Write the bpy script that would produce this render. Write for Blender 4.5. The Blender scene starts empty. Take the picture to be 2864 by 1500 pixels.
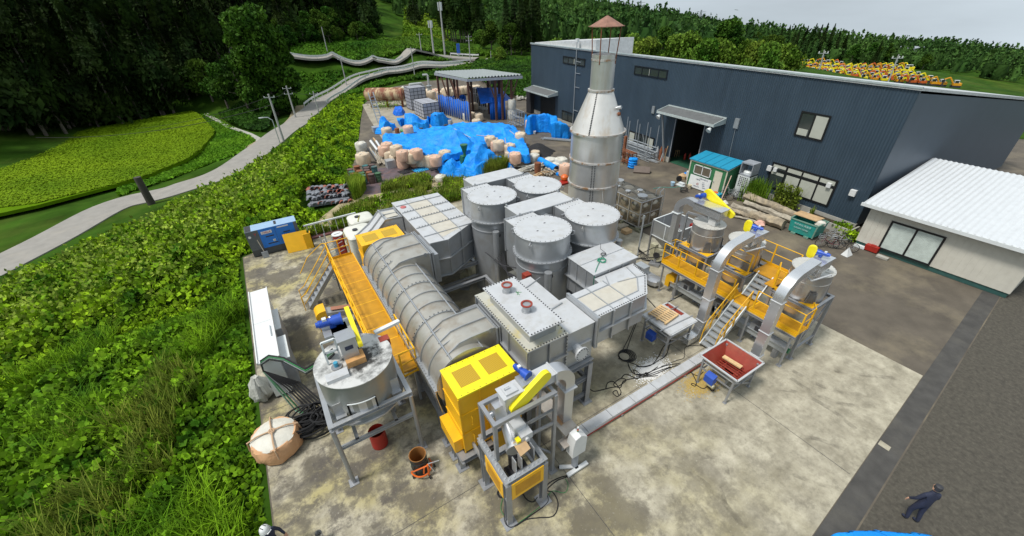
import bpy, bmesh, math, random
import numpy as np
from mathutils import Vector, Matrix
random.seed(7)
rng = np.random.default_rng(11)
C = bpy.context.scene.collection
PI = math.pi
# ---------------------------------------------------------------- camera
FPX, CAMZ = 1135.6157, 14.0
PITCH, ROLL, YAW = map(math.radians, (32.97927464, -1.75096413, 59.18510153))
fw = Vector((math.cos(PITCH)*math.cos(YAW), math.cos(PITCH)*math.sin(YAW), -math.sin(PITCH)))
r0 = Vector((math.sin(YAW), -math.cos(YAW), 0)); u0 = r0.cross(fw)
rt = r0*math.cos(ROLL)+u0*math.sin(ROLL); up = -r0*math.sin(ROLL)+u0*math.cos(ROLL)
cam = bpy.data.cameras.new("camera"); camo = bpy.data.objects.new("camera", cam); C.objects.link(camo)
M = Matrix((( rt.x, up.x, -fw.x, 0), (rt.y, up.y, -fw.y, 0), (rt.z, up.z, -fw.z, CAMZ), (0,0,0,1)))
camo.matrix_world = M
cam.sensor_fit = 'HORIZONTAL'; cam.sensor_width = 36; cam.lens = FPX/2864*36
cam.clip_start = 0.2; cam.clip_end = 6000
bpy.context.scene.camera = camo
def ray(px, py): return rt*(px-1432)+up*(750-py)+fw*FPX
def W(px, py, z=0.0):                       # survey: photo pixel -> point on the level z
    d = ray(px, py); t = (z-CAMZ)/d.z; return Vector((d.x*t, d.y*t, z))
def WD(px, py, dist):                       # survey: photo pixel at a horizontal distance
    d = ray(px, py); t = dist/math.hypot(d.x, d.y); return Vector((d.x*t, d.y*t, CAMZ+d.z*t))
# ---------------------------------------------------------------- light
SUN_EL, SUN_AZ = math.radians(62), math.radians(175)     # azimuth of the sun seen from the yard, ccw from +X
world = bpy.data.worlds.new("World"); bpy.context.scene.world = world; world.use_nodes = True
wn = world.node_tree; wn.nodes.clear()
sky = wn.nodes.new("ShaderNodeTexSky"); sky.sky_type = 'NISHITA'; sky.sun_disc = False
sky.sun_elevation = SUN_EL; sky.sun_rotation = math.radians(90)-SUN_AZ
sky.dust_density = 4.0; sky.air_density = 1.0; sky.ozone_density = 1.5; sky.altitude = 100
hs = wn.nodes.new("ShaderNodeHueSaturation"); hs.inputs['Saturation'].default_value = 0.42; hs.inputs['Value'].default_value = 1.0
tcw = wn.nodes.new("ShaderNodeTexCoord"); mpw = wn.nodes.new("ShaderNodeMapping"); mpw.inputs['Scale'].default_value = (1, 1, 5)
nsw = wn.nodes.new("ShaderNodeTexNoise"); nsw.inputs['Scale'].default_value = 1.6; nsw.inputs['Detail'].default_value = 6
crw = wn.nodes.new("ShaderNodeValToRGB"); crw.color_ramp.elements[0].position = .3; crw.color_ramp.elements[0].color=(.6,.6,.6,1); crw.color_ramp.elements[1].position = .7; crw.color_ramp.elements[1].color=(.95,.95,.95,1)
mxw = wn.nodes.new("ShaderNodeMixRGB"); mxw.inputs['Color2'].default_value = (6.3, 7.2, 7.9, 1)
bg = wn.nodes.new("ShaderNodeBackground"); bg.inputs['Strength'].default_value = 0.085
ow = wn.nodes.new("ShaderNodeOutputWorld")
wn.links.new(sky.outputs[0], hs.inputs['Color']); wn.links.new(tcw.outputs['Generated'], mpw.inputs[0]); wn.links.new(mpw.outputs[0], nsw.inputs['Vector'])
wn.links.new(nsw.outputs['Fac'], crw.inputs[0]); wn.links.new(crw.outputs[0], mxw.inputs['Fac'])
wn.links.new(hs.outputs[0], mxw.inputs['Color1']); wn.links.new(mxw.outputs[0], bg.inputs['Color']); wn.links.new(bg.outputs[0], ow.inputs['Surface'])
sl = bpy.data.lights.new("sun", 'SUN'); sl.energy = 2.5; sl.angle = math.radians(11); sl.color = (1, .965, .91)
so = bpy.data.objects.new("sun", sl); C.objects.link(so)
sd = Vector((math.cos(SUN_EL)*math.cos(SUN_AZ), math.cos(SUN_EL)*math.sin(SUN_AZ), math.sin(SUN_EL)))
so.rotation_euler = sd.to_track_quat('Z', 'Y').to_euler(); so.location = (0, 0, 60)
sc = bpy.context.scene
sc.view_settings.view_transform = 'Standard'; sc.view_settings.look = 'None'; sc.view_settings.gamma = 1
sc.view_settings.exposure = 0.42; sc.view_settings.use_curve_mapping = False
sc.cycles.max_bounces = 6; sc.cycles.diffuse_bounces = 2; sc.cycles.glossy_bounces = 3; sc.cycles.transparent_max_bounces = 6
# ---------------------------------------------------------------- mesh helpers
class MB:
    def __init__(s): s.v=[]; s.f=[]; s.m=None
    def add(s, vs, fs):
        n=len(s.v)
        if s.m is not None: vs=[s.m@Vector(v) for v in vs]
        s.v+= [tuple(v) for v in vs]; s.f+=[tuple(i+n for i in f) for f in fs]; return s
    def box(s, x0,x1,y0,y1,z0,z1):
        return s.add([(x0,y0,z0),(x1,y0,z0),(x1,y1,z0),(x0,y1,z0),(x0,y0,z1),(x1,y0,z1),(x1,y1,z1),(x0,y1,z1)],
            [(0,3,2,1),(4,5,6,7),(0,1,5,4),(1,2,6,5),(2,3,7,6),(3,0,4,7)])
    def bar(s, p, q, w=.05, h=None, roll=0):
        p=Vector(p); q=Vector(q); h=w if h is None else h; d=(q-p)
        if d.length<1e-6: return s
        d.normalize(); ref=Vector((0,0,1)) if abs(d.z)<.95 else Vector((0,1,0))
        a=d.cross(ref).normalized(); b=a.cross(d).normalized()
        if roll: R=Matrix.Rotation(roll,3,d); a=R@a; b=R@b
        a*=w/2; b*=h/2
        return s.add([p-a-b,p+a-b,p+a+b,p-a+b,q-a-b,q+a-b,q+a+b,q-a+b],[(0,3,2,1),(4,5,6,7),(0,1,5,4),(1,2,6,5),(2,3,7,6),(3,0,4,7)])
    def hb(s, p, q, w=.2, t=.02):          # H section
        p=Vector(p); q=Vector(q); d=(q-p).normalized(); ref=Vector((0,0,1)) if abs(d.z)<.95 else Vector((0,1,0))
        a=d.cross(ref).normalized(); b=a.cross(d).normalized(); o=b*(w/2-t/2)
        s.bar(p+o,q+o,w,t); s.bar(p-o,q-o,w,t); s.bar(p,q,t,w-2*t); return s
    def cyl(s, p, q, r, r2=None, n=24, caps=True):
        p=Vector(p); q=Vector(q); r2=r if r2 is None else r2; d=(q-p).normalized()
        ref=Vector((0,0,1)) if abs(d.z)<.95 else Vector((1,0,0)); a=d.cross(ref).normalized(); b=d.cross(a).normalized()
        vs=[p+(a*math.cos(2*PI*i/n)+b*math.sin(2*PI*i/n))*r for i in range(n)]+[q+(a*math.cos(2*PI*i/n)+b*math.sin(2*PI*i/n))*r2 for i in range(n)]
        fs=[(i,(i+1)%n,n+(i+1)%n,n+i) for i in range(n)]
        if caps: fs+=[tuple(range(n))[::-1],tuple(range(n,2*n))]
        return s.add(vs,fs)
    def lathe(s, c, prof, n=24, wob=None):  # prof: (r,z)
        vs=[];fs=[]
        for j,(r,z) in enumerate(prof):
            for i in range(n):
                a=2*PI*i/n; k=1 if wob is None else wob(a,j)
                vs.append((c[0]+r*k*math.cos(a),c[1]+r*k*math.sin(a),c[2]+z))
        m=len(prof)
        for j in range(m-1):
            for i in range(n): fs.append((j*n+i,j*n+(i+1)%n,(j+1)*n+(i+1)%n,(j+1)*n+i))
        if prof[0][0]>1e-4: fs.append(tuple(range(n))[::-1])
        if prof[-1][0]>1e-4: fs.append(tuple((m-1)*n+i for i in range(n)))
        return s.add(vs,fs)
    def tube(s, pts, r=.025, n=6):
        pts=[Vector(p) for p in pts]; N=len(pts); vs=[];fs=[]; pa=None
        for i,p in enumerate(pts):
            d=(pts[min(i+1,N-1)]-pts[max(i-1,0)]).normalized()
            if pa is None:
                ref=Vector((0,0,1)) if abs(d.z)<.9 else Vector((1,0,0)); a=d.cross(ref).normalized()
            else: a=(pa-d*pa.dot(d)).normalized()
            pa=a; b=d.cross(a)
            vs+=[p+(a*math.cos(2*PI*k/n)+b*math.sin(2*PI*k/n))*r for k in range(n)]
        for i in range(N-1):
            for k in range(n): fs.append((i*n+k,i*n+(k+1)%n,(i+1)*n+(k+1)%n,(i+1)*n+k))
        fs+=[tuple(range(n))[::-1],tuple((N-1)*n+k for k in range(n))]
        return s.add(vs,fs)
    def prism(s, poly, z0, z1):
        n=len(poly); ar=sum(poly[i][0]*poly[(i+1)%n][1]-poly[(i+1)%n][0]*poly[i][1] for i in range(n))
        if ar<0: poly=poly[::-1]
        vs=[(x,y,z0) for x,y in poly]+[(x,y,z1) for x,y in poly]
        return s.add(vs,[tuple(range(n))[::-1],tuple(range(n,2*n))]+[(i,(i+1)%n,n+(i+1)%n,n+i) for i in range(n)])
    def sweep(s, prof, path, cap=True):     # prof pts are (side, up) offsets, rectangular ducts along a path
        path=[Vector(p) for p in path]; N=len(path); n=len(prof); vs=[];fs=[]
        side=None
        for i,p in enumerate(path):
            d=(path[min(i+1,N-1)]-path[max(i-1,0)]).normalized()
            sd_=s.side if hasattr(s,'side') else None
            a=Vector(sd_) if sd_ else d.cross(Vector((0,0,1))).normalized()
            b=a.cross(d).normalized()
            vs+=[p+a*u+b*v for u,v in prof]
        for i in range(N-1):
            for k in range(n): fs.append((i*n+k,i*n+(k+1)%n,(i+1)*n+(k+1)%n,(i+1)*n+k))
        if cap: fs+=[tuple(range(n))[::-1],tuple((N-1)*n+k for k in range(n))]
        return s.add(vs,fs)
    def quadf(s,a,b,c,d): return s.add([a,b,c,d],[(0,1,2,3)])
    def bolts(s, p, q, n, r=.022, h=.025):
        p=Vector(p); q=Vector(q)
        for i in range(n):
            c=p.lerp(q,(i+.5)/n); s.box(c.x-r,c.x+r,c.y-r,c.y+r,c.z,c.z+h)
        return s
    def build(s, name, mat, parent=None, sharp=35, fix=False):
        me=bpy.data.meshes.new(name)
        off=Vector((0,0,0)); p=parent
        while p is not None: off+=p.location; p=p.parent
        me.from_pydata([(v[0]-off.x,v[1]-off.y,v[2]-off.z) for v in s.v],[],s.f)
        if fix:
            bm=bmesh.new(); bm.from_mesh(me); bmesh.ops.recalc_face_normals(bm,faces=bm.faces); bm.to_mesh(me); bm.free()
        me.shade_smooth(); me.set_sharp_from_angle(angle=math.radians(sharp))
        if mat: me.materials.append(mat)
        o=bpy.data.objects.new(name,me); C.objects.link(o)
        if parent: o.parent=parent
        return o
def tag(o,label=None,cat=None,group=None,kind=None):
    if label: o['label']=label
    if cat: o['category']=cat
    if group: o['group']=group
    if kind: o['kind']=kind
    return o
def thing(name,label,cat,loc=(0,0,0),group=None):
    o=bpy.data.objects.new(name,None); C.objects.link(o); o.location=loc; o.empty_display_size=.3
    return tag(o,label,cat,group)
def solo(mb,name,mat,label,cat,loc=None,group=None,**k):
    o=mb.build(name,mat,**k)
    if loc is not None:
        L=Vector(loc); o.data.transform(Matrix.Translation(-L)); o.location=L
    return tag(o,label,cat,group)
def copy_tree(o,loc=None,rz=None,label=None,group=None,parent=None,mat=None,scale=None):
    c=o.copy(); C.objects.link(c)
    if parent is not None: c.parent=parent
    if loc is not None: c.location=loc
    if rz is not None: c.rotation_euler=(0,0,rz)
    if scale is not None: c.scale=scale if hasattr(scale,'__len__') else (scale,)*3
    if label: c['label']=label
    if group: c['group']=group
    for ch in list(o.children): copy_tree(ch,parent=c)
    return c
def fast(name, V, F, mat, parent=None, smooth=False):
    V=np.asarray(V,np.float32); F=np.asarray(F,np.int32); me=bpy.data.meshes.new(name)
    me.vertices.add(len(V)); me.vertices.foreach_set('co',V.ravel()); k=F.shape[1]
    me.loops.add(F.size); me.loops.foreach_set('vertex_index',F.ravel())
    me.polygons.add(len(F)); me.polygons.foreach_set('loop_start',np.arange(0,F.size,k,dtype=np.int32)); me.polygons.foreach_set('loop_total',np.full(len(F),k,np.int32))
    me.update(calc_edges=True); me.validate()
    if smooth: me.shade_smooth()
    me.materials.append(mat); o=bpy.data.objects.new(name,me); C.objects.link(o)
    if parent: o.parent=parent
    return o
# ---------------------------------------------------------------- materials
def mat(name, col, rough=.6, metal=0, var=.12, nscale=3, dirt=None, dirtamt=.35, dscale=1.2, bump=0, bscale=20, spec=.5, streak=False, island=0, tint=0, dlo=.5, dhi=.72, trans=0):
    m=bpy.data.materials.new(name); m.use_nodes=True; n=m.node_tree.nodes; l=m.node_tree.links; b=n['Principled BSDF']
    b.inputs['Roughness'].default_value=rough; b.inputs['Metallic'].default_value=metal; b.inputs['Specular IOR Level'].default_value=spec
    geo=n.new('ShaderNodeNewGeometry'); tc=n.new('ShaderNodeTexCoord'); src=geo.outputs['Position']
    ns=n.new('ShaderNodeTexNoise'); ns.inputs['Scale'].default_value=nscale; ns.inputs['Detail'].default_value=5; l.new(src,ns.inputs['Vector'])
    c=Vector(col[:3])
    r=n.new('ShaderNodeValToRGB'); r.color_ramp.elements[0].position=.3; r.color_ramp.elements[1].position=.7
    r.color_ramp.elements[0].color=(*[x*(1-var) for x in c],1); r.color_ramp.elements[1].color=(*[min(1,x*(1+var)) for x in c],1)
    l.new(ns.outputs['Fac'],r.inputs[0]); out=r.outputs[0]
    if dirt:
        mp=n.new('ShaderNodeMapping'); mp.inputs['Scale'].default_value=(1,1,.18) if streak else (1,1,1); l.new(src,mp.inputs[0])
        d=n.new('ShaderNodeTexNoise'); d.inputs['Scale'].default_value=dscale; d.inputs['Detail'].default_value=8; d.inputs['Roughness'].default_value=.65; l.new(mp.outputs[0],d.inputs['Vector'])
        dr=n.new('ShaderNodeMapRange'); dr.inputs[1].default_value=dlo; dr.inputs[2].default_value=dhi; dr.inputs[3].default_value=0; dr.inputs[4].default_value=dirtamt; l.new(d.outputs['Fac'],dr.inputs[0])
        mx=n.new('ShaderNodeMixRGB'); mx.inputs['Color2'].default_value=(*dirt[:3],1); l.new(dr.outputs[0],mx.inputs['Fac']); l.new(out,mx.inputs['Color1']); out=mx.outputs[0]
    if island or tint:
        h=n.new('ShaderNodeHueSaturation'); mr=n.new('ShaderNodeMapRange'); mr.inputs[3].default_value=1-island; mr.inputs[4].default_value=1+island
        if tint:
            oi=n.new('ShaderNodeObjectInfo'); ad=n.new('ShaderNodeMath'); ad.operation='MULTIPLY_ADD'; ad.inputs[1].default_value=tint; 
            l.new(oi.outputs['Random'],ad.inputs[0]); l.new(geo.outputs['Random Per Island'],ad.inputs[2]); mr.inputs[2].default_value=1+tint; l.new(ad.outputs[0],mr.inputs[0])
        else: l.new(geo.outputs['Random Per Island'],mr.inputs[0])
        l.new(mr.outputs[0],h.inputs['Value']); l.new(out,h.inputs['Color']); out=h.outputs[0]
    l.new(out,b.inputs['Base Color'])
    if trans: b.inputs['Transmission Weight'].default_value=trans
    if bump:
        bn=n.new('ShaderNodeTexNoise'); bn.inputs['Scale'].default_value=bscale; bn.inputs['Detail'].default_value=4; l.new(src,bn.inputs['Vector'])
        bp=n.new('ShaderNodeBump'); bp.inputs['Strength'].default_value=bump; bp.inputs['Distance'].default_value=.05; l.new(bn.outputs['Fac'],bp.inputs['Height']); l.new(bp.outputs[0],b.inputs['Normal'])
    return m
def leafmat(name, c0, c1, nscale=.6, tint=0, island=.35, sub=.0, mid=None):
    m=bpy.data.materials.new(name); m.use_nodes=True; n=m.node_tree.nodes; l=m.node_tree.links; b=n['Principled BSDF']; b.inputs['Roughness'].default_value=.75
    b.inputs['Specular IOR Level'].default_value=.12
    geo=n.new('ShaderNodeNewGeometry'); ns=n.new('ShaderNodeTexNoise'); ns.inputs['Scale'].default_value=nscale; ns.inputs['Detail'].default_value=3; l.new(geo.outputs['Position'],ns.inputs['Vector'])
    r=n.new('ShaderNodeValToRGB'); r.color_ramp.elements[0].position=.32; r.color_ramp.elements[1].position=.68
    r.color_ramp.elements[0].color=(*c0,1); r.color_ramp.elements[1].color=(*c1,1); l.new(ns.outputs['Fac'],r.inputs[0]); out=r.outputs[0]
    h=n.new('ShaderNodeHueSaturation'); mr=n.new('ShaderNodeMapRange'); mr.inputs[3].default_value=1-island; mr.inputs[4].default_value=1+island
    l.new(geo.outputs['Random Per Island'],mr.inputs[0]); l.new(mr.outputs[0],h.inputs['Value']); l.new(out,h.inputs['Color'])
    if tint:
        oi=n.new('ShaderNodeObjectInfo'); m2=n.new('ShaderNodeMapRange'); m2.inputs[3].default_value=.5-tint; m2.inputs[4].default_value=.5+tint; l.new(oi.outputs['Random'],m2.inputs[0]); l.new(m2.outputs[0],h.inputs['Hue'])
    l.new(h.outputs[0],b.inputs['Base Color'])
    tr=n.new('ShaderNodeBsdfTranslucent'); l.new(h.outputs[0],tr.inputs['Color']); mx=n.new('ShaderNodeMixShader'); mx.inputs[0].default_value=.22
    l.new(b.outputs[0],mx.inputs[1]); l.new(tr.outputs[0],mx.inputs[2]); l.new(mx.outputs[0],n['Material Output'].inputs['Surface'])
    return m
def nodes(m): return m.node_tree.nodes, m.node_tree.links, m.node_tree.nodes['Principled BSDF']
SILV=mat('silver_painted_steel',(.40,.415,.43),.38,.55,.06,2,dirt=(.30,.27,.22),dirtamt=.45,dscale=1.5)
SILVD=mat('silver_frame_steel',(.33,.34,.355),.42,.5,.08,4,dirt=(.22,.2,.18),dirtamt=.35)
LIDM=mat('pale_silver_top',(.53,.54,.55),.5,.25,.05,2,dirt=(.38,.36,.31),dirtamt=.5,dscale=2.5)
STAIN=mat('weathered_stainless',(.46,.44,.39),.36,.55,.08,2,dirt=(.28,.20,.12),dirtamt=.6,dscale=1.3)
STRK=mat('streaked_stainless',(.60,.60,.59),.33,.65,.06,2,dirt=(.42,.31,.17),dirtamt=.55,dscale=1.6,streak=True,dlo=.5,dhi=.75)
STEEL=mat('bright_stainless',(.66,.67,.68),.27,.75,.04,3)
BRUSH=mat('brushed_stainless',(.55,.56,.58),.3,.7,.05,3)
BEIGE=mat('insulation_beige_sheet',(.52,.49,.42),.6,.15,.07,3,dirt=(.42,.36,.26),dirtamt=.4)
YEL=mat('yellow_paint',(.80,.43,.008),.42,0,.05,2,dirt=(.5,.3,.02),dirtamt=.3)
YELB=mat('bright_yellow_paint',(.86,.72,.012),.4,0,.04,2,dirt=(.6,.42,.02),dirtamt=.25)
BLUEM=mat('blue_motor_paint',(.02,.08,.42),.4,.1,.08,6)
REDP=mat('red_oxide_paint',(.26,.035,.02),.55,0,.12,4,dirt=(.36,.15,.08),dirtamt=.4)
REDB=mat('red_bucket_paint',(.32,.02,.012),.45)
RUST=mat('rusty_iron',(.22,.08,.035),.85,.1,.3,5,dirt=(.09,.04,.03),dirtamt=.6,bump=.2)
DARK=mat('dark_iron',(.04,.04,.045),.6,.2,.2,5)
BLACKR=mat('black_rubber',(.010,.010,.011),.85)
GREENR=mat('green_cable',(.02,.20,.05),.5)
WHITEP=mat('white_enamel',(.64,.67,.67),.4,0,.04,2,dirt=(.5,.5,.46),dirtamt=.35)
WHITE=mat('white_paint',(.64,.65,.64),.5,0,.05,3)
GREYP=mat('grey_plastic',(.28,.30,.33),.5)
CREAM=mat('cream_machine_paint',(.45,.43,.30),.5,.1,.1,4,dirt=(.2,.18,.12),dirtamt=.4)
GREENM=mat('green_machine_paint',(.02,.13,.055),.45,.1,.2,6)
WOOD=mat('pale_pine_wood',(.62,.43,.22),.7,0,.15,8,dirt=(.4,.25,.12),dirtamt=.4,dscale=5)
WOODG=mat('weathered_grey_wood',(.36,.32,.25),.85,0,.25,6,dirt=(.12,.09,.06),dirtamt=.5,bump=.4,bscale=8)
BARK=mat('brown_grey_bark',(.30,.25,.18),.9,0,.3,4,dirt=(.42,.33,.19),dirtamt=.6,dscale=2,bump=.7,bscale=6)
PLY=mat('stained_plywood',(.48,.32,.17),.75,0,.1,4,dirt=(.2,.12,.05),dirtamt=.4)
GLASS=mat('dark_window_glass',(.035,.045,.045),.08,0,.15,1,spec=.8)
BLIND=mat('window_blind_fabric',(.42,.43,.37),.6,0,.06,2)
BLKF=mat('black_window_frame',(.01,.011,.013),.35)
ORNG=mat('orange_paint',(.62,.12,.012),.45)
BAGC=mat('cream_woven_bag',(.62,.50,.36),.8,0,.1,3,dirt=(.42,.3,.18),dirtamt=.45,dscale=1.5,bump=.35,bscale=9,tint=.01,island=.12)
BAGP=mat('pink_woven_bag',(.62,.40,.29),.8,0,.1,3,dirt=(.42,.24,.15),dirtamt=.4,dscale=1.5,bump=.35,bscale=9)
BAGW=mat('white_woven_bag',(.58,.56,.49),.8,0,.08,3,dirt=(.42,.38,.28),dirtamt=.4,dscale=2,bump=.35,bscale=9)
TARP=mat('blue_tarpaulin',(.004,.24,.76),.55,0,.2,1.2,dirt=(.02,.36,.85),dirtamt=.7,dscale=.8,bump=.8,bscale=4,spec=.3)
n_,l_,b_=nodes(TARP)
for q_ in [x for x in n_ if x.type=='BUMP']: q_.inputs['Distance'].default_value=.13; q_.inputs['Strength'].default_value=.8; t_=q_.inputs['Height'].links[0].from_node; t_.inputs['Scale'].default_value=1.6; t_.inputs['Detail'].default_value=6; t_.inputs['Distortion'].default_value=1.6
TARPD=mat('deep_blue_tarpaulin',(.005,.12,.58),.42,0,.2,1.5,bump=.5,bscale=4,spec=.4)
CONCW=mat('grey_concrete_wall',(.36,.35,.31),.85,0,.12,2,dirt=(.2,.19,.15),dirtamt=.5)
GALV=mat('galvanised_steel',(.45,.48,.50),.4,.5,.08,5)
POLEC=mat('concrete_pole_grey',(.36,.36,.35),.8,0,.1,4)
# mesh grating: yellow expanded metal
def grating(name,col,dark,scale=16):
    m=mat(name,col,.45,0,.05,2); n,l,b=nodes(m)
    geo=n.new('ShaderNodeNewGeometry'); v=n.new('ShaderNodeTexVoronoi'); v.inputs['Scale'].default_value=scale; v.inputs['Randomness'].default_value=0
    l.new(geo.outputs['Position'],v.inputs['Vector']); mr=n.new('ShaderNodeMapRange'); mr.inputs[1].default_value=.25; mr.inputs[2].default_value=.45
    l.new(v.outputs['Distance'],mr.inputs[0]); mx=n.new('ShaderNodeMixRGB'); mx.inputs['Color1'].default_value=(*dark,1); mx.inputs['Color2'].default_value=(*col,1)
    l.new(mr.outputs[0],mx.inputs['Fac']); l.new(mx.outputs[0],b.inputs['Base Color']); return m
YGRAT=mat('yellow_expanded_metal',(.50,.24,.005),.55,0,.12,3,dirt=(.36,.17,.01),dirtamt=.5,dscale=2)
YMESH=grating('yellow_perforated_vent',(.55,.34,.01),(.12,.08,.02),22)
def concrete():
    m=bpy.data.materials.new('stained_slab_concrete'); m.use_nodes=True; n,l,b=nodes(m); b.inputs['Roughness'].default_value=.82
    geo=n.new('ShaderNodeNewGeometry'); P_=geo.outputs['Position']
    def noise(s,d=8,r=.6,sc=(1,1,1)):
        mp=n.new('ShaderNodeMapping'); mp.inputs['Scale'].default_value=sc; l.new(P_,mp.inputs[0])
        t=n.new('ShaderNodeTexNoise'); t.inputs['Scale'].default_value=s; t.inputs['Detail'].default_value=d; t.inputs['Roughness'].default_value=r; l.new(mp.outputs[0],t.inputs['Vector']); return t.outputs['Fac']
    def ramp(x,a,b_,c,d):
        t=n.new('ShaderNodeMapRange'); t.inputs[1].default_value=a; t.inputs[2].default_value=b_; t.inputs[3].default_value=c; t.inputs[4].default_value=d; l.new(x,t.inputs[0]); return t.outputs[0]
    def mix(f,a,col):
        t=n.new('ShaderNodeMixRGB'); l.new(f,t.inputs['Fac']); l.new(a,t.inputs['Color1']); t.inputs['Color2'].default_value=(*col,1); return t.outputs[0]
    def mul(a,b_):
        t=n.new('ShaderNodeMath'); t.operation='MULTIPLY'; l.new(a,t.inputs[0]); l.new(b_,t.inputs[1]); return t.outputs[0]
    cr=n.new('ShaderNodeValToRGB'); e=cr.color_ramp.elements; e[0].position=.32; e[0].color=(.24,.215,.155,1); e[1].position=.68; e[1].color=(.48,.44,.335,1)
    l.new(noise(1.3,9,.65),cr.inputs[0]); col=cr.outputs[0]
    sep=n.new('ShaderNodeSeparateXYZ'); l.new(P_,sep.inputs[0])
    near=ramp(sep.outputs['X'],13,3,0,1)
    col=mix(mul(near,ramp(noise(.38,4,.5),.42,.6,0,.7)),col,(.40,.34,.12))       # yellow silt left side
    col=mix(mul(ramp(sep.outputs['X'],13,5,.12,1),ramp(noise(.36,10,.7),.47,.55,0,.85)),col,(.095,.082,.062))   # dark stains
    col=mix(mul(ramp(sep.outputs['X'],6,0,.1,1),ramp(noise(.9,10,.75),.49,.58,0,.8)),col,(.08,.07,.06))
    col=mix(mul(ramp(sep.outputs['X'],24,2,.25,1),ramp(noise(1.7,10,.75),.50,.60,0,.6)),col,(.12,.105,.075))
    col=mix(ramp(noise(6,6,.7),.52,.72,0,.45),col,(.15,.135,.10))
    col=mix(ramp(noise(9,5,.7),.6,.8,0,.5),col,(.60,.57,.48))
    col=mix(ramp(noise(.8,6,.7,(.35,1.6,1)),.58,.72,0,.4),col,(.22,.2,.15))
    l.new(col,b.inputs['Base Color'])
    bp=n.new('ShaderNodeBump'); bp.inputs['Strength'].default_value=.25; bp.inputs['Distance'].default_value=.03; l.new(noise(12,6),bp.inputs['Height']); l.new(bp.outputs[0],b.inputs['Normal'])
    return m
CONC=concrete()
ASPH=mat('worn_yard_asphalt',(.098,.082,.062),.85,0,.25,.8,dirt=(.21,.175,.115),dirtamt=.8,dscale=.3,bump=.25,bscale=15)
ASPD=mat('dark_patched_asphalt',(.058,.055,.050),.85,0,.25,2,dirt=(.10,.092,.075),dirtamt=.6,dscale=.7,bump=.3,bscale=20)
ROADM=mat('pale_road_asphalt',(.26,.245,.22),.85,0,.1,1,dirt=(.34,.31,.26),dirtamt=.5,dscale=.4)
DIRT=mat('sandy_dirt',(.33,.27,.16),.9,0,.2,1.5,dirt=(.17,.15,.07),dirtamt=.6,dscale=.9)
# ================================================================ SETTING
def struct(o): o['kind']='structure'; return o
YARD=[(-3.55,-25),(-3.55,30.2),(0,31.5),(4.4,36),(6,42),(8.6,49),(11,57),(13.5,66),(17,78),(24,92),(36,96),(50,90),(62,66),(60,30),(70,14),(90,-25)]
def psd(P,poly):                     # signed distance, negative inside
    P=np.asarray(P,float); d=np.full(len(P),1e9); ins=np.zeros(len(P),bool); n=len(poly)
    for i in range(n):
        a=np.array(poly[i]); b=np.array(poly[(i+1)%n]); e=b-a; w=P-a
        t=np.clip((w@e)/(e@e),0,1); q=w-t[:,None]*e; d=np.minimum(d,np.hypot(q[:,0],q[:,1]))
        c=((a[1]>P[:,1])!=(b[1]>P[:,1])); xx=a[0]+(P[:,1]-a[1])/(e[1] if abs(e[1])>1e-9 else 1e-9)*e[0]; ins^=(c&(P[:,0]<xx))
    return np.where(ins,-d,d)
ROADPTS=[(-500,1000,-5.6),(120,690,-5.5),(330,575,-5.4),(500,533,-5.2),(650,484,-5),(760,410,-5),(830,358,-5),(870,318,-4.8),(908,281,-4.5),(965,252,-3.8),(1060,223,-2.8),(1150,206,-2),(1240,192,-1.3),(1325,178,-.8),(1370,172,-.6)]
UPPTS=[(640,140,5.6),(800,151,4.4),(930,155,3.4),(1040,158,2.5),(1130,161,1.6),(1230,165,.2),(1335,170,-.5)]
ctrl=[]
for p in ROADPTS: ctrl.append(tuple(W(*p)))
for p in UPPTS: ctrl.append(tuple(W(*p)))
for p in [(325,345,-6.2),(560,315,-6),(600,340,-6),(560,440,-6.2),(325,560,-6),(460,500,-6),(700,300,-5),(760,345,-5.2),(720,380,-5.3),(860,250,-3.5),(900,200,0),(1000,190,-.5),(1100,185,-.6),(420,560,-5.8),(900,180,.5)]:
    ctrl.append(tuple(W(*p)))
# kudzu bank between slab / yard and road
for rr in [(176,186,2170,2360,318),(190,206,2190,2560,290),(198,196,2330,2620,300),(203,222,2240,2620,268),(214,234,2330,2660,250),(226,246,2400,2680,236)]:
    for u in (0,.33,.66,1): w=WD(rr[2]+(rr[3]-rr[2])*u,rr[0]+(rr[1]-rr[0])*u,rr[4]); ctrl.append((w.x,w.y,w.z))
for x,y,z in [(-7,8,-.6),(-12,10,-1.6),(-20,10,-3.5),(-7,20,-.9),(-13,22,-2.4),(-22,25,-4.5),(-7,32,-.9),(-12,38,-2.6),(-18,45,-4.6),(-2,38,-.8),(-5,46,-2.6),(3,46,-1),(0,56,-3.2),(7,56,-.9),(5,66,-2.8),(10,70,-.9),(8,80,-2.8),(-30,20,-5.5),(-45,30,-6),(-30,-10,-5),(-10,-10,-1),(-60,60,-6.5),(-90,20,-6)]: ctrl.append((x,y,z))
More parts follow.
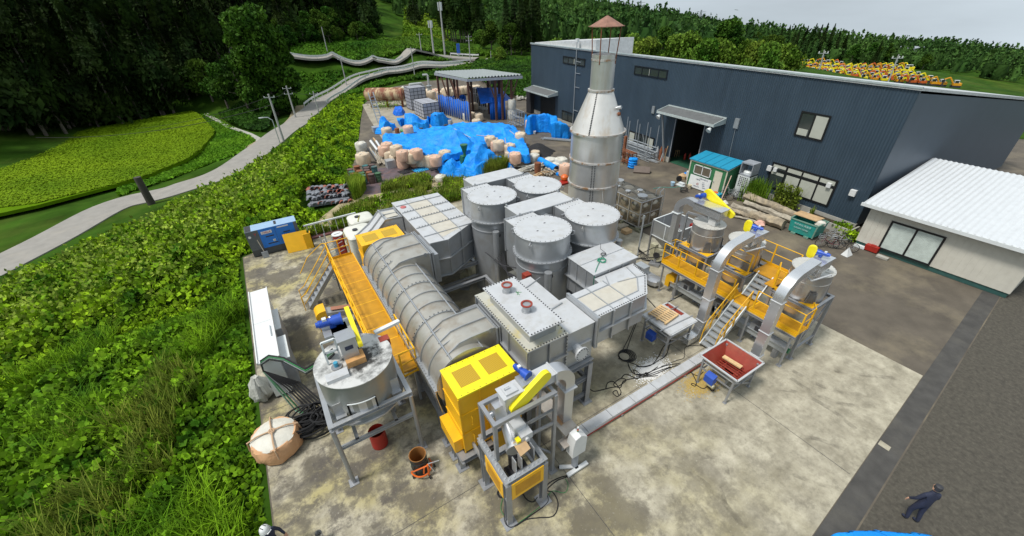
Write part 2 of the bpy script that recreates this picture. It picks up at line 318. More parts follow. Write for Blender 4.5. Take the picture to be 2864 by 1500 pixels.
# hills on the left and behind
for px,d,z in [(330,165,2),(330,230,22),(330,350,60),(-200,120,-2),(-200,200,25),(-200,350,60),(600,170,3),(600,240,24),(600,380,66),(800,150,4),(850,200,16),(850,300,42),(1000,150,5),(1000,200,16),(1000,300,44),(1000,420,70)]:
    w=WD(px,300,d); ctrl.append((w.x,w.y,z))
for px,py,d in [(1150,130,140),(1200,118,170),(1180,85,200),(1190,40,240),(1150,20,290),(1330,120,170),(1300,105,190),(1250,60,300),(1400,150,140),(1450,110,220),(1500,70,330),(1650,20,470),(1500,10,470),(1350,30,420),
                (1700,130,180),(1750,90,300),(1800,50,470),(1900,62,480),(2000,85,500),(1950,130,260),(2100,150,200),(2150,110,520),(2300,130,560),(2420,140,600),(2540,142,620),(2650,150,620),(2900,180,620),
                (2800,250,260),(2000,150,200),(1800,150,150)]:
    ctrl.append(tuple(WD(px,py,d)))
for a,d,z in [(-20,90,-6),(-20,300,-30),(-60,80,-4),(-60,300,-20),(-120,100,-5),(180,150,-5),(150,300,30),(-150,300,0),(0,120,-9),(10,300,-25),(8,700,-60),(25,900,-70),(45,900,-40),(60,900,10),(75,900,90),(90,900,140),(120,900,140),(160,900,60),(-60,900,-40),(-120,900,-20)]:
    ctrl.append((d*math.cos(math.radians(a)),d*math.sin(math.radians(a)),z))
for i in range(len(YARD)):
    a=YARD[i]; b=YARD[(i+1)%len(YARD)]
    for t in (0,.5): ctrl.append((a[0]+(b[0]-a[0])*t,a[1]+(b[1]-a[1])*t,-.15))
CT=np.array(ctrl,float); K_=np.hypot(CT[:,None,0]-CT[None,:,0],CT[:,None,1]-CT[None,:,1])
Nn=len(CT); Aa=np.zeros((Nn+3,Nn+3)); Aa[:Nn,:Nn]=K_-np.diag(np.r_[np.full(18,.08),np.full(Nn-18,1.2)]); Aa[:Nn,Nn]=1; Aa[:Nn,Nn+1:]=CT[:,:2]; Aa[Nn,:Nn]=1; Aa[Nn+1:,:Nn]=CT[:,:2].T
sol=np.linalg.solve(Aa,np.r_[CT[:,2],0,0,0])
def H(P):
    P=np.asarray(P,float).reshape(-1,2); out=np.zeros(len(P))
    for i in range(0,len(P),20000):
        q=P[i:i+20000]; k=np.hypot(q[:,None,0]-CT[None,:,0],q[:,None,1]-CT[None,:,1]); out[i:i+20000]=k@sol[:Nn]+sol[Nn]+q@sol[Nn+1:]
    d=psd(P,YARD); w=np.clip(d/2.5,0,1); w=w*w*(3-2*w)
    return -.18*(1-w)+out*w
def h1(x,y): return float(H([(x,y)])[0])
def ground():
    na=300; rad=np.r_[0.5,np.geomspace(3,1400,150)]; a=np.linspace(0,2*PI,na,endpoint=False)
    A,R=np.meshgrid(a,rad); P=np.c_[(R*np.cos(A)).ravel(),(R*np.sin(A)).ravel()]; Z=H(P)
    V=np.c_[P,Z]; F=[]
    for j in range(len(rad)-1):
        i=np.arange(na); F.append(np.c_[j*na+i,(j+1)*na+i,(j+1)*na+(i+1)%na,j*na+(i+1)%na])
    m=mat('grassy_terrain',(.028,.068,.006),1,0,.45,.25,dirt=(.09,.12,.02),dirtamt=.7,dscale=.06,bump=.5,bscale=2,spec=.05)
    return struct(fast('terrain',V,np.concatenate(F),m,smooth=True))
ground()
def sheet(name,poly,z,m,zb=None):
    mb=MB(); mb.prism(poly,(z-.12 if zb is None else zb),z); return struct(mb.build(name,m))
YIN=[(-3.5,-25),(-3.5,30),(0.1,31.3),(4.6,36),(6.2,42),(8.8,49),(11.2,57),(13.7,66),(17.2,77.7),(24,91.5),(36,95.5),(49.5,89.5),(61.5,66),(59.5,30),(69.5,14),(89,-25)]
sheet('yard_asphalt',YIN,-.02,ASPH)
sheet('concrete_slab',[(-3.45,-.62),(21.35,1.2),(21.35,29.9),(-3.45,29.9)],.0,CONC,-.5)
for (x0,x1,y0,y1) in [(13.86,13.875,.75,29.8),(5.6,5.615,.15,29.8),(-3.4,21.3,7.41,7.425),(-3.4,21.3,14.8,14.815),(-3.4,21.3,22.1,22.115)]:
    b=MB(); b.box(x0,x1,y0,y1,.001,.004); struct(b.build('slab_joint',DARK))
sheet('asphalt_strip',[(-3.4,-1.35),(60,3.35),(60,4.0),(21.4,1.18),(-3.4,-.64)],-.012,ASPD,-.1)
sheet('asphalt_apron',[(-3.4,-24),(60,-24),(60,3.3),(-3.4,-1.4)],-.015,mat('gritty_dark_asphalt',(.062,.055,.042),.9,0,.25,6,dirt=(.13,.12,.09),dirtamt=.45,dscale=9,bump=.3),-.1)
b=MB(); b.prism([(16.0,.42),(16.25,.44),(16.27,.78),(16.0,.76)],-.011,-.006); struct(b.build('pavement_patch',CONC))
TYM=bpy.data.materials.new('tyre_mark_dust'); TYM.use_nodes=True; n_,l_,b_=nodes(TYM); b_.inputs['Base Color'].default_value=(.13,.115,.09,1); b_.inputs['Roughness'].default_value=.9
g_=n_.new('ShaderNodeNewGeometry'); t_=n_.new('ShaderNodeTexNoise'); t_.inputs['Scale'].default_value=7; t_.inputs['Detail'].default_value=6; l_.new(g_.outputs['Position'],t_.inputs['Vector']); r_=n_.new('ShaderNodeMapRange'); r_.inputs[1].default_value=.42; r_.inputs[2].default_value=.7; r_.inputs[3].default_value=0; r_.inputs[4].default_value=.6; t_.inputs['Scale'].default_value=2.2; r_.inputs[4].default_value=.34; l_.new(t_.outputs['Fac'],r_.inputs[0]); l_.new(r_.outputs[0],b_.inputs['Alpha'])
for pts_,w_ in (([(10.1,3.9),(10.45,3.7),(10.56,3.3),(10.3,3.0),(9.9,2.9),(9.5,3.0)],.16),([(9.7,2.9),(9.5,2.6),(9.35,2.4),(9.3,2.1)],.16),([(12.2,1.8),(12.5,1.3),(13.0,.65)],.14),([(17.0,4.4),(17.1,3.4),(17.5,2.6),(18.4,1.9)],.2),([(16.5,4.2),(16.5,3.2),(16.9,2.3),(17.9,1.5)],.2),([(14.0,2.4),(14.4,2.0),(14.8,1.1)],.18),([(18.5,3.4),(19.3,2.6),(20.4,1.6)],.22),([(11,5.4),(12.0,4.6),(12.5,3.6),(12.3,2.4)],.25),([(15.0,4.5),(15.9,3.7),(16.2,2.6),(16.0,1.4)],.2),([(8.0,4.9),(8.9,4.2),(9.4,3.2),(9.2,1.5)],.2)):
    P_=[Vector((*p,.003)) for p in pts_]; F_=[]
    for i in range(len(P_)-1):
        p0=P_[max(i-1,0)];p1=P_[i];p2=P_[i+1];p3=P_[min(i+2,len(P_)-1)]
        for u in np.linspace(0,1,8,endpoint=False): F_.append(.5*((2*p1)+(-p0+p2)*u+(2*p0-5*p1+4*p2-p3)*u*u+(-p0+3*p1-3*p2+p3)*u**3))
    vs=[]
    for i,p in enumerate(F_): d=(F_[min(i+1,len(F_)-1)]-F_[max(i-1,0)]).normalized(); q=Vector((-d.y,d.x,0))*w_/2; vs+=[p+q,p-q]
    b=MB(); b.add(vs,[(2*i,2*i+1,2*i+3,2*i+2) for i in range(len(F_)-1)]); struct(b.build('tyre_mark',TYM))
sheet('dirt_ground',[(-3,30.1),(13,29.95),(16.5,29.95),(16.5,34),(14,38.5),(6,38),(4.5,36),(0.2,31.4)],-.008,DIRT,-.1)
sheet('concrete_pad',[(13,52),(27,50.5),(29,62),(29,76),(17,78),(15,66)],-.008,mat('pale_yard_concrete',(.30,.27,.21),.85,0,.2,.7,dirt=(.15,.13,.1),dirtamt=.6,dscale=.5),-.1)
# roads draped on the terrain
def road(name,pts,w,lift=.12,m=ROADM,dz=0):
    P=[W(*p) for p in pts]; 
    fine=[]
    for i in range(len(P)-1):
        p0=P[max(i-1,0)];p1=P[i];p2=P[i+1];p3=P[min(i+2,len(P)-1)]
        for t in np.linspace(0,1,8,endpoint=False): fine.append(.5*((2*p1)+(-p0+p2)*t+(2*p0-5*p1+4*p2-p3)*t*t+(-p0+3*p1-3*p2+p3)*t**3))
    fine.append(P[-1]); vs=[];fs=[];L=[];R=[]
    for i,p in enumerate(fine):
        d=(fine[min(i+1,len(fine)-1)]-fine[max(i-1,0)]); d.z=0; d.normalize(); s=Vector((-d.y,d.x,0)); z=h1(p.x,p.y)
        l=p+s*w/2; r=p-s*w/2; z=max(z,h1(l.x,l.y),h1(r.x,r.y))+lift
        l.z=r.z=z; L.append(l); R.append(r); vs+=[l,r,l-Vector((0,0,.5)),r-Vector((0,0,.5))]
    for i in range(len(fine)-1):
        a=4*i; fs+=[(a,a+1,a+5,a+4),(a+1,a+3,a+7,a+5),(a,a+4,a+6,a+2)]
    mb=MB(); mb.add(vs,fs); struct(mb.build(name,m)); return L,R
RL,RR=road('road',ROADPTS,4.6)
UL,UR=road('road',UPPTS,5.0,.35)
def guard(pts,label,lat=0):
    t=thing('guard_rail',label,'guard rail',tuple(pts[0]),'white guard rails along the road'); m=MB(); q=MB(); acc=0
    for i in range(len(pts)-1):
        a,b=pts[i],pts[i+1]; m.bar(a+Vector((0,0,.65)),b+Vector((0,0,.65)),.06,.4)
        if i%2==0: q=MB(); q.cyl(a,a+Vector((0,0,.85)),.07,n=6); q.build('post',WHITE,t)
    m.build('rail_beam',WHITE,t); return t
off=lambda L,k:[p+Vector(k) for p in L]
n7=len(RL)
def seg(L,a,b):
    def X(p): q=Vector((p.x,p.y,p.z-CAMZ)); return 1432+FPX*q.dot(rt)/q.dot(fw)
    n=[k for k in range(3,len(L)) if a<=X(L[k])<=b]; return L[n[0]:n[-1]+1]
guard(seg(RL,850,1325),'long white guard rail on outer edge of curving lower road below the green slope')
guard(seg(RR,915,1035),'short curved white guard rail on inner bend of lower road beside the kudzu')
guard(seg(RR,1037,1300),'white guard rail on yard side of the lower road running up behind the open shed')
guard(seg(UR,790,1135),'white guard rail along the upper road at foot of the dark forest')
guard(UL[-7:],'short white guard rail at the far road junction')
# rice field
def draped(name,poly,z,m):
    mb=MB(); mb.prism([(W(x,y,z).x,W(x,y,z).y) for x,y in poly],z-.4,z); return struct(mb.build(name,m))
draped('rice_field',[(-260,440),(100,370),(330,347),(535,311),(560,322),(600,365),(596,378),(560,420),(520,447),(420,488),(330,515),(100,575),(-200,640)],-5.35,
    mat('ripening_rice',(.085,.165,.002),1,0,.15,.6,dirt=(.075,.15,.005),dirtamt=.6,dscale=.12,bump=.8,bscale=5,spec=.05))
def strip(name,pts,w,m,z,lift=.06):
    P=[W(x,y,z) for x,y in pts]; vs=[];fs=[]
    for i,p in enumerate(P):
        d=(P[min(i+1,len(P)-1)]-P[max(i-1,0)]).normalized(); s=Vector((-d.y,d.x,0))*w/2
        for q in (p+s,p-s): vs.append((q.x,q.y,max(h1(q.x,q.y),h1(p.x,p.y))+lift))
    mb=MB(); mb.add(vs,[(2*i,2*i+1,2*i+3,2*i+2) for i in range(len(P)-1)]); return struct(mb.build(name,m))
strip('ditch',[(575,320),(640,355),(700,382),(728,400),(725,412)],.9,CONCW,-5.8,.25)
strip('footpath',[(700,410),(760,385),(800,360),(828,330),(838,300)],2.4,DIRT,-5.1,.2)
strip('footpath',[(380,500),(520,462),(620,442),(700,425)],1.2,mat('dry_earth',(.10,.09,.03),.9,0,.3,2),-5.8,.12)
# ---------------------------------------------------------------- foliage
def leaves(n,P,size,up=.5,asp=1.0,droop=0,seed=0):
    """one folded leaf quad per point"""
    r=np.random.default_rng(seed); n=len(P)
    a=r.uniform(0,2*PI,n); nz=r.uniform(min(up-.5,.99),1,n); nz=np.clip(nz,-.3,1); t=np.sqrt(1-nz**2)
    N=np.c_[t*np.cos(a),t*np.sin(a),nz]; b=r.uniform(0,2*PI,n); ref=np.c_[np.cos(b),np.sin(b),np.zeros(n)]
    U=np.cross(N,ref); U/=np.linalg.norm(U,axis=1)[:,None]+1e-9; Vv=np.cross(N,U); s=(size*r.uniform(.6,1.4,n))[:,None]
    if droop: U[:,2]-=droop; 
    c=np.stack([P-U*s*.5,P+Vv*s*.5*asp,P+U*s*.6,P-Vv*s*.5*asp],1).reshape(-1,3)
    return c,np.arange(4*n).reshape(-1,4)
def blades(P,h,w,seed=0,lean=.35):
    r=np.random.default_rng(seed); n=len(P); a=r.uniform(0,2*PI,n); hh=(h*r.uniform(.5,1.3,n))[:,None]
    d=np.c_[np.cos(a),np.sin(a),np.zeros(n)]; s=np.c_[-np.sin(a),np.cos(a),np.zeros(n)]*w/2; l=r.uniform(.1,1,n)[:,None]*lean
    m=P+np.c_[np.zeros((n,2)),hh*.6]+d*l*hh*.35; t=P+np.c_[np.zeros((n,2)),hh*(.95)]+d*l*hh
    c=np.stack([P-s,P+s,m+s*.9,m-s*.9,t+s*.15,t-s*.15],1).reshape(-1,3); i=np.arange(n)[:,None]*6
    return c,np.concatenate([i+[[0,1,2,3]],i+[[3,2,4,5]]])
def vnoise(P,s,seed=0):
    r=np.random.default_rng(seed); o=np.zeros(len(P))
    for k in range(5):
        d=r.normal(size=(2,)); d/=np.hypot(*d); ph=r.uniform(0,6); f=s*(1+.7*k); d2=np.array([-d[1],d[0]])
        o+=np.sin(P[:,0]*d[0]*f+P[:,1]*d[1]*f+ph+1.5*np.sin(P@d2*f*.8+ph*2))/(1+.5*k)
    return o/2.5
def scatter(poly,n,seed=0):
    r=np.random.default_rng(seed); a=np.array(poly); lo=a.min(0); hi=a.max(0); P=r.uniform(lo,hi,(int(n*2.5),2)); P=P[psd(P,poly)<0]; return P[:n]
KUD=leafmat('kudzu_leaf',(.045,.13,.005),(.27,.42,.012),.5,island=.65)
WEED=leafmat('tall_weed_leaf',(.04,.12,.005),(.20,.36,.012),.6,island=.65)
GRASSY=leafmat('yellow_green_grass',(.09,.15,.015),(.24,.28,.04),.8,island=.5)
DKVEG=leafmat('hillside_brush',(.014,.045,.006),(.050,.13,.010),.12,island=.45)
KPOLY=[(-3.7,30.6),(-3.9,27),(-5.2,25.5),(-9,27),(-24,27),(-40,33),(-27,42),(-18,48),(-12,52.5),(-6,58.5),(-2,64),(2,68.5),(4.8,73),(9.5,82),(14,89),(19,92),(21,91),(17,78),(13.5,66),(11,57),(8.8,49),(6.8,43),(4.6,38.5),(3.6,36.2),(2.6,33.4),(0,31.4)]
def kudzu(name,poly,n,size,seed,hmax,label,m,ns=.55,sz2=None):
    P=scatter(poly,n,seed); d=-psd(P,poly); HP=[tuple(W(*q).xy) for q in ((855,592),(998,572),(985,515),(855,520))]; P=P[psd(P,HP)>.3]; d=-psd(P,poly); r=np.random.default_rng(seed); bump=(vnoise(P,ns,seed)*.5+.5)*.5+np.clip(vnoise(P,ns*2.6,seed+1)*.7+.5,0,1.2)*.5
    top=hmax*(.12+1.0*bump)*np.clip(d/2.5,.10,1); Z=H(P)+top*np.sqrt(r.uniform(.35,1,len(P)))
    sz=size*(1+np.hypot(P[:,0],P[:,1])/130); V,F=leaves(len(P),np.c_[P,Z],sz,.55,.95,seed=seed)
    o=fast(name,V,F,m); return tag(o,label,'undergrowth',kind='stuff')
kudzu('kudzu',KPOLY,150000,.215,1,2.3,'dense bright green kudzu vines smothering the bank between yard and road',KUD,.9)
WP=[(-3.75,6),(-3.75,27),(-5,25.6),(-9,27.2),(-25,28),(-30,5)]
kudzu('shrub_weeds',[(-5,26.5),(-9,27.5),(-30,30),(-36,46),(-24,44),(-12,50),(-5,58),(0,64),(4,60),(4,45),(-1,36),(-4,31)],16000,.16,6,2.9,'scattered taller pale green shoots rising out of the kudzu',leafmat('pale_shoot_leaf',(.10,.17,.02),(.32,.42,.05),.9,island=.5),1.7)
kudzu('weeds',WP,70000,.19,2,1.5,'leafy dark green weeds on the bank left of the slab',WEED,1.1)
P=scatter([(-3.6,5),(-3.7,27),(-6,25.8),(-11,27.5),(-22,27),(-24,5)],60000,3); P=P[(vnoise(P,.5,5)>.3)]
k=H(P); V,F=blades(np.c_[P,k+.25],1.0,.035,4,1.0); o=fast('tall_grass',V,F,WEED); tag(o,'tall green grass and reeds growing along the left edge of the slab','grass',kind='stuff')
P=scatter([(-11,9),(-5,8),(-4.5,14),(-6,20),(-10,21),(-13,14)],9000,8); P=P[vnoise(P,.9,3)>.15]; V,F=blades(np.c_[P,H(P)+.4],1.3,.04,9,.6); o=fast('pampas_grass',V,F,GRASSY); tag(o,'pale flowering grass clumps among the weeds left of the slab','grass',kind='stuff')
P=scatter([(-260+0,0),(0,0)],1,1) if False else scatter([(W(x,y,-5.35).x,W(x,y,-5.35).y) for x,y in [(100,395),(330,347),(535,311),(560,322),(600,365),(596,378),(560,420),(520,447),(420,488),(330,515),(100,570),(-150,600),(-150,430)]],110000,61); V,F=leaves(0,np.c_[P,np.full(len(P),-5.3)+np.random.default_rng(1).uniform(0,.12,len(P))],np.full(len(P),.24),1.42,.8,seed=61); tag(fast('rice_plants',V,F,leafmat('rice_leaf',(.12,.22,.003),(.20,.31,.006),.12,island=.16)),'even carpet of yellow green rice plants in the paddy at left','rice',kind='stuff')
# weeds behind the plant
G1=[(0.2,30.3),(2.5,30.2),(12.8,30.1),(16.4,30.2),(16.4,33.2),(14.5,34.5),(12.2,37.6),(8.6,37.2),(7,34.5),(5,33.9),(3.6,33.2),(2.2,32.2)]
P=scatter(G1,30000,21); P=P[vnoise(P,1.1,2)>-.25]; d=-psd(P,G1); V,F=blades(np.c_[P,np.zeros(len(P))-.02],.62,.05,22,.6); o=fast('grass_patch',V,F,GRASSY); tag(o,'rough yellow green grass patch on dirt behind the silver plant','grass',kind='stuff')
P=scatter(G1,9000,23); P=P[vnoise(P,.9,7)>0]; r_=np.random.default_rng(5); V,F=leaves(0,np.c_[P,r_.uniform(.05,.55,len(P))],np.full(len(P),.16),.5,seed=9); o=fast('leafy_weeds',V,F,KUD); tag(o,'leafy weeds mixed through the grass patch behind the plant','undergrowth',kind='stuff')
P=scatter([(5.3,35.4),(6.0,35.8),(7.0,37.6),(6.4,39.0),(5.7,38.6)],2600,24); V,F=blades(np.c_[P,np.full(len(P),-.05)],1.3,.06,25,.35); o=fast('reed_grass',V,F,leafmat('reed_leaf',(.13,.24,.015),(.28,.38,.04),.6)); tag(o,'tall bright reed grass beside the rusty oil drums','grass',kind='stuff')
P=scatter([(17.2,33.9),(18.6,33.3),(20.6,34.4),(20.2,35.3),(18.2,35)],3500,26); V,F=blades(np.c_[P,np.zeros(len(P))],1.2,.05,27,.4); o=fast('reed_grass',V,F,GRASSY); tag(o,'yellow green grass tuft against the hem of the blue tarpaulin','grass',kind='stuff')
# green slope between the two roads, banks, strip by the field
def patch(name,px,n,z,size,hm,label,m,seed):
    poly=[(W(x,y,z).x,W(x,y,z).y) for x,y in px]; P=scatter(poly,n,seed); r=np.random.default_rng(seed)
    dn=min(np.min(psd(P,[(q.x,q.y) for q in RL]+[(q.x,q.y) for q in RR[::-1]])),1)
    rd=np.minimum(psd(P,[(q.x,q.y) for q in RL]+[(q.x,q.y) for q in RR[::-1]]),psd(P,[(q.x,q.y) for q in UL]+[(q.x,q.y) for q in UR[::-1]])); P=P[rd>2.2]
    b=vnoise(P,.25,seed)*.5+.5; Z=H(P)+hm*(.3+b)*np.sqrt(r.uniform(.2,1,len(P))); V,F=leaves(0,np.c_[P,Z],np.full(len(P),size),.7,seed=seed); o=fast(name,V,F,m); return tag(o,label,'undergrowth',kind='stuff')
patch('slope_vegetation',[(812,158),(1130,168),(1320,178),(1180,196),(1000,228),(950,240),(870,262),(850,240)],26000,-1,.62,1.0,'bright green grassy slope between the upper and lower road',leafmat('slope_leaf',(.028,.095,.006),(.085,.20,.010),.10),31)
patch('slope_vegetation',[(1030,158),(1050,135),(1200,118),(1400,130),(1420,150),(1360,165),(1200,162)],14000,3,.8,1.2,'green bank behind the upper road below the cedar grove',leafmat('bank_leaf',(.022,.075,.006),(.085,.17,.012),.1),33)
patch('roadside_bush',[(612,318),(690,300),(770,330),(750,372),(700,365),(640,345)],7000,-5.3,.5,1.6,'dark green bushes between rice field and footpath',DKVEG,34)
patch('roadside_grass',[(560,318),(600,325),(720,400),(700,425),(600,455),(480,500),(330,548),(330,520),(420,492),(520,452),(570,420),(608,372)],15000,-5.8,.42,.35,'bright green mown banks around the rice field',leafmat('paddy_bank_leaf',(.06,.17,.006),(.13,.28,.012),.15),35)
patch('roadside_bush',[(1340,178),(1480,185),(1487,210),(1487,300),(1400,285),(1300,215)],14000,-1,.5,1.5,'green bushes along the lower road behind the open shed',DKVEG,36)
SPT=[tuple(WD(*q).xy) for q in ((1120,112,150),(1250,118,160),(1262,60,230),(1235,20,300),(1140,0,300),(1125,40,200))]; P=scatter(SPT,26000,71); V,F=leaves(0,np.c_[P,H(P)+np.random.default_rng(2).uniform(.1,.6,len(P))],np.full(len(P),.85),.8,seed=71); tag(fast('hill_grass',V,F,leafmat('hill_grass_leaf',(.075,.17,.008),(.19,.28,.02),.05)),'bright yellow green grassy slope between dark forest and cedar grove','grass',kind='stuff')
# trees ----------------------------------------------------------
CEDAR=leafmat('cedar_foliage',(.009,.024,.004),(.030,.055,.009),.25,island=.45,tint=.012)
CEDARL=leafmat('light_cedar_foliage',(.018,.045,.008),(.045,.085,.014),.25,island=.45,tint=.012)
BROAD=leafmat('broadleaf_foliage',(.016,.052,.005),(.062,.13,.012),.22,island=.5,tint=.02)
BROADL=leafmat('bright_broadleaf_foliage',(.045,.105,.007),(.17,.25,.03),.22,island=.5,tint=.02)
TRUNK=mat('tree_trunk_bark',(.13,.11,.09),.9,0,.3,2)
def cedar(h,w,n,seed,m,trunkfrac=.12):
    r=np.random.default_rng(seed); t=thing('cedar_tree','x','tree'); tb=MB(); tb.cyl((0,0,-1),(0,0,h*.9),h*.012,h*.003,8); tb.build('trunk',TRUNK,t)
    u=r.uniform(0,1,n)**.8; z=h*(trunkfrac+(1-trunkfrac)*u); R=w*(1-u)**.75*(.35+.65*(1-u*.2))+.15; lay=np.sin(z*2*PI/(h*.055)+r.uniform(0,6))*.18+.85
    a=r.uniform(0,2*PI,n); lobe=1+.22*np.sin(a*3+z*.6)+.12*np.sin(a*7+z*1.3); rr=R*lay*lobe*np.sqrt(r.uniform(.25,1,n)); P=np.c_[rr*np.cos(a),rr*np.sin(a),z-rr*.35]
    V,F=leaves(n,P,np.full(n,w*.22)*(.5+.7*(1-u)),.5,.7,droop=.5,seed=seed); fast('crown',V,F,m,t); return t
def broad(h,w,n,seed,m,nc=26,flat=.8,lo=.28):
    r=np.random.default_rng(seed); t=thing('broadleaf_tree','x','tree'); tb=MB(); tb.cyl((0,0,-1),(0,0,h*.55),h*.028,h*.012,8)
    cs=[]
    for i in range(nc):
        a=r.uniform(0,2*PI); u=r.uniform(0,1); zz=h*(lo+(.9-lo)*u); R=w*math.sin(PI*min(.97,.22+.7*u))*r.uniform(.25,.95); cs.append((R*math.cos(a),R*math.sin(a),zz,w*r.uniform(.22,.42)))
    cs.append((0,0,h*.86,w*.4)); cs.append((0,0,h*.6,w*.5))
    for c in cs[:9]: tb.cyl((0,0,h*.35),(c[0]*.8,c[1]*.8,c[2]*.92),h*.011,h*.004,5)
    tb.build('trunk',TRUNK,t); P=[]
    for c in cs:
        k=n//len(cs); q=r.normal(size=(k,3)); q/=np.linalg.norm(q,axis=1)[:,None]; q*=(r.uniform(.55,1.08,k)**.5)[:,None]*c[3]; q[:,2]*=flat; P.append(q+np.array(c[:3]))
    P=np.concatenate(P); V,F=leaves(0,P,np.full(len(P),w*.105),.45,.85,seed=seed); fast('crown',V,F,m,t); return t
CE=[cedar(26,3.9,3600,41,CEDAR),cedar(23,3.3,3000,42,CEDAR),cedar(20,3.4,2800,43,CEDARL),cedar(17,2.7,2400,44,CEDARL,.3)]
BR=[broad(13,5,4600,51,BROAD),broad(11,4.6,4200,52,BROAD),broad(10,5.2,4200,53,BROADL),broad(8,4,3000,54,BROADL,18)]
BIGT=broad(22,6.2,22000,55,leafmat('roadside_tree_leaf',(.020,.065,.006),(.065,.14,.012),.3,island=.5),80,.75,.10)
used=set()
def tree(proto,x,y,s,label,group=None,dz=0,sz=1):
    z=h1(x,y)-.3+dz; a=random.uniform(0,6.28)
    if proto in used: o=copy_tree(proto,(x,y,z),a,label,group,scale=(s,s,s*sz))
    else:
        used.add(proto); o=proto; o.location=(x,y,z); o.rotation_euler=(0,0,a); o.scale=(s,s,s*sz); o['label']=label
        if group: o['group']=group
    return o
random.seed(3)
# dark forest on the left hill: rows
lab1='dark cedar tree in the dense forest beyond the rice field'
g1='dark cedars beyond the rice field'
def rowpx(px0,px1,d0,d1,n,protos,smin,smax,label,group,jit=4,sz=1):
    for i in range(n):
        t=(i+.5)/n; sec=['far left part','left part','middle part','right part'][min(3,int(t*4))]; w=WD(px0+(px1-px0)*t,300,d0+(d1-d0)*t+random.uniform(-jit,jit)); tree(random.choice(protos),w.x+random.uniform(-1.5,1.5),w.y,random.uniform(smin,smax),label+', '+sec,group,sz=sz)
rowpx(-350,690,112,136,30,CE[:2],.8,1.15,'dark cedar beyond the rice field in the front row',g1)
rowpx(-350,720,124,146,26,CE[:2],.95,1.3,'dark cedar beyond the rice field in the second row',g1)
rowpx(-350,800,142,160,24,CE[:3],1,1.35,'dark cedar beyond the rice field in the third row',g1)
rowpx(-350,900,165,180,24,CE[:2],1,1.35,'dark cedar beyond the rice field in the fourth row',g1,8)
rowpx(-350,1000,205,220,24,CE[:2],1.1,1.4,'dark cedar beyond the rice field in the rear row',g1,8)
lab2='dark cedar on the forested hill above the upper road'; g2='cedars above the upper road'
rowpx(800,1095,160,166,15,CE[:3]+[BR[0]],.55,.85,'cedar above the upper road in the lowest row of the hill',g2,4)
rowpx(800,1085,170,182,15,CE[:2],.85,1.15,'cedar above the upper road in the middle row of the hill',g2,5)
rowpx(780,1080,200,215,14,CE[:2],1,1.3,'cedar above the upper road in the top row of the hill',g2,6)
rowpx(790,1090,155,159,12,[BR[0],BR[1]],.4,.62,'leafy bush tree at the forest edge along the upper road','leafy trees at the forest edge',2)
# big broadleaf by the road
def at(px,py,z): return W(px,py,z)
w=W(775,320,-5); tree(BIGT,w.x,w.y+1,1.0,'tallest lighter green tree leaning over the bend of the lower road',sz=1.0)
for px,py,s,l in [(640,310,.95,'rounded dark tree at the top corner of the rice field'),(700,318,1.15,'dark tree standing left of the tallest roadside tree'),(812,300,.8,'small dark tree right of the tallest roadside tree by the bend'),(600,300,.9,'low broadleaf tree hiding the forest foot behind the rice field'),(560,296,.8,'second low broadleaf tree behind the rice field')]:
    w=W(px,py,-5); tree(BR[1],w.x,w.y+3,s,l)
# isolated cedar right of forest edge and grove on the hill
w=WD(1165,90,205); tree(CE[0],w.x,w.y,.85,'round topped cedar standing alone at right edge of the dark forest',sz=.9)
random.seed(5)
for i in range(26):
    w=WD(1243+i%13*8.5+random.uniform(-3,3),100,172+ (i//13)*6+random.uniform(-2,2)); tree(CE[3] if i else CE[3],w.x,w.y,random.uniform(.88,1.05),'straight trunked cedar in the tight grove on the hill above the road','cedar grove above the road')
# right of grove
for px,d,k,s,l in [(1375,150,0,.75,'spreading dark tree right of the cedar grove'),(1430,140,1,.8,'broadleaf tree behind the far corner of the open shed'),(1345,158,2,.6,'light green small tree beside the far road bend'),(1400,128,3,.6,'low bushy tree behind the open shed roof')]:
    w=WD(px,140,d); tree(BR[k],w.x,w.y,s,l)
for px,d,s in [(1418,142,.72),(1440,146,.8),(1458,140,.74),(1474,148,.82),(1486,139,.72),(1500,150,.85)]:
    w=WD(px,140,d); tree(CE[1],w.x,w.y,s,'dark cedar beside the far left corner of the navy building','cedars at far left corner of the navy building')
# trees behind the navy building
random.seed(9)
def behind(px,d,proto,top,label,group=None,wx=1):
    """stand a tree at distance d so its top reaches the photo height top"""
    w=WD(px,top,d); z=h1(w.x,w.y)-.3; hh={CE[0]:26,CE[1]:23,CE[2]:20,CE[3]:17,BR[0]:13,BIGT:22,BR[1]:11,BR[2]:10,BR[3]:8}[proto]; s=max(.3,(w.z-z)/hh)
    o=tree(proto,w.x,w.y,min(s,2.2)*wx,label,group,sz=s/(min(s,1.6)*wx)); return o
behind(2050,128,BIGT,44,'huge rounded dark tree rising behind the middle of the navy roof',wx=1.25)
behind(1862,122,BR[1],72,'round bright green tree behind the navy roof right of the chimney',wx=.9)
for i,(px,tp) in enumerate([(1600,118),(1660,108),(1720,118),(1770,95),(1815,108),(1900,96),(1940,92),(1985,108),(2020,112),(2095,112),(2130,120),(2165,118),(2205,128),(1690,128),(1560,112)]):
    behind(px,88+random.uniform(0,14),BR[2+i%2],tp,'flowering light green tree just behind the navy roof','light green trees behind the navy roof',.85)
for i,(px,tp) in enumerate([(2190,78),(2212,70),(2240,78),(2262,72),(2286,66),(2302,68),(2318,64),(2338,66),(2352,90),(2374,92),(2226,90),(2330,84),(2275,86)]):
    behind(px,345+random.uniform(0,20),CE[(i*2)%3],tp,'tall dark cedar in the clump left of the excavator park','cedar clump left of the excavator park',.9)
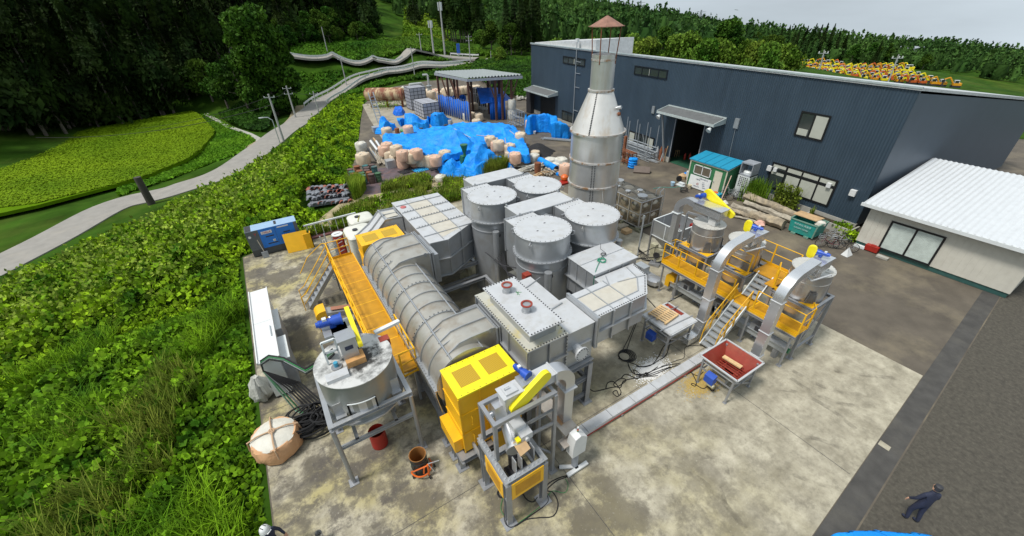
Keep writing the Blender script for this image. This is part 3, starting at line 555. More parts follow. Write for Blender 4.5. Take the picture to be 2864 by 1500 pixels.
for i,(px,tp) in enumerate([(2400,122),(2425,126),(2450,118),(2470,112),(2490,120),(2530,155),(2520,160),(2560,160),(2600,150)]):
    behind(px,330+random.uniform(0,16),[BR[0],CE[1]][i%2],tp,'dark tree behind the rows of excavators','dark trees behind the excavators',.9)
for i,(px,tp) in enumerate([(2140,100),(2110,88),(2160,95),(2185,98),(1500,60),(1520,92),(1545,88)]):
    behind(px,165+random.uniform(0,10),BR[i%2],tp,'leafy tree between the navy roof and the hills','leafy trees between navy roof and hills')
# far woodland: one mass
def farwood():
    r=np.random.default_rng(77); n=26000
    az=np.radians(r.uniform(2,120,n)); d=np.sqrt(r.uniform(140**2,820**2,n)); x=d*np.cos(az); y=d*np.sin(az); z=H(np.c_[x,y])
    Q=np.c_[x,y,z-CAMZ+6]; f3=np.array(fw); zc=Q@f3; sx=1432+FPX*(Q@np.array(rt))/zc; sy=750-FPX*(Q@np.array(up))/zc
    bad=(zc<5)|((sx>1100)&(sx<1245)&(d<330)&(sy>20))|((sx>1080)&(sx<1400)&(d<190))|((sx>1380)&(d<150))|((sx>2105)&(d<335))|((sx<1100)&(d<235))|(sx<-100)|(sx>3100)|(sy<-260)|((sx>1335)&(sx<1378)&(sy>0)&(sy<40))
    k=np.where(~bad)[0][:7000]; x,y,z,d=x[k],y[k],z[k],d[k]; con=(vnoise(np.c_[x,y],.012,3)>.05)^(r.random(len(k))<.15)
    hh=np.where(con,r.uniform(10,14.5,len(k)),r.uniform(7,10,len(k))); w=np.where(con,r.uniform(1.9,2.6,len(k)),r.uniform(3.2,4.8,len(k)))
    m=leafmat('far_woodland_leaf',(.022,.065,.014),(.075,.150,.030),.02,island=.55)
    K=8; V=[];F=[]; base=np.arange(len(k))*(3*K+1)
    for u,qc,qb in ((.05,.85,.7),(.4,.85,.95),(.75,.42,.75)):
        for i in range(K):
            a=2*PI*i/K+u*3; rr=w*np.where(con,qc,qb)*r.uniform(.75,1,len(k))*.85; V.append(np.c_[x+rr*np.cos(a),y+rr*np.sin(a),z+hh*u])
    V.append(np.c_[x,y,z+hh*.95]); V=np.stack(V,1).reshape(-1,3)
    for j in range(2):
        for i in range(K): F.append(np.c_[base+j*K+i,base+j*K+(i+1)%K,base+(j+1)*K+(i+1)%K,base+(j+1)*K+i])
    for i in range(K): F.append(np.c_[base+2*K+i,base+2*K+(i+1)%K,base+3*K,base+2*K+i])
    F=np.concatenate(F); T=F[F[:,0]==F[:,3]][:,:3]; F=F[F[:,0]!=F[:,3]]
    o=fast('far_woodland',V,F,m,smooth=True); tag(o,'far wooded hills filling the horizon behind the site','woodland',kind='stuff')
    fl=np.where(d<420,44,20); idx=np.repeat(np.arange(len(k)),fl); u=r.uniform(.06,1,len(idx)); a=r.uniform(0,2*PI,len(idx)); pr=np.where(con[idx],(1-u)**.8*1.05,np.sin(PI*np.clip(u*.72+.2,0,1))*1.02)
    P=np.c_[x[idx]+w[idx]*pr*np.cos(a),y[idx]+w[idx]*pr*np.sin(a),z[idx]+hh[idx]*u]; V,F=leaves(0,P,np.where(d[idx]<420,1.25,1.9),.55,.9,seed=4)
    tag(fast('woodland_canopy',V,F,m),'leafy canopy over the far wooded hills','woodland',kind='stuff')
farwood()
# poles -----------------------------------------------------------
def pole(px,py,zb,ptop,label,arms=1,r=.16,sign=None,col=POLEC,group='concrete utility poles'):
    w=W(px,py,zb); zg=h1(w.x,w.y); w.z=zg; d=math.hypot(w.x,w.y); q=WD(ptop[0],ptop[1],d); h=q.z-zg
    t=thing('utility_pole',label,'utility pole',tuple(w),group); m=MB(); m.cyl(w-Vector((0,0,.6)),w+Vector((0,0,h)),r,r*.65,10); m.build('pole_shaft',col,t)
    for k in range(arms):
        zz=h-.5-k*1.0; c=w+Vector((0,0,zz)); a=MB(); a.bar(c-Vector((.75,-.32,0)),c+Vector((.75,-.32,0)),.08); a.build('crossarm',GALV,t)
        i=MB()
        for s in (-.68,.68): i.cyl(c+Vector((s,-s*.42,.04)),c+Vector((s,-s*.42,.22)),.06,n=6)
        i.build('insulator',WHITE,t)
    return w+Vector((0,0,h)),t
T1,_=pole(798,409,-5,(765,262),'grey utility pole on the road edge by the footpath, two white insulators up',1,.2)
T2,_=pole(831,342,-5,(803,240),'second utility pole behind the tall one, at foot of the leaning tree',2,.18)
T3,_=pole(897,335,-5,(884,255),'dark short utility pole rising from the kudzu at the road bend',2,.15)
T4,_=pole(971,246,-3.5,(961,160),'thin utility pole on the outer side of the guard rail below the green slope',1,.16)
T5,_=pole(1160,212,-2,(1149,132),'slim pale pole on slope left of the open shed roof',1,.15)
T6,_=pole(919,158,2.2,(902,75),'plain thin pole beside the upper road near the forest',0,.15)
T7,_=pole(818,118,5,(797,40),'bare thin pole standing inside the forest edge',0,.14)
T8,_=pole(1181,162,.8,(1174,92),'medium utility pole beside upper road left of the antenna masts',1,.15)
T9,_=pole(1316,180,-.8,(1312,98),'pair forming utility pole at the road junction with small crossarms',2,.17)
T10,_=pole(1374,180,-.8,(1372,143),'short grey post at the junction bend',0,.12)
for i,(bx,by,tx,ty,l) in enumerate([(2004,175,2000,118,'utility pole with transformer just behind the navy roof'),(2289,205,2306,140,'leaning utility pole in front of the excavator rows'),(2481,237,2514,153,'tall utility pole at right in front of the excavators')]):
    d=[95,215,215][i]; b_=WD(bx,by,d); zg=h1(b_.x,b_.y); tp=WD(tx,ty,d)
    t=thing('utility_pole',l,'utility pole',(b_.x,b_.y,zg),'concrete utility poles'); m=MB(); m.cyl((b_.x,b_.y,zg),(tp.x,tp.y,tp.z),.26,.18,10); m.build('pole_shaft',POLEC,t)
    a=MB(); c=tp-Vector((0,0,1.2)); a.bar(c-Vector((1.4,-1.2,0)),c+Vector((1.4,-1.2,0)),.22); a.build('crossarm',GALV,t); n_=MB()
    for s in (-1.2,1.2,.4): n_.cyl(c+Vector((s,-s*.85,.1)),c+Vector((s,-s*.85,.7)),.2,n=6)
    n_.build('insulator',WHITE,t); n_=MB(); n_.cyl(c-Vector((-.6,0,1.6)),c-Vector((-.6,0,.6)),.35,n=10); n_.build('transformer',GALV,t)
def mast(px,py,z,ptop,label,panel):
    w=W(px,py,z); w.z=h1(w.x,w.y); q=WD(ptop[0],ptop[1],math.hypot(w.x,w.y)); h=q.z-w.z; t=thing('antenna_mast',label,'antenna mast',tuple(w)); m=MB(); m.cyl(w,w+Vector((0,0,h)),.3,.2,10); m.build('mast_shaft',POLEC,t)
    n=MB()
    for k in range(3):
        a=2*PI*k/3+.4; c=w+Vector((.55*math.cos(a),.55*math.sin(a),h-panel-.1)); n.bar(c,c+Vector((0,0,panel)),.35,.2)
    n.build('antenna_panel',WHITEP,t)
mast(1245,158,.5,(1232,5),'tallest mobile antenna mast with white panels at its top, above the road',2.2)
mast(1215,164,.5,(1206,57),'shorter antenna mast left of the tallest one',1.8)
w=W(1284,164,0); w.z=h1(w.x,w.y); t=thing('blue_sign_post','tall narrow blue and white sign post by the upper road','sign',tuple(w)); m=MB(); h=WD(1281,122,math.hypot(w.x,w.y)).z-w.z
m.cyl(w,w+Vector((0,0,h*.3)),.12,n=8); m.build('post',GALV,t); m=MB(); m.box(w.x-.5,w.x+.5,w.y-.12,w.y+.12,w.z+h*.3,w.z+h); m.build('blue_board',mat('sign_blue',(.03,.12,.55),.5),t); m=MB(); m.box(w.x-.51,w.x+.51,w.y-.14,w.y+.14,w.z+h*.22,w.z+h*.34); m.build('white_band',WHITE,t)
# street lamp beside T1
w=W(790,421,-5); w.z=h1(w.x,w.y); d=math.hypot(w.x,w.y); q=WD(757,328,d); t=thing('street_lamp','slim grey street lamp with short arm beside the tall utility pole','street lamp',tuple(w)); m=MB(); m.tube([w,w+Vector((0,0,q.z-w.z-.5)),w+Vector((-.5,.1,q.z-w.z)),w+Vector((-1.2,.2,q.z-w.z+.05))],.065,8); m.build('lamp_pole',GALV,t); m=MB(); m.box(w.x-1.75,w.x-1.15,w.y+.1,w.y+.35,q.z-.03,q.z+.1); m.build('lamp_head',WHITEP,t)
# leaning timber post at left edge
w=W(425,572,-5.2); w.z=h1(w.x,w.y); m=MB(); q=WD(383,496,math.hypot(w.x,w.y)); m.cyl(w,(q.x,q.y,q.z),.42,.36,12); solo(m,'timber_post',mat('dark_wood_post',(.05,.045,.035),.9),'thick dark post standing by the road at the left edge','post',tuple(w))
# wires
def wire(a,b,label,sag=1.5,r=.03):
    m=MB(); a=Vector(a); b=Vector(b); m.tube([a.lerp(b,t)-Vector((0,0,sag*4*t*(1-t))) for t in np.linspace(0,1,12)],r,4); return solo(m,'overhead_wire',BLACKR,label,'wire',group='overhead wires')
w0=WD(120,345,150); wire(T1-Vector((0,0,.4)),w0,'overhead wire from the tall pole across the dark forest foot to the left',3)
w0=WD(100,385,110); wire(T1-Vector((0,0,1.6)),w0,'overhead wire crossing the rice field from the tall pole',1.5,.04)
wire(T1-Vector((0,0,.4)),T2-Vector((0,0,.4)),'overhead wire between the tall pole and the pole behind it',.6); wire(T2-Vector((0,0,.4)),T3-Vector((0,0,.4)),'overhead wire spanning the road at the bend',.6)
# pylons on the ridge
for px,y0,y1,l in [(1790,24,2,'faint lattice pylon on the ridge above the chimney right side'),(1958,50,28,'faint lattice pylon on the ridge left of the huge round tree')]:
    b_=WD(px,y0,480); tp=WD(px,y1,480); h=tp.z-b_.z; b_.z-=14; h+=14; t=MB()
    for sx in (-1,1):
        for sy in (-1,1): t.bar((b_.x+sx*2,b_.y+sy*2,b_.z),(b_.x+sx*.3,b_.y+sy*.3,b_.z+h),.3)
    for k in (.35,.55,.72,.86): t.bar((b_.x-2*(1-k*.8),b_.y,b_.z+h*k),(b_.x+2*(1-k*.8),b_.y,b_.z+h*k),.2)
    for k in (.8,.92): t.bar((b_.x-3,b_.y+3,b_.z+h*k),(b_.x+3,b_.y-3,b_.z+h*k),.35)
    solo(t,'pylon',GALV,l,'pylon',tuple(b_))
# excavator park
def excavator(col,nm):
    t=thing('excavator','x','excavator'); m=MB(); m.box(-1.5,1.5,-1.2,-.6,0,.8); m.box(-1.5,1.5,.6,1.2,0,.8); m.build('track',DARK,t)
    m=MB(); m.box(-1.5,1.2,-1.15,1.15,.9,1.9); m.bar((1,-.2,1.5),(3.0,-.2,4.0),.45); m.bar((3.0,-.2,4.0),(4.8,-.2,3.2),.4); m.build('body',col,t)
    m=MB(); m.bar((4.7,-.2,3.4),(4.9,-.2,1.0),.35); m.box(4.3,5.2,-.7,.3,.2,1.0); m.build('bucket',mat('bucket_'+nm,(.5,.12,.03),.6) if nm=='a' else DARK,t)
    m=MB(); m.box(-.2,1.2,.15,1.1,1.9,2.9); m.build('cab_glass',GLASS,t); m=MB(); m.box(-.3,1.3,.1,1.15,2.9,3.05)
    for (x,y) in ((-.25,.12),(1.22,.12),(-.25,1.1),(1.22,1.1)): m.bar((x,y,1.9),(x,y,2.9),.12)
    m.build('cab_frame',WHITEP,t); return t
EX=[excavator(YELB,'a'),excavator(mat('excavator_orange',(.65,.13,.02),.5),'b'),excavator(mat('excavator_amber',(.72,.32,.01),.5),'c')]
random.seed(12); cnt=0
for r_i,(y0,y1,n,x0,x1) in enumerate([(176,186,13,2130,2360),(190,206,20,2140,2540),(198,196,15,2260,2560),(203,222,19,2200,2570),(214,234,14,2290,2600),(226,246,9,2400,2680)]):
    for i in range(n):
        t_=(i+random.uniform(.2,.8))/n; px=x0+(x1-x0)*t_; py=y0+(y1-y0)*t_; dd=[318,290,300,268,250,236][r_i]; w=WD(px,py,dd); k=random.choice([0,0,0,2,1] if r_i!=4 else [1,0,0]); z=h1(w.x,w.y)
        lb=['yellow','orange red','amber'][k]+' excavator parked in the dense rows beyond the navy building'
        if EX[k] in used: copy_tree(EX[k],(w.x,w.y,z),random.gauss(2.3,.12),lb,'excavators parked in rows',scale=.85)
        else: used.add(EX[k]); EX[k].location=(w.x,w.y,z); EX[k].rotation_euler=(0,0,2.3); EX[k]['label']=lb; EX[k]['group']='excavators parked in rows'
w=WD(2512,168,420); z=h1(w.x,w.y); m=MB(); m.box(w.x-8,w.x+8,w.y-8,w.y+8,z,z+7); t=thing('distant_house','small cream building far beyond the excavators','building',(w.x,w.y,z)); m.build('wall',BLIND,t); m=MB(); m.prism([(w.x-9,w.y-9),(w.x+9,w.y-9),(w.x+9,w.y+9),(w.x-9,w.y+9)],z+7.1,z+7.8); m.build('roof',GREYP,t)
# ================================================================ PLANT
def ring_bolts(m,c,r,ax,n,z0=0,s=.02):
    for i in range(n):
        a=2*PI*i/n
        if ax=='z': p=Vector((c[0]+r*math.cos(a),c[1]+r*math.sin(a),c[2]))
        else: p=Vector((c[0]+r*math.cos(a),c[1],c[2]+r*math.sin(a)))
        m.box(p.x-s,p.x+s,p.y-s,p.y+s,p.z-s*.5,p.z+s)
def arch(t0,t1,n): return [t0+(t1-t0)*i/(n-1) for i in range(n)]
# ---- rotary drum: axis along Y
DX,DZ,DR,DY0,DY1=3.82,2.78,1.2,9.62,19.35
t=thing('drum_furnace','long ribbed beige and silver horizontal drum furnace in the middle of the plant','furnace',(DX,14.5,0))
m=MB(); m.cyl((DX,DY0,DZ),(DX,DY1,DZ),DR,n=64); m.build('drum_shell',STAIN,t)
m=MB()
for i in range(13):
    y=DY0+.02+i*(DY1-DY0-.04)/12; n=40; pr=DR+.06
    vs=[];fs=[]
    for k in range(n+1):
        a=PI*2*k/n
        for rr,yy in ((DR-.02,y-.012),(pr,y-.012),(pr,y+.012),(DR-.02,y+.012)): vs.append((DX+rr*math.cos(a),yy,DZ+rr*math.sin(a)))
    for k in range(n):
        for q in range(4): fs.append((4*k+q,4*k+(q+1)%4,4*k+4+(q+1)%4,4*k+4+q))
    m.add(vs,fs)
for a in (math.radians(x) for x in (60,118)):
    c=Vector((DX+(DR+.03)*math.cos(a),0,DZ+(DR+.03)*math.sin(a))); m.bar((c.x,DY0,c.z),(c.x,DY1,c.z),.05,.07)
m.build('stiffener_ribs',SILV,t)
m=MB()
for s in (-1,1): m.box(DX+s*DR-.02,DX+s*(DR+.14)+.02,DY0,DY1,DZ-.05,DZ+.0) if s>0 else m.box(DX-DR-.16,DX-DR+.02,DY0,DY1,DZ-.05,DZ)
m.bolts((DX-DR-.11,DY0,DZ),(DX-DR-.11,DY1,DZ),64); m.bolts((DX+DR+.11,DY0,DZ),(DX+DR+.11,DY1,DZ),64); m.build('side_flange',SILV,t)
m=MB(); b=MB()
for i in (3,6,9): ring_bolts(m,(DX,DY0+i*(DY1-DY0)/12+.05,DZ),DR+.05,'y',44)
m.build('ring_bolts',DARK,t)
for nm,(y0,y1) in (('near_hood',(9.95,11.45)),('far_hood',(16.3,18.75))):
    m=MB(); zt=4.12; prof=[(DX-.62,DZ+1.0),(DX-.1,zt-.02),(DX+.35,zt+.02),(5.2,zt),(5.2,DZ),(DX+.9,DZ)]
    vs=[(x,y0,z) for x,z in prof]+[(x,y1,z) for x,z in prof]; n=len(prof)
    m.add(vs,[tuple(range(n)),tuple(range(n,2*n))[::-1]]+[(i,n+i,n+(i+1)%n,(i+1)%n) for i in range(n)]); o=m.build('hood',STAIN,t,fix=True)
    r=MB()
    for y in (y0+.02,(y0+y1)/2,y1-.02):
        pts=[(x,y,z+.03) for x,z in prof[:4]]
        for i in range(3): r.bar(pts[i],pts[i+1],.03,.09)
    for y in (y0,y1): pass
    r.box(5.16,5.22,y0-.08,y1+.08,DZ-.1,zt+.08); r.box(5.26,5.32,y0-.08,y1+.08,DZ-.1,zt+.08); r.bolts((5.19,y0,zt+.08),(5.19,y1,zt+.08),14,.015,.02)
    r.box(4.9,5.02,y0-.03,y0+.0,zt-.05,zt+.14); r.build('hood_rib',SILV,o)
m=MB()
for y in (10.3,12.4,14.5,16.6,18.7):
    m.add([(DX-1.15,y-.06,DZ-.1),(DX+1.15,y-.06,DZ-.1),(DX+.9,y-.06,1.0),(DX-.9,y-.06,1.0),(DX-1.15,y+.06,DZ-.1),(DX+1.15,y+.06,DZ-.1),(DX+.9,y+.06,1.0),(DX-.9,y+.06,1.0)],[(0,3,2,1),(4,5,6,7),(0,1,5,4),(1,2,6,5),(2,3,7,6),(3,0,4,7)])
    for s in (-1,1): m.hb((DX+s*1.15,y,0),(DX+s*1.15,y,1.0),.16)
for s in (-1,1): m.hb((DX+s*1.15,DY0-.9,1.0),(DX+s*1.15,DY1+.9,1.0),.2); m.bar((DX+s*1.32,DY0,DZ-.2),(DX+s*1.32,DY1,DZ-.2),.05,.3)
for y in np.arange(DY0,DY1,.55):
    m.bar((DX-1.35,y,DZ-.06),(DX-1.15,y,1.1),.03,.1)
m.build('support_frame',SILVD,t)
for (y0,y1,lab,M2,YM) in ((8.12,9.5,'bright yellow vented cover box at the near end of the drum furnace',YELB,YEL),(19.55,20.95,'amber yellow vented cover box at the far end of the drum furnace',YEL,YEL)):
    x0,x1=2.75,5.0; t=thing('drive_cover',lab,'machine cover',((x0+x1)/2,(y0+y1)/2,.95),'yellow drum drive covers')
    m=MB(); m.box(x0,x1,y0,y1,1.0,3.74); m.build('casing',YEL,t)
    m=MB(); m.box(x0-.015,x1+.015,y0-.015,y1+.015,3.74,3.8); m.build('top_plate',M2,t)
    for cx in (x0+.62,x1-.62):
        m=MB(); m.box(cx-.36,cx+.36,y0+.32,y1-.3,3.8,3.808); m.build('vent_mesh',YMESH,t)
    m=MB()
    for z in (1.95,2.9): m.box(x0-.03,x1+.02,y0-.03,y0,z,z+.04); m.box(x0-.03,x0,y0,y1,z,z+.04)
    for x in (x0+.75,x1-.75): m.box(x-.02,x+.02,y0-.03,y0,1,3.74)
    m.box(x0-.03,x0+.01,y0-.035,y0+.01,1,3.74)
    for z in (1.35,2.3): m.tube([(x0+.35,y0-.02,z),(x0+.35,y0-.1,z+.05),(x0+.35,y0-.1,z+.4),(x0+.35,y0-.02,z+.45)],.012,5)
    m.build('casing_seam',YEL,t)
    if y0<10:
        m=MB(); m.box(x0-.32,x0,y0+.15,y1,1.0,1.6); m.build('side_guard',YEL,t); m=MB(); m.box(x0+1.0,x1-.25,y0-.5,y0,1.0,2.25); m.build('front_guard',YEL,t)
    m=MB(); m.bolts((x0+.04,y0+.04,3.8),(x1-.04,y0+.04,3.8),10,.012,.012); m.bolts((x0+.04,y1-.04,3.8),(x1-.04,y1-.04,3.8),10,.012,.012); m.build('cover_bolts',DARK,t)
# platform under near cover
t=thing('drive_platform','grey steel stand carrying the bright yellow near cover box','steel frame',(3.9,8.8,0)); m=MB()
for x in (2.6,5.1):
    m.hb((x,7.95,.85),(x,9.6,.85),.22)
    for y in (8.3,8.85,9.5): m.hb((x,y,0),(x,y,.75),.2); m.box(x-.2,x+.2,y-.2,y+.2,.0,.03)
for y in (8.0,9.5): m.hb((2.5,y,.85),(5.2,y,.85),.212)
m.build('frame',SILVD,t)
# ---- main chamber
t=thing('heat_chamber','big silver box chamber with bolted lid and two red lined pipe stubs','industrial duct',(6.1,9.9,2.45))
m=MB(); m.box(5.36,6.92,8.1,11.72,2.5,4.4); m.build('chamber_box',SILV,t)
m=MB()
for z in (3.42,): m.box(5.26,7.02,8.0,11.82,z,z+.05)
m.box(5.28,7.0,8.02,11.8,4.4,4.44)
for y in (8.08,9.3,10.5,11.74): m.box(5.28,5.36,y-.02,y+.02,2.5,4.4)
for x in (5.36,6.2,6.94): m.box(x-.02,x+.02,8.02,8.1,2.5,4.4)
m.box(5.24,5.36,8.1,11.72,2.45,2.5); m.build('chamber_flange',SILV,t)
m=MB(); m.box(5.3,6.98,8.04,11.78,4.44,4.455); m.build('chamber_top',mat('aged_cream_deck',(.50,.49,.42),.55,.2,.06,3,dirt=(.55,.45,.14),dirtamt=.75,dscale=1.6,dlo=.52,dhi=.66),t)
m=MB(); m.box(5.6,6.7,8.38,11.1,4.455,5.0); m.build('lid_box',SILV,t)
m=MB(); m.box(5.42,6.82,8.1,11.3,5.0,5.04); m.build('lid',LIDM,t)
m=MB()
for a,bq,n in (((5.46,8.14,5.04),(6.78,8.14,5.04),11),((5.46,11.26,5.04),(6.78,11.26,5.04),11),((5.46,8.2,5.04),(5.46,11.2,5.04),24),((6.78,8.2,5.04),(6.78,11.2,5.04),24),((5.32,8.07,4.455),(6.95,8.07,4.455),14),((5.32,8.1,4.455),(5.32,11.7,4.455),28),((6.93,8.1,4.455),(6.93,11.7,4.455),20)): m.bolts(a,bq,n,.02,.022)
for z in np.arange(2.6,4.4,.16): m.box(6.9,6.93,8.0,8.02,z-.02,z+.02)
m.build('flange_bolts',DARK,t)
for (x,y) in ((6.08,10.6),(6.06,9.25)):
    m=MB(); m.cyl((x,y,5.04),(x,y,5.32),.15,n=28); m.cyl((x,y,5.04),(x,y,5.07),.19,n=28); o=m.build('pipe_stub',SILV,t)
    m=MB(); vs=[];n=28
    for rr,z in ((.145,5.325),(.21,5.325),(.21,5.36),(.145,5.36),(.145,5.1)):
        for k in range(n): vs.append((x+rr*math.cos(2*PI*k/n),y+rr*math.sin(2*PI*k/n),z))
    fs=[(j*n+k,j*n+(k+1)%n,(j+1)*n+(k+1)%n,(j+1)*n+k) for j in range(4) for k in range(n)]+[tuple(4*n+k for k in range(n))]; m.add(vs,fs); m.build('red_lining',REDP,o,fix=True)
# green chalk mark + rust patch on lid
m=MB()
for a,bq in (((6.28,10.2),(6.42,10.36)),((6.3,10.36),(6.5,10.25)),((6.34,10.15),(6.36,10.42))): m.bar((*a,5.045),(*bq,5.045),.02,.006)
m.build('chalk_mark',GREENR,t)
# box 2
t=thing('connector_box','silver box duct with round blind flange between the chamber and the long bent duct','industrial duct',(7.6,9.4,2.45))
m=MB(); m.box(6.96,8.32,8.2,9.9,2.5,4.2); m.box(6.96,8.0,9.9,11.9,2.5,4.2); m.build('duct_box',SILV,t)
m=MB(); m.box(6.94,8.34,8.18,9.92,4.2,4.225); m.box(6.94,8.02,9.92,11.92,4.2,4.225); m.build('duct_top',LIDM,t)
m=MB(); m.box(6.98,8.2,8.12,8.2,3.42,3.46); m.bar((7.35,11.3,4.24),(8.3,11.6,4.24),.03,.06); m.bar((8.0,9.7,4.25),(7.1,9.55,4.25),.04,.07); m.build('duct_rib',SILV,t)
m=MB(); m.cyl((7.5,8.2,3.35),(7.5,7.85,3.35),.2,n=28); m.cyl((7.5,7.86,3.35),(7.5,7.8,3.35),.3,n=28); o=m.build('blind_flange',LIDM,t); m=MB(); ring_bolts(m,(7.5,7.8,3.35),.25,'y',14,s=.018); m.build('flange_bolts',DARK,o)
# bent duct
t=thing('bent_duct','long silver duct with beige top panels bending back like a hook','industrial duct',(10.2,9,2.9))
out=[(8.42,8.2),(10.98,8.22),(11.95,9.14),(12.14,10.08),(9.99,10.12),(9.95,9.8),(8.42,9.8)]
m=MB(); m.prism(out,3.0,4.36); m.build('duct_body',SILV,t,sharp=20)
m=MB(); m.prism([(x+(.03 if x>10 else 0),y+(-.03 if y<9 else .0)) for x,y in out],4.36,4.385); m.build('duct_top',LIDM,t,sharp=20)
m=MB()
for a,bq in (((8.42,8.14),(11.0,8.14)),((11.0,8.14),(12.02,9.1)),((12.02,9.1),(12.2,10.1))): m.bar((*a,3.66),(*bq,3.66),.1,.035)
for x in (9.25,10.15): m.box(x-.03,x+.03,8.12,8.2,3.0,4.36); m.box(x-.02,x+.02,8.2,9.8,4.385,4.42)
m.bar((8.5,8.5,4.4),(10.85,8.52,4.4),.03,.035); m.bar((10.85,8.52,4.4),(11.5,9.2,4.4),.03,.035); m.bar((11.5,9.2,4.4),(11.7,10.0,4.4),.03,.035); m.bar((8.5,9.45,4.4),(10.2,9.47,4.4),.03,.035); m.bar((10.2,9.47,4.4),(10.5,10,4.4),.03,.035)
m.box(8.36,8.42,8.08,9.92,2.95,4.44); m.box(8.44,8.49,8.08,9.92,2.95,4.42); m.bar((10.6,9.4,4.4),(11.9,9.14,4.4),.03,.035); m.build('stiffener_ribs',SILV,t)
m=MB(); m.prism([(8.55,8.52),(10.82,8.54),(11.45,9.2),(11.2,9.4),(10.3,9.42),(8.55,9.42)],4.385,4.39); m.build('insulated_panel',BEIGE,t)
m=MB()
for a,bq,n in (((8.5,8.23,4.385),(10.98,8.25,4.385),22),((11,8.3,4.385),(11.9,9.15,4.385),11),((11.95,9.2,4.385),(12.1,10,4.385),8)): m.bolts(a,bq,n,.02,.02)
m.build('flange_bolts',DARK,t)
# junction box
t=thing('junction_box','flat topped silver box with a green rope coil lying on it','industrial duct',(11.2,11,2.6))
m=MB(); m.box(9.98,12.45,10.16,11.85,2.9,4.55); m.build('box_body',SILV,t); m=MB(); m.box(9.94,12.5,10.12,11.88,4.55,4.58); m.bar((9.96,11.0,4.6),(12.48,11.02,4.6),.05,.05); m.build('box_top',LIDM,t)
m=MB(); m.box(9.84,9.98,10.1,11.9,3.68,3.72)
for y in (10.6,11.2,11.7): m.box(9.94,9.98,y-.02,y+.02,2.9,4.55)
for x in (10.8,11.6): m.box(x-.02,x+.02,10.12,10.16,2.9,4.55)
m.build('box_rib',SILV,t)
m=MB(); pts=[]
for k in range(46):
    a=k*.42; pts.append((10.95+(.16+.05*math.sin(k*1.3))*math.cos(a),10.75+(.15+.04*math.cos(k*.9))*math.sin(a),4.61+.008*(k%5)))
pts+=[(11.2,11.0,4.62),(10.6,10.6,4.62),(10.2,10.3,4.61),(10.0,10.14,4.5),(9.98,10.1,3.5)]; m.tube(pts,.014,5); solo(m,'rope_coil',mat('green_rope',(.01,.22,.12),.7),'green rope coiled on the flat junction box top and hanging over its edge','rope',(11,10.8,4.6))
m=MB(); m.tube([(11.3+.12*math.cos(k*.6),11.05+.1*math.sin(k*.6),4.64+.003*k) for k in range(22)]+[(11.4,11.35,4.75),(11.42,11.4,5.0)],.012,5); solo(m,'cable_loop',DARK,'small dark cable loop beside the green rope on the junction box','cable',(11.3,11,4.6))
# ---- stand under chamber
t=thing('chamber_stand','grey H beam stand under the silver chamber and connector box','steel frame',(7,9.5,0)); m=MB()
for x in (5.35,8.22):
    m.hb((x,8.1,2.36),(x,11.8,2.36),.22); m.hb((x,8.1,1.3),(x,11.8,1.3),.15)
    for y in (8.15,11.6): m.hb((x,y,0),(x,y,2.25),.22); m.box(x-.22,x+.22,y-.22,y+.22,0,.03)
for y in (8.15,11.6): m.hb((5.3,y,2.36),(8.35,y,2.36),.212); m.hb((5.4,y,1.45),(8.2,y,1.45),.15); m.hb((5.4,y,.5),(8.2,y,.5),.12)
m.build('frame',SILVD,t)
# ---- cylinders
def afterburner(cx,cy,side,label,pipe,zt=5.6,r=1.27):
    t=thing('filter_cylinder',label,'industrial cylinder',(cx,cy,0),'upright silver cylinders'); m=MB()
    m.cyl((cx,cy,0),(cx,cy,4.5),r-.06,n=56); m.build('lower_shell',SILV,t,sharp=30)
    m=MB(); m.cyl((cx,cy,4.55),(cx,cy,zt-.03),r-.02,n=56); m.box(cx-.95,cx+.55,cy+.6,cy+1.75,4.0,zt-.04); m.build('upper_shell',SILV,t,sharp=30)
    m=MB(); m.cyl((cx,cy,zt-.03),(cx,cy,zt),r+.03,n=56); m.box(cx-.97,cx+.57,cy+.7,cy+1.72,zt-.035,zt-.004); m.build('lid',LIDM,t,sharp=30)
    m=MB(); m.cyl((cx,cy,4.5),(cx,cy,4.55),r+.09,n=56); m.cyl((cx,cy,3.95),(cx,cy,4.0),r-.03,n=40); m.box(cx-1.0,cx+.6,cy+1.66,cy+1.72,3.9,zt+.03)
    for a in (-2.6,-.6,.9,2.4):
        x,y=cx+(r+.02)*math.cos(a),cy+(r+.02)*math.sin(a); q=Vector((math.cos(a),math.sin(a),0)); p=Vector((x,y,zt-.35)); m.tube([p,p+q*.12+Vector((0,0,.05)),p+q*.14+Vector((0,0,.18)),p+Vector((0,0,.24))],.025,6)
    m.build('rim_flange',SILV,t,sharp=30)
    m=MB(); ring_bolts(m,(cx,cy,zt),r-.02,'z',36,s=.014); m.bolts((cx-.9,cy+1.6,zt),(cx+.5,cy+1.6,zt),9,.018,.02)
    for dx,dy in ((-.4,-.1),(.3,.35),(.15,-.5)): m.bar((cx+dx,cy+dy,zt+.01),(cx+dx+.07,cy+dy-.05,zt+.03),.02)
    ring_bolts(m,(cx,cy,4.55),r+.05,'z',40,s=.014); m.build('bolts',DARK,t)
    if pipe:
        a=pipe; x,y=cx+(r+.16)*math.cos(a),cy+(r+.16)*math.sin(a); m=MB(); m.cyl((x,y,.4),(x,y,4.15),.17,n=20); m.build('riser_pipe',SILV,t); m=MB(); m.tube([(x+.2,y,3.9-.02*k) if k%2 else (x+.3,y+.05,3.9-.02*k) for k in range(8)],.012,5); m.build('hanging_wire',DARK,t)
    return t
afterburner(9.5,13.15,1,'nearest upright silver cylinder, behind the lid with red pipe stubs',-2.0)
afterburner(12.3,13.05,1,'upright silver cylinder beside the base of the chimney, right of the nearest one',-.6)
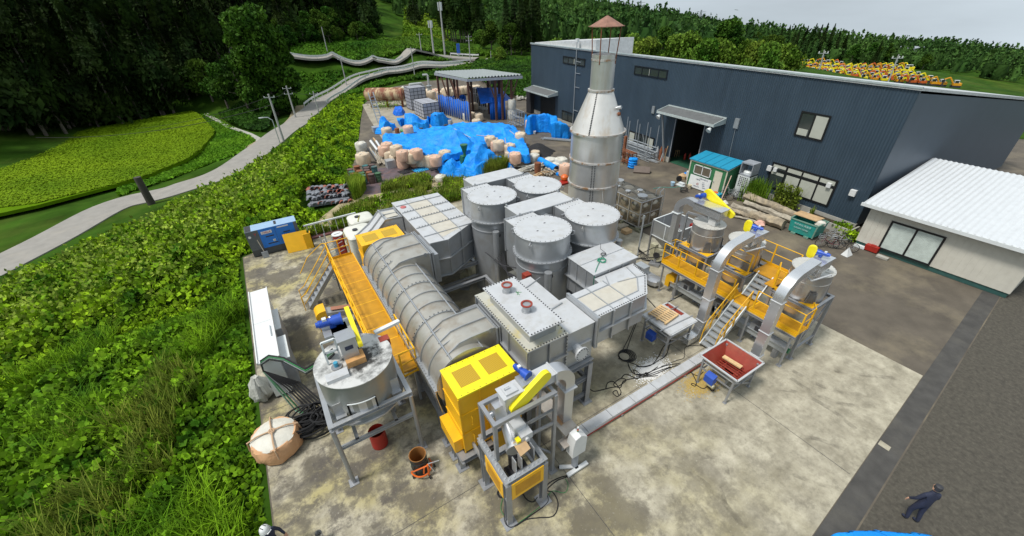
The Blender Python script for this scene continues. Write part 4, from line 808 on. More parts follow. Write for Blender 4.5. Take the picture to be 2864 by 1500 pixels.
afterburner(9.5,17.75,1,'upright silver cylinder behind the ribbed beige topped hopper box, left of the middle header',-2.0)
afterburner(12.3,17.55,1,'rearmost upright silver cylinder, half hidden behind the middle header duct',None)
m=MB(); m.box(8.02,8.34,12.3,12.62,3.72,4.02); solo(m,'red_box',REDP,'small red box on the flank of the nearest cylinder','box',(8.2,12.5,3.8))
for (y0,y1,lab) in ((14.82,16.1,'long silver header duct between the two cylinder pairs'),(19.45,20.8,'rear silver header duct behind the far pair of cylinders')):
    t=thing('header_duct',lab,'industrial duct',(10.9,(y0+y1)/2,2),'silver header ducts'); m=MB(); m.box(9.3,12.6,y0,y1,2.2,5.56); m.build('duct_body',SILV,t); m=MB(); m.box(9.28,12.62,y0-.02,y1+.02,5.56,5.6); m.build('duct_top',LIDM,t)
    m=MB()
    for x in (9.32,12.5): m.box(x,x+.06,y0-.1,y0,5.5,5.72); m.box(x,x+.06,y1-.12,y1,5.5,5.72)
    m.box(8.6,10.1,y0-.08,y0-.02,3.9,5.62); m.box(11.4,12.9,y0-.08,y0-.02,3.9,5.62); m.build('lifting_lug',SILV,t)
    if y0<16: m=MB(); m.cyl((10.85,y0,5.1),(10.85,y0-.42,5.1),.2,n=24); m.cyl((10.85,y0-.36,5.1),(10.85,y0-.42,5.1),.27,n=24); o=m.build('open_nozzle',SILV,t); m=MB(); m.cyl((10.85,y0-.415,5.1),(10.85,y0-.43,5.1),.17,n=24); m.build('nozzle_mouth',DARK,o)
# small cabinet between
t=thing('control_cabinet','dark steel cabinet wrapped in wires below the left cylinder','cabinet',(9.3,15.5,0)); m=MB(); m.box(8.9,10.2,13.9,15.4,.1,2.2); m.build('casing',mat('dark_grey_steel',(.17,.17,.15),.45,.4),t); m=MB(); m.bar((8.88,14.6,.5),(8.88,14.6,1.6),.03); m.build('handle',SILV,t)
m=MB()
for k in range(7): m.tube([(8.6+.1*k,16.3,2.6+.05*k),(8.8,15.2,2.35-.04*k),(9.1,14.0,2.4+.02*k),(9.2,13.6-.1*k,2.9)],.015,5)
m.tube([(8.4,16.8,2.9),(8.6,15.4,2.75),(9.4,14.2,2.8)],.03,6); solo(m,'wire_bundle',DARK,'sagging wires strung between the left cylinders above the cabinet','cable')
# ---- D1 hopper chamber with beige centre
t=thing('ribbed_chamber','large six sided silver chamber with beige centre strip and cross ribs on top','industrial duct',(7,20,1.95))
P1=[(5.6,23.35),(8.5,23.2),(8.47,18.3),(6.52,17.22),(5.6,17.35)]
m=MB(); m.prism(P1,2.0,4.06); m.build('chamber_body',SILV,t,sharp=15); m=MB(); m.prism([(x+(-.03 if x<6 else .03),y+(.03 if y>20 else -.03)) for x,y in P1],4.06,4.1); m.build('chamber_top',LIDM,t,sharp=15)
m=MB(); m.prism([(6.35,22.6),(7.55,22.55),(7.5,18.0),(6.5,17.6),(6.35,17.6)],4.1,4.106); m.build('insulated_panel',BEIGE,t)
m=MB()
for y in (18.1,19.2,20.4,21.5,22.6):
    x1=8.47; m.box(5.6,x1,y-.02,y+.02,4.1,4.15)
m.bar((6.35,17.3,4.12),(6.35,23.3,4.12),.035,.05); m.bar((7.53,17.8,4.12),(7.53,23.25,4.12),.035,.05)
for a,bq in (((5.56,17.3),(6.53,17.15)),((6.53,17.15),(8.55,18.27)),((8.55,18.27),(8.58,23.2)),((5.52,17.3),(5.52,23.3))): m.bar((*a,3.05),(*bq,3.05),.12,.04); m.bar((*a,2.02),(*bq,2.02),.1,.04)
for x,y in ((5.58,17.3),(6.53,17.18),(7.5,17.7),(8.5,18.28)): m.bar((x,y,2.0),(x,y,4.06),.05)
m.box(5.3,5.36,16.2,18.85,2.2,4.2); m.box(5.4,5.6,16.3,18.7,2.4,4.0); m.build('stiffener_ribs',SILV,t)
m=MB()
for y in (19.24,20.44,21.54): m.bolts((5.7,y,4.15),(8.4,y,4.15),16,.022,.02)
m.build('flange_bolts',DARK,t)
m=MB(); m.lathe((5.95,22.3,4.106),[(.18,0),(.16,.04),(.05,.07)],12); tag(m.build('red_lump',mat('dusty_red_rag',(.42,.12,.12),.8)),'small crumpled red rag on the far left corner of the ribbed chamber top','rag')
t=thing('side_duct','stepped silver duct sloping down left of the ribbed chamber','industrial duct',(4,22.5,1)); 
prof=[(5.56,3.9),(4.6,3.95),(3.9,3.3),(3.0,2.75),(3.0,1.6),(5.56,1.6)]; vs=[(x,21.4,z) for x,z in prof]+[(x,22.9,z) for x,z in prof]; n=6
m=MB(); m.add(vs,[tuple(range(n)),tuple(range(n,2*n))[::-1]]+[(i,n+i,n+(i+1)%n,(i+1)%n) for i in range(n)]); m.build('duct_body',LIDM,t,fix=True)
m=MB(); 
for y in (21.4,22.15,22.88):
    for i in range(3): m.bar((prof[i][0],y,prof[i][1]+.05),(prof[i+1][0],y,prof[i+1][1]+.05),.04,.1)
for x,z in ((5.5,3.93),(4.6,3.98),(3.0,2.8)): m.box(x-.03,x+.03,21.35,22.95,z,z+.08)
m.build('stiffener_ribs',SILV,t); m=MB(); m.prism([(4.75,21.7),(5.4,21.7),(5.4,22.6),(4.75,22.6)],3.97,3.985); m.build('insulated_panel',BEIGE,t)
# stand of D1 + blower
t=thing('chamber_stand','grey H beam stand below the ribbed chamber with open bays','steel frame',(7.2,20,0)); m=MB()
for z in (1.85,.95):
    for y in (17.7,20.6,23.0): m.hb((5.5,y,z),(8.8,y,z),.18)
    for x in (5.6,8.75): m.hb((x,17.7,z),(x,23,z),.172)
for x in (5.6,8.75):
    for y in (17.7,20.6,23.0): m.hb((x,y,0),(x,y,1.8),.18); m.box(x-.2,x+.2,y-.2,y+.2,0,.03)
m.build('frame',SILVD,t)
t=thing('chamber_stand','low grey beam rack between drum furnace and cylinders','steel frame',(7,14.5,0)); m=MB()
for y in (12.4,14.6,16.6): m.hb((5.3,y,1.5),(8.3,y,1.5),.16)
for x in (5.4,8.2):
    m.hb((x,12.3,1.5),(x,16.7,1.5),.152)
    for y in (12.4,16.6): m.hb((x,y,0),(x,y,1.45),.16)
m.build('frame',SILVD,t)
def blower(x,y,s,lab,col=CREAM,ang=0,leg=True):
    t=thing('blower',lab,'blower',(x,y,0)); c,s_=math.cos(ang),math.sin(ang); ax=Vector((c,s_,0)); z=.75*s; o=Vector((x,y,z))
    m=MB(); m.cyl(o-ax*.16*s,o+ax*.16*s,.5*s,n=30); n_=Vector((-s_,c,0)); m.bar(o+n_*.3*s+Vector((0,0,.1)),o+n_*.3*s+Vector((0,0,.75*s)),.34*s,.4*s); m.build('fan_housing',col,t)
    m=MB(); m.cyl(o-ax*.16*s,o-ax*.24*s,.22*s,n=20); m.build('inlet',DARK,t); m=MB(); m.cyl(o+ax*.3*s,o+ax*.85*s,.2*s,n=18); m.build('motor',col,t)
    m=MB(); m.bar((x-.5*s*c,y-.5*s*s_,.06),(x+1.0*s*c,y+1.0*s*s_,.06),.7*s,.12); m.bar(o-Vector((0,0,.3*s)),(x,y,.1),.4*s,.2*s); m.build('base',SILVD,t); return t
blower(7.3,14.0,.75,'cream blower with motor in the shadow between drum furnace and cylinders',ang=-2.4)
blower(7.9,18.6,.7,'cream motor blower under the ribbed chamber stand',ang=-2.2)
m=MB(); m.tube([(7.6,13.8,1.0),(8.2,13.6,1.3),(8.9,13.3,1.25),(9.4,13,1.1)],.2,14); solo(m,'air_pipe',SILV,'fat silver air pipe from the cream blower to the nearest cylinder','pipe')
m=MB(); m.box(5.5,6.1,13.3,13.7,.4,1.0); solo(m,'wall_box',CREAM,'small cream box on the beam rack right of the drum furnace','box')
# ---- chimney
cx,cy=17.0,18.2; t=thing('chimney','tall silver chimney stack with cone, rust streaks and conical rain cap','chimney',(cx,cy,0))
m=MB(); m.cyl((cx,cy,0),(cx,cy,7.7),1.52,n=72); m.build('stack_body',STRK,t,sharp=30)
m=MB(); m.cyl((cx,cy,7.7),(cx,cy,9.88),1.55,.66,72,caps=False); m.build('stack_cone',mat('bright_streaked_stainless',(.68,.66,.62),.34,.5,.05,2,dirt=(.45,.30,.14),dirtamt=.6,dscale=1.5,streak=True,dlo=.52,dhi=.74),t,sharp=30)
m=MB(); vs=[];n=48
for rr,z in ((.64,9.88),(.64,11.65),(.61,11.65),(.61,10.5)):
    for k in range(n): vs.append((cx+rr*math.cos(2*PI*k/n),cy+rr*math.sin(2*PI*k/n),z))
m.add(vs,[(j*n+k,j*n+(k+1)%n,(j+1)*n+(k+1)%n,(j+1)*n+k) for j in range(3) for k in range(n)]+[tuple(3*n+k for k in range(n))]); m.build('stack_neck',STRK,t)
RB=mat('rust_stained_band',(.50,.49,.47),.45,.4,.1,3,dirt=(.30,.15,.05),dirtamt=.9,dscale=2.2,dlo=.48,dhi=.6)
for z,r_ in ((1.55,1.52),(3.1,1.52),(4.6,1.52),(6.1,1.52),(7.7,1.55),(9.88,.66),(11.4,.64)):
    m=MB(); m.cyl((cx,cy,z-.05),(cx,cy,z+.05),r_+(.07 if z<11 else .02),n=60); m.build('flange_band',RB,t,sharp=30)
m=MB()
for a0,z0,z1 in ((-2.35,3.2,4.5),(-.75,3.2,4.5),(-2.35,4.7,6.0),(-.95,6.2,7.6),(-2.6,1.6,3)):
    for da in (-.05,.05):
        for k in range(14): 
            z=z0+(z1-z0)*k/13; a=a0+da; p=(cx+1.53*math.cos(a),cy+1.53*math.sin(a)); m.box(p[0]-.02,p[0]+.02,p[1]-.02,p[1]+.02,z-.02,z+.02)
for k in range(26):
    u=k/25; rr=1.56*(1-u)+.67*u; a=-2.62; m.box(cx+rr*math.cos(a)-.03,cx+rr*math.cos(a)+.03,cy+rr*math.sin(a)-.03,cy+rr*math.sin(a)+.03,7.75+2.1*u-.025,7.75+2.1*u+.025)
m.build('seam_rivets',DARK,t)
m=MB(); a=-1.15; p=Vector((cx+1.0*math.cos(a),cy+1.0*math.sin(a),9.0)); q=Vector((math.cos(a),math.sin(a),.25)); m.cyl(p,p+q*.28,.1,n=14); m.build('sample_port',STEEL,t); m=MB(); p.z-=.32; p+=Vector((math.cos(a),math.sin(a),0))*.1; m.cyl(p,p+q*.16,.1,n=14); m.build('rusty_port',RUST,t)
m=MB()
for k in range(4): a=.5+k*PI/2; x,y=.64*math.cos(a),.64*math.sin(a); m.cyl((cx+x,cy+y,11.2),(cx+x*1.22,cy+y*1.22,12.95),.028,n=6)
m.build('cap_leg',RUST,t); m=MB(); m.cyl((cx,cy,12.92),(cx,cy,13.4),.92,.04,8,caps=False); m.cyl((cx,cy,12.92),(cx,cy,12.95),.93,n=8); m.build('rain_cap',mat('rusty_cap_sheet',(.27,.14,.10),.8,.1,.2,4),t,sharp=10)
m=MB(); m.tube([(cx-.55,cy-1.45,4.5),(cx-.5,cy-1.52,3.9),(cx-.2,cy-1.58,3.2),(cx+.1,cy-1.57,2.7),(cx+.3,cy-1.6,2)],.018,5); solo(m,'loose_cable',WHITE,'thin white cable hanging down the chimney side','cable')
# ---- walkway left
def railing(m,pts,h=1.05,post=1.2,r=.024,mid=True,toe=True):
    P=[Vector(p) for p in pts]; U=Vector((0,0,h)); m.tube([p+U for p in P],r); 
    if mid: m.tube([p+U*.55 for p in P],r)
    for i in range(len(P)-1):
        n=max(1,round((P[i+1]-P[i]).length/post))
        for k in range(n+(1 if i==len(P)-2 else 0)): q=P[i].lerp(P[i+1],k/n); m.bar(q,q+U,.055)
        if toe: m.bar(P[i]+Vector((0,0,.06)),P[i+1]+Vector((0,0,.06)),.012,.11)
t=thing('service_walkway','long amber yellow grating walkway beside the drum furnace','walkway',(1.9,17,0))
m=MB(); m.box(1.27,2.5,11.75,22.3,2.05,2.1); m.build('deck',YGRAT,t)
m=MB()
for y in np.arange(11.8,22.4,1.05): m.box(1.27,2.5,y,y+.04,2.1,2.104)
m.bar((1.25,11.75,2.08),(1.25,22.3,2.08),.05,.16); m.bar((2.52,11.75,2.08),(2.52,22.3,2.08),.05,.16); m.build('deck_edge',YEL,t)
m=MB(); railing(m,[(1.27,12.7,2.1),(1.27,22.3,2.1)],r=.032); m.build('railing',YEL,t)
m=MB(); railing(m,[(1.32,22.3,2.1),(2.45,22.3,2.1)],post=.6); m.tube([(1.27,22.3,3.15),(1.1,22.5,3.1),(.2,22.7,2.4),(-.4,22.6,1.6)],.024); m.build('railing',YEL,t)
m=MB(); railing(m,[(2.5,13.9,2.1),(2.5,11.55,2.1),(1.9,11.5,2.1)],h=1.2,post=.75,r=.032); m.tube([(1.75,12.55,2.1),(1.75,12.6,3.1),(1.45,12.9,3.15),(1.3,12.95,2.7)],.024); m.build('railing',YEL,t)
m=MB()
for y in (12,14.6,17.2,19.8,22.2):
    for x in (1.3,2.45): l_=MB(); l_.bar((x,y,0),(x,y,2.0),.09); l_.build('leg',SILVD,t)
    m.bar((1.27,y,1.98),(2.5,y,1.98),.08)
    m.bar((1.3,y,.9),(2.45,y+.01,1.9),.05)
m.build('under_frame',SILVD,t)
t=thing('access_stair','short steep grey stair with yellow handrails at far end of the left walkway','stairs',(.3,22,0))
m=MB()
for y in (21.15,21.85): m.bar((-.5,y,.05),(1.25,y,2.1),.05,.2)
for k in range(8): u=(k+.5)/8; m.box(-.5+1.75*u-.12,-.5+1.75*u+.12,21.2,21.8,2.1*u,2.1*u+.03)
m.build('stair_flight',SILV,t); m=MB()
for y in (21.1,21.9): m.tube([(-.75,y,.1),(-.75,y,1.0),(-.45,y,1.15),(1.2,y,3.15),(1.2,y,2.1)],.024); m.tube([(-.7,y,.5),(.3,y,1.6),(1.2,y,2.65)],.024)
m.build('handrail',YEL,t)
# belt conveyor out of far left
t=thing('ash_conveyor','small conveyor with yellow head cover poking left from under the walkway','conveyor',(.3,19,0)); m=MB(); m.bar((-.1,18.9,1.1),(2.6,18.4,.75),.5,.3); m.build('trough',SILV,t); m=MB(); m.bar((.4,18.8,1.27),(2.2,18.5,1.02),.28,.02); m.build('rusty_bed',mat('rusty_bed_sheet',(.38,.17,.11),.7),t)
m=MB()
vs=[];n=14
for k in range(n): a=PI*k/(n-1)+PI/2; vs.append((-.05+.32*math.cos(a),1.05+.32*math.sin(a)))
vs+=[(.15,1.05-.32),(.15,1.37)]
m.add([(x,18.6,z) for x,z in vs]+[(x,19.35,z) for x,z in vs],[tuple(range(len(vs))),tuple(range(len(vs),2*len(vs)))[::-1]]+[(i,len(vs)+i,len(vs)+(i+1)%len(vs),(i+1)%len(vs)) for i in range(len(vs))]); m.box(-.35,-.02,18.62,19.33,.15,1.0); m.build('head_cover',YEL,t,fix=True)
m=MB(); m.bar((-.3,18.7,0),(-.2,18.7,.8),.08); m.bar((-.3,19.2,0),(-.2,19.2,.8),.08); m.bar((1.2,18.5,0),(1.2,18.5,.9),.08); m.build('leg',SILVD,t)
m=MB(); m.tube([(.25,18.6,.9),(.3,18.2,.75),(.6,17.6,.35),(1.1,17.0,.2),(1.7,16.8,.35),(2.3,16.6,.5)],.13,12); solo(m,'flexible_hose',mat('silver_flex_hose',(.6,.6,.6),.3,.7,.15,30),'silver flexible hose from the small conveyor under the walkway','hose')
m=MB(); m.box(.15,.5,12.6,17.6,.01,.13); solo(m,'floor_plate',LIDM,'long narrow silver cover plate on stained concrete left of the walkway','cover plate',(.3,15,0))
# ---- left storage tank
t=thing('storage_tank','wide round silver tank with sooty top on a leggy grey frame','tank',(.4,11.1,0)); TX,TY=.4,11.12
TTOP=mat('sooty_tank_lid',(.58,.58,.56),.6,.2,.06,3,dirt=(.02,.02,.018),dirtamt=.95,dscale=.8,dlo=.44,dhi=.58)
n_,l_,b_=nodes(TTOP); g_=n_.new('ShaderNodeNewGeometry'); v_=n_.new('ShaderNodeVectorMath'); v_.operation='DISTANCE'; v_.inputs[1].default_value=(.62,11.0,4.27); l_.new(g_.outputs['Position'],v_.inputs[0]); t_=n_.new('ShaderNodeTexNoise'); t_.inputs['Scale'].default_value=3.5; t_.inputs['Detail'].default_value=8; t_.inputs['Roughness'].default_value=.7; l_.new(g_.outputs['Position'],t_.inputs['Vector']); a_=n_.new('ShaderNodeMath'); a_.operation='MULTIPLY_ADD'; a_.inputs[1].default_value=-1.9; l_.new(t_.outputs['Fac'],a_.inputs[0]); l_.new(v_.outputs['Value'],a_.inputs[2])
r_=n_.new('ShaderNodeMapRange'); r_.inputs[1].default_value=-.55; r_.inputs[2].default_value=-.2; r_.inputs[3].default_value=.96; r_.inputs[4].default_value=0; l_.new(a_.outputs[0],r_.inputs[0]); x_=n_.new('ShaderNodeMixRGB'); x_.inputs['Color2'].default_value=(.018,.017,.015,1); l_.new(r_.outputs[0],x_.inputs['Fac']); l_.new(b_.inputs['Base Color'].links[0].from_socket,x_.inputs['Color1']); l_.new(x_.outputs[0],b_.inputs['Base Color'])
m=MB(); m.cyl((TX,TY,2.62),(TX,TY,4.24),1.22,n=72,caps=False); m.lathe((TX,TY,0),[(.3,1.9),(1.0,2.4),(1.22,2.62)],72); m.build('tank_shell',mat('satin_tank_steel',(.25,.265,.26),.4,.5,.06,2,dirt=(.42,.33,.22),dirtamt=.4,dscale=.8),t,sharp=30)
m=MB(); m.cyl((TX,TY,4.24),(TX,TY,4.27),1.25,n=72); m.build('tank_lid',TTOP,t,sharp=30); m=MB(); m.cyl((TX,TY,2.58),(TX,TY,2.64),1.34,n=72); m.build('base_ring',SILV,t,sharp=30)
m=MB(); m.add(*(lambda a,b_:([(TX+a*math.cos(k)*1.0,TY+a*math.sin(k),z) for k in (-2.1,-1.75,-1.4) for z in (3.0,3.5)],[(0,1,3,2),(2,3,5,4)]))(1.235,0)); m.build('hatch_plate',BRUSH,t)
m=MB()
for k in range(2):
    for a in (-2.1,-1.4): q=Vector((math.cos(a),math.sin(a),0)); m.bar(Vector((TX,TY,2.95))+q*1.25,Vector((TX,TY,3.52))+q*1.25,.04)
m.tube([(TX+1.26*math.cos(a),TY+1.26*math.sin(a),3.52) for a in np.linspace(-2.1,-1.4,8)],.02); m.build('hatch_frame',WHITEP,t)
m=MB(); z=2.98
for x in (-.88,1.68): m.hb((x,9.85,z),(x,12.4,z),.16)
for y in (9.9,12.35): m.hb((-.96,y,z),(1.76,y,z),.152)
for y in (9.9,12.35): m.hb((-.88,y,1.9),(1.68,y,1.9),.12)
for x in (-.3,1.05): m.hb((x,9.9,1.9),(x,12.35,1.9),.12)
for a in (-.78,-2.35,.78,2.35): c=Vector((TX+1.28*math.cos(a),TY+1.28*math.sin(a),3.02)); m.bar(c,c+Vector((0,0,.55)),.32,.03,roll=0); m.box(c.x-.16,c.x+.16,c.y-.16,c.y+.16,3.0,3.06)
m.build('top_frame',SILV,t)
for x in (-.88,1.68):
    for y in (9.85,12.3): m=MB(); m.cyl((x,y,0),(x,y,2.9),.075,n=14); m.box(x-.16,x+.16,y-.16,y+.16,0,.03); m.build('leg',SILVD,t)
m=MB(); m.box(TX-.95,TX-.28,TY-.72,TY-.38,4.27,4.4); m.build('hatch_lid',LIDM,t); m=MB(); m.cyl((TX-.55,TY-.1,4.27),(TX-.55,TY-.1,4.33),.17,n=20); m.build('valve_flange',SILVD,t); m=MB(); m.cyl((TX-.55,TY-.1,4.33),(TX-.55,TY-.1,4.5),.07,n=12); m.build('blue_valve',mat('pale_blue_valve',(.05,.28,.42),.5),t)
m=MB(); m.bar((1.35,11.95,4.32),(2.3,12.1,4.32),.16,.1); m.build('lifting_beam',WHITEP,t); m=MB(); m.box(1.38,1.72,11.4,11.68,4.0,4.29); m.build('red_hatch',REDP,t)
# feeder drive on tank
def motor(t,p,ax,s=1,col=BLUEM):
    p=Vector(p); ax=Vector(ax).normalized(); m=MB(); m.cyl(p,p+ax*.42*s,.13*s,n=20)
    for k in range(7): m.cyl(p+ax*(.06+.05*k)*s,p+ax*(.075+.05*k)*s,.145*s,n=20)
    m.cyl(p+ax*.42*s,p+ax*.5*s,.1*s,n=18); m.cyl(p-ax*.06*s,p,.17*s,n=20); m.cyl(p-ax*.3*s,p-ax*.06*s,.19*s,n=20); m.cyl(p-ax*.36*s,p-ax*.3*s,.22*s,n=20)
    m.box(p.x-.1*s,p.x+.1*s,p.y-.1*s,p.y+.1*s,p.z-.26*s,p.z); m.build('motor',col,t)
    m=MB(); c=p+ax*.2*s; m.box(c.x-.07*s,c.x+.07*s,c.y-.07*s,c.y+.07*s,c.z+.1*s,c.z+.2*s); m.build('terminal_box',WHITEP,t)
def chain_guard(t,a,b_,r0_,r1_,th,nrm,matx=YELB):
    a=Vector(a); b_=Vector(b_); d=(b_-a).normalized(); nrm=Vector(nrm).normalized(); s=nrm.cross(d).normalized(); pts=[]
    for k in range(8): q=PI/2+PI*k/7; pts.append(a+d*math.cos(q)*r0_+s*math.sin(q)*r0_)
    for k in range(8): q=-PI/2+PI*k/7; pts.append(b_+d*math.cos(q)*r1_+s*math.sin(q)*r1_)
    n=len(pts); m=MB(); m.add([p-nrm*th/2 for p in pts]+[p+nrm*th/2 for p in pts],[tuple(range(n))[::-1],tuple(range(n,2*n))]+[(i,(i+1)%n,n+(i+1)%n,n+i) for i in range(n)]); return m.build('chain_guard',matx,t,fix=True)
t=thing('rotary_feeder','grey rotary feeder with blue motor and yellow chain guard standing on the left tank','feeder',(TX,TY+.3,4.27))
m=MB(); m.box(.15,.75,10.75,11.2,4.27,4.5); m.build('lower_spout',mat('rusty_spout',(.5,.27,.1),.7,0,.2,5),t)
m=MB(); m.box(.12,.62,10.95,11.42,4.5,5.25); m.box(.08,.66,10.9,11.46,5.25,5.3); m.box(.05,.55,11.46,12.0,4.75,5.2); m.build('feeder_body',SILV,t); m=MB(); m.box(.25,.5,10.94,10.951,4.85,5.0); m.build('name_plate',mat('navy_plate',(.01,.02,.06),.4),t)
m=MB(); 
for x in (-.35,.05): m.bar((x,11.3,4.3),(x,11.3,5.2),.06)
m.bar((-.35,11.3,5.2),(.05,11.3,5.2),.06); m.bar((-.35,11.3,4.75),(.05,11.3,4.75),.06); m.build('bracket',WHITEP,t)
motor(t,(.15,11.95,5.42),(-1,.1,0),.95); m=MB(); m.box(-.2,.7,11.5,12.2,5.1,5.2); m.build('motor_base',SILV,t)
chain_guard(t,(.72,12.05,5.5),(.72,11.0,4.95),.19,.17,.14,(1,0,0))
# cables from tank drive to cabinet
random.seed(4)
for k,(mt,lab) in enumerate([(BLACKR,'thick black cables slung from the left tank drive to the white cabinet'),(GREENR,'green cables slung from the left tank drive to the white cabinet'),(mat('grey_cable',(.25,.27,.27),.5),'grey cables slung from the left tank drive to the white cabinet')]):
    m=MB()
    for j in range((9,2,3)[k]):
        o=random.uniform(-.16,.16); m.tube([(-.1,11.5+o,4.55),(-.5,11.9+o,4.0),(-1.2,13.2+o,2.75),(-1.9,14.9+o,2.28),(-2.4,15.35+o,2.3),(-2.7,15.2+o,2.3),(-2.72,15.0,2.0),(-2.5+.1*j,14.7,1.0),(-2.2+.2*j,14.2-.2*j,.1),(-1.6+.2*j,13.2,.05)],.036,6)
    solo(m,'cable_bundle',mt,lab,'cable')
m=MB()
for k in range(34):
    a=random.uniform(0,6.28); c=Vector((-1.55+random.uniform(-.5,.7),13.1+random.uniform(-.4,.5),.06)); rr=random.uniform(.35,.75); m.tube([c+Vector((rr*math.cos(a+q),rr*.6*math.sin(a+q),.02*k)) for q in np.linspace(0,random.uniform(3,6.5),14)],.036,5)
solo(m,'cable_heap',BLACKR,'heap of black cables on the slab between white cabinet and left tank','cable')
# ---- white cabinet
t=thing('switch_cabinet','long white electrical switch cabinet standing at the left slab edge','cabinet',(-2.45,18.3,0))
m=MB(); m.box(-2.8,-2.12,15.4,21.1,.12,2.1); m.build('cabinet_body',WHITEP,t); m=MB(); m.box(-2.86,-2.06,15.35,21.15,2.1,2.16); m.box(-2.88,-2.84,15.35,21.15,2.1,2.22); m.box(-2.08,-2.04,15.35,21.15,2.1,2.22); m.box(-2.86,-2.06,18.2,18.22,2.16,2.17); m.build('cabinet_roof',WHITE,t)
m=MB(); m.box(-2.12,-1.75,15.6,17.2,.2,1.75); m.box(-2.12,-1.85,17.9,19.6,.2,1.7); m.build('side_box',GREYP,t); m=MB(); m.box(-2.12,-1.74,15.59,17.21,1.75,1.79); m.box(-2.12,-1.84,17.89,19.61,1.7,1.74); m.build('side_box_top',WHITEP,t)
m=MB(); m.box(-2.78,-2.14,15.42,21.08,0,.12); m.build('plinth',DARK,t); m=MB(); m.bar((-2.2,16.9,2.2),(-2.2,17.7,2.2),.03); m.build('handle',GALV,t)
def wob(f,s): return lambda a,j:1+f*math.sin(a*5+j*1.7+s)+f*.6*math.sin(a*11+j*2.3+s*2)
m=MB(); m.lathe((-3.25,15.8,0),[(.2,.0),(.36,.1),(.42,.4),(.3,.9),(.12,1.25),(.05,1.2)],24,wob(.18,1)); solo(m,'crumpled_sack',mat('dull_sheeting',(.42,.42,.38),.7,0,.1,3,bump=.8,bscale=6),'crumpled white sack squeezed behind the left end of the white cabinet','sack',(-3.25,15.9,0))
# big open bag
t=thing('bulk_bag','large open orange tan bulk bag with white liner on the near left slab corner','bulk bag',(-3.0,12.75,0)); m=MB(); m.lathe((-2.95,12.8,0),[(.7,0),(.82,.08),(.86,.4),(.80,.72),(.75,.8)],36,wob(.04,2)); m.build('bag_body',mat('tan_woven_bag',(.58,.33,.17),.8,0,.08,2,bump=.6,bscale=6),t)
m=MB(); m.lathe((-2.95,12.8,0),[(.76,.78),(.56,.88),(.28,.94),(.05,.9)],36,wob(.03,5)); m.build('liner',BAGW,t)
m=MB(); m.tube([(-2.95+.1*math.cos(k)+.0,12.8+.1*math.sin(k),.99) for k in np.linspace(0,6,9)],.03,5)
for a in (0,1.6,3.1,4.7): m.tube([(-2.95,12.8,1.0),(-2.95+.5*math.cos(a),12.8+.5*math.sin(a),.98),(-2.95+.85*math.cos(a),12.8+.85*math.sin(a),.84),(-2.95+(.89)*math.cos(a),12.8+.89*math.sin(a),.4)],.03,5)
m.build('tie_strap',mat('tan_strap',(.5,.33,.2),.8),t)
m=MB(); m.cyl((.35,10.85,0),(.35,10.85,.8),.3,.3,28,caps=False); m.cyl((.35,10.85,0),(.35,10.85,.03),.3,n=28); solo(m,'red_drum',REDB,'red open drum under the left tank outlet','drum',(.35,10.85,0))
t=thing('open_barrel','black open barrel with rusty inside near the front left slab','barrel',(1.3,9.05,0)); m=MB(); n=30; vs=[]
for rr,z in ((.29,0),(.29,.3),(.305,.32),(.29,.34),(.29,.62),(.305,.64),(.29,.66),(.29,.86)):
    for k in range(n): vs.append((1.3+rr*math.cos(2*PI*k/n),9.05+rr*math.sin(2*PI*k/n),z))
m.add(vs,[(j*n+k,j*n+(k+1)%n,(j+1)*n+(k+1)%n,(j+1)*n+k) for j in range(7) for k in range(n)]); m.build('barrel_shell',mat('black_barrel_paint',(.015,.02,.02),.35),t)
m=MB(); vs=[]
for rr,z in ((.3,.87),(.275,.87),(.275,.05),(.01,.04)):
    for k in range(n): vs.append((1.3+rr*math.cos(2*PI*k/n),9.05+rr*math.sin(2*PI*k/n),z))
m.add(vs,[(j*n+k,(j+1)*n+k,(j+1)*n+(k+1)%n,j*n+(k+1)%n) for j in range(3) for k in range(n)]); m.build('rusty_inside',mat('rusty_brown_inside',(.30,.13,.03),.75,0,.2,3),t)
t=thing('drum_trolley','orange drum trolley leaning around the black open barrel','trolley',(1.35,8.75,0)); m=MB(); m.tube([(.98+.37*math.cos(q)+.33,9.0+.42*math.sin(q),.22) for q in np.linspace(-3.0,.3,14)],.03); m.tube([(.95,8.95,.25),(1.0,8.75,.5),(1.5,8.62,.62),(1.75,8.85,.3)],.028); m.tube([(1.45,8.6,.1),(1.48,8.6,.7)],.035); m.tube([(1.3,8.65,.25),(1.35,8.63,.6)],.028); m.build('trolley_frame',ORNG,t)
m=MB()
for p in ((.95,8.85),(1.45,8.52),(1.75,8.85)): m.cyl((p[0]-.02,p[1],.06),(p[0]+.03,p[1],.06),.06,n=12)
m.build('castor',BLACKR,t); m=MB(); m.tube([(1.5,8.6,.7),(1.62,8.42,.42)],.015); m.tube([(1.5,8.65,.66),(1.9,8.6,.6)],.018); m.build('lever',STEEL,t)
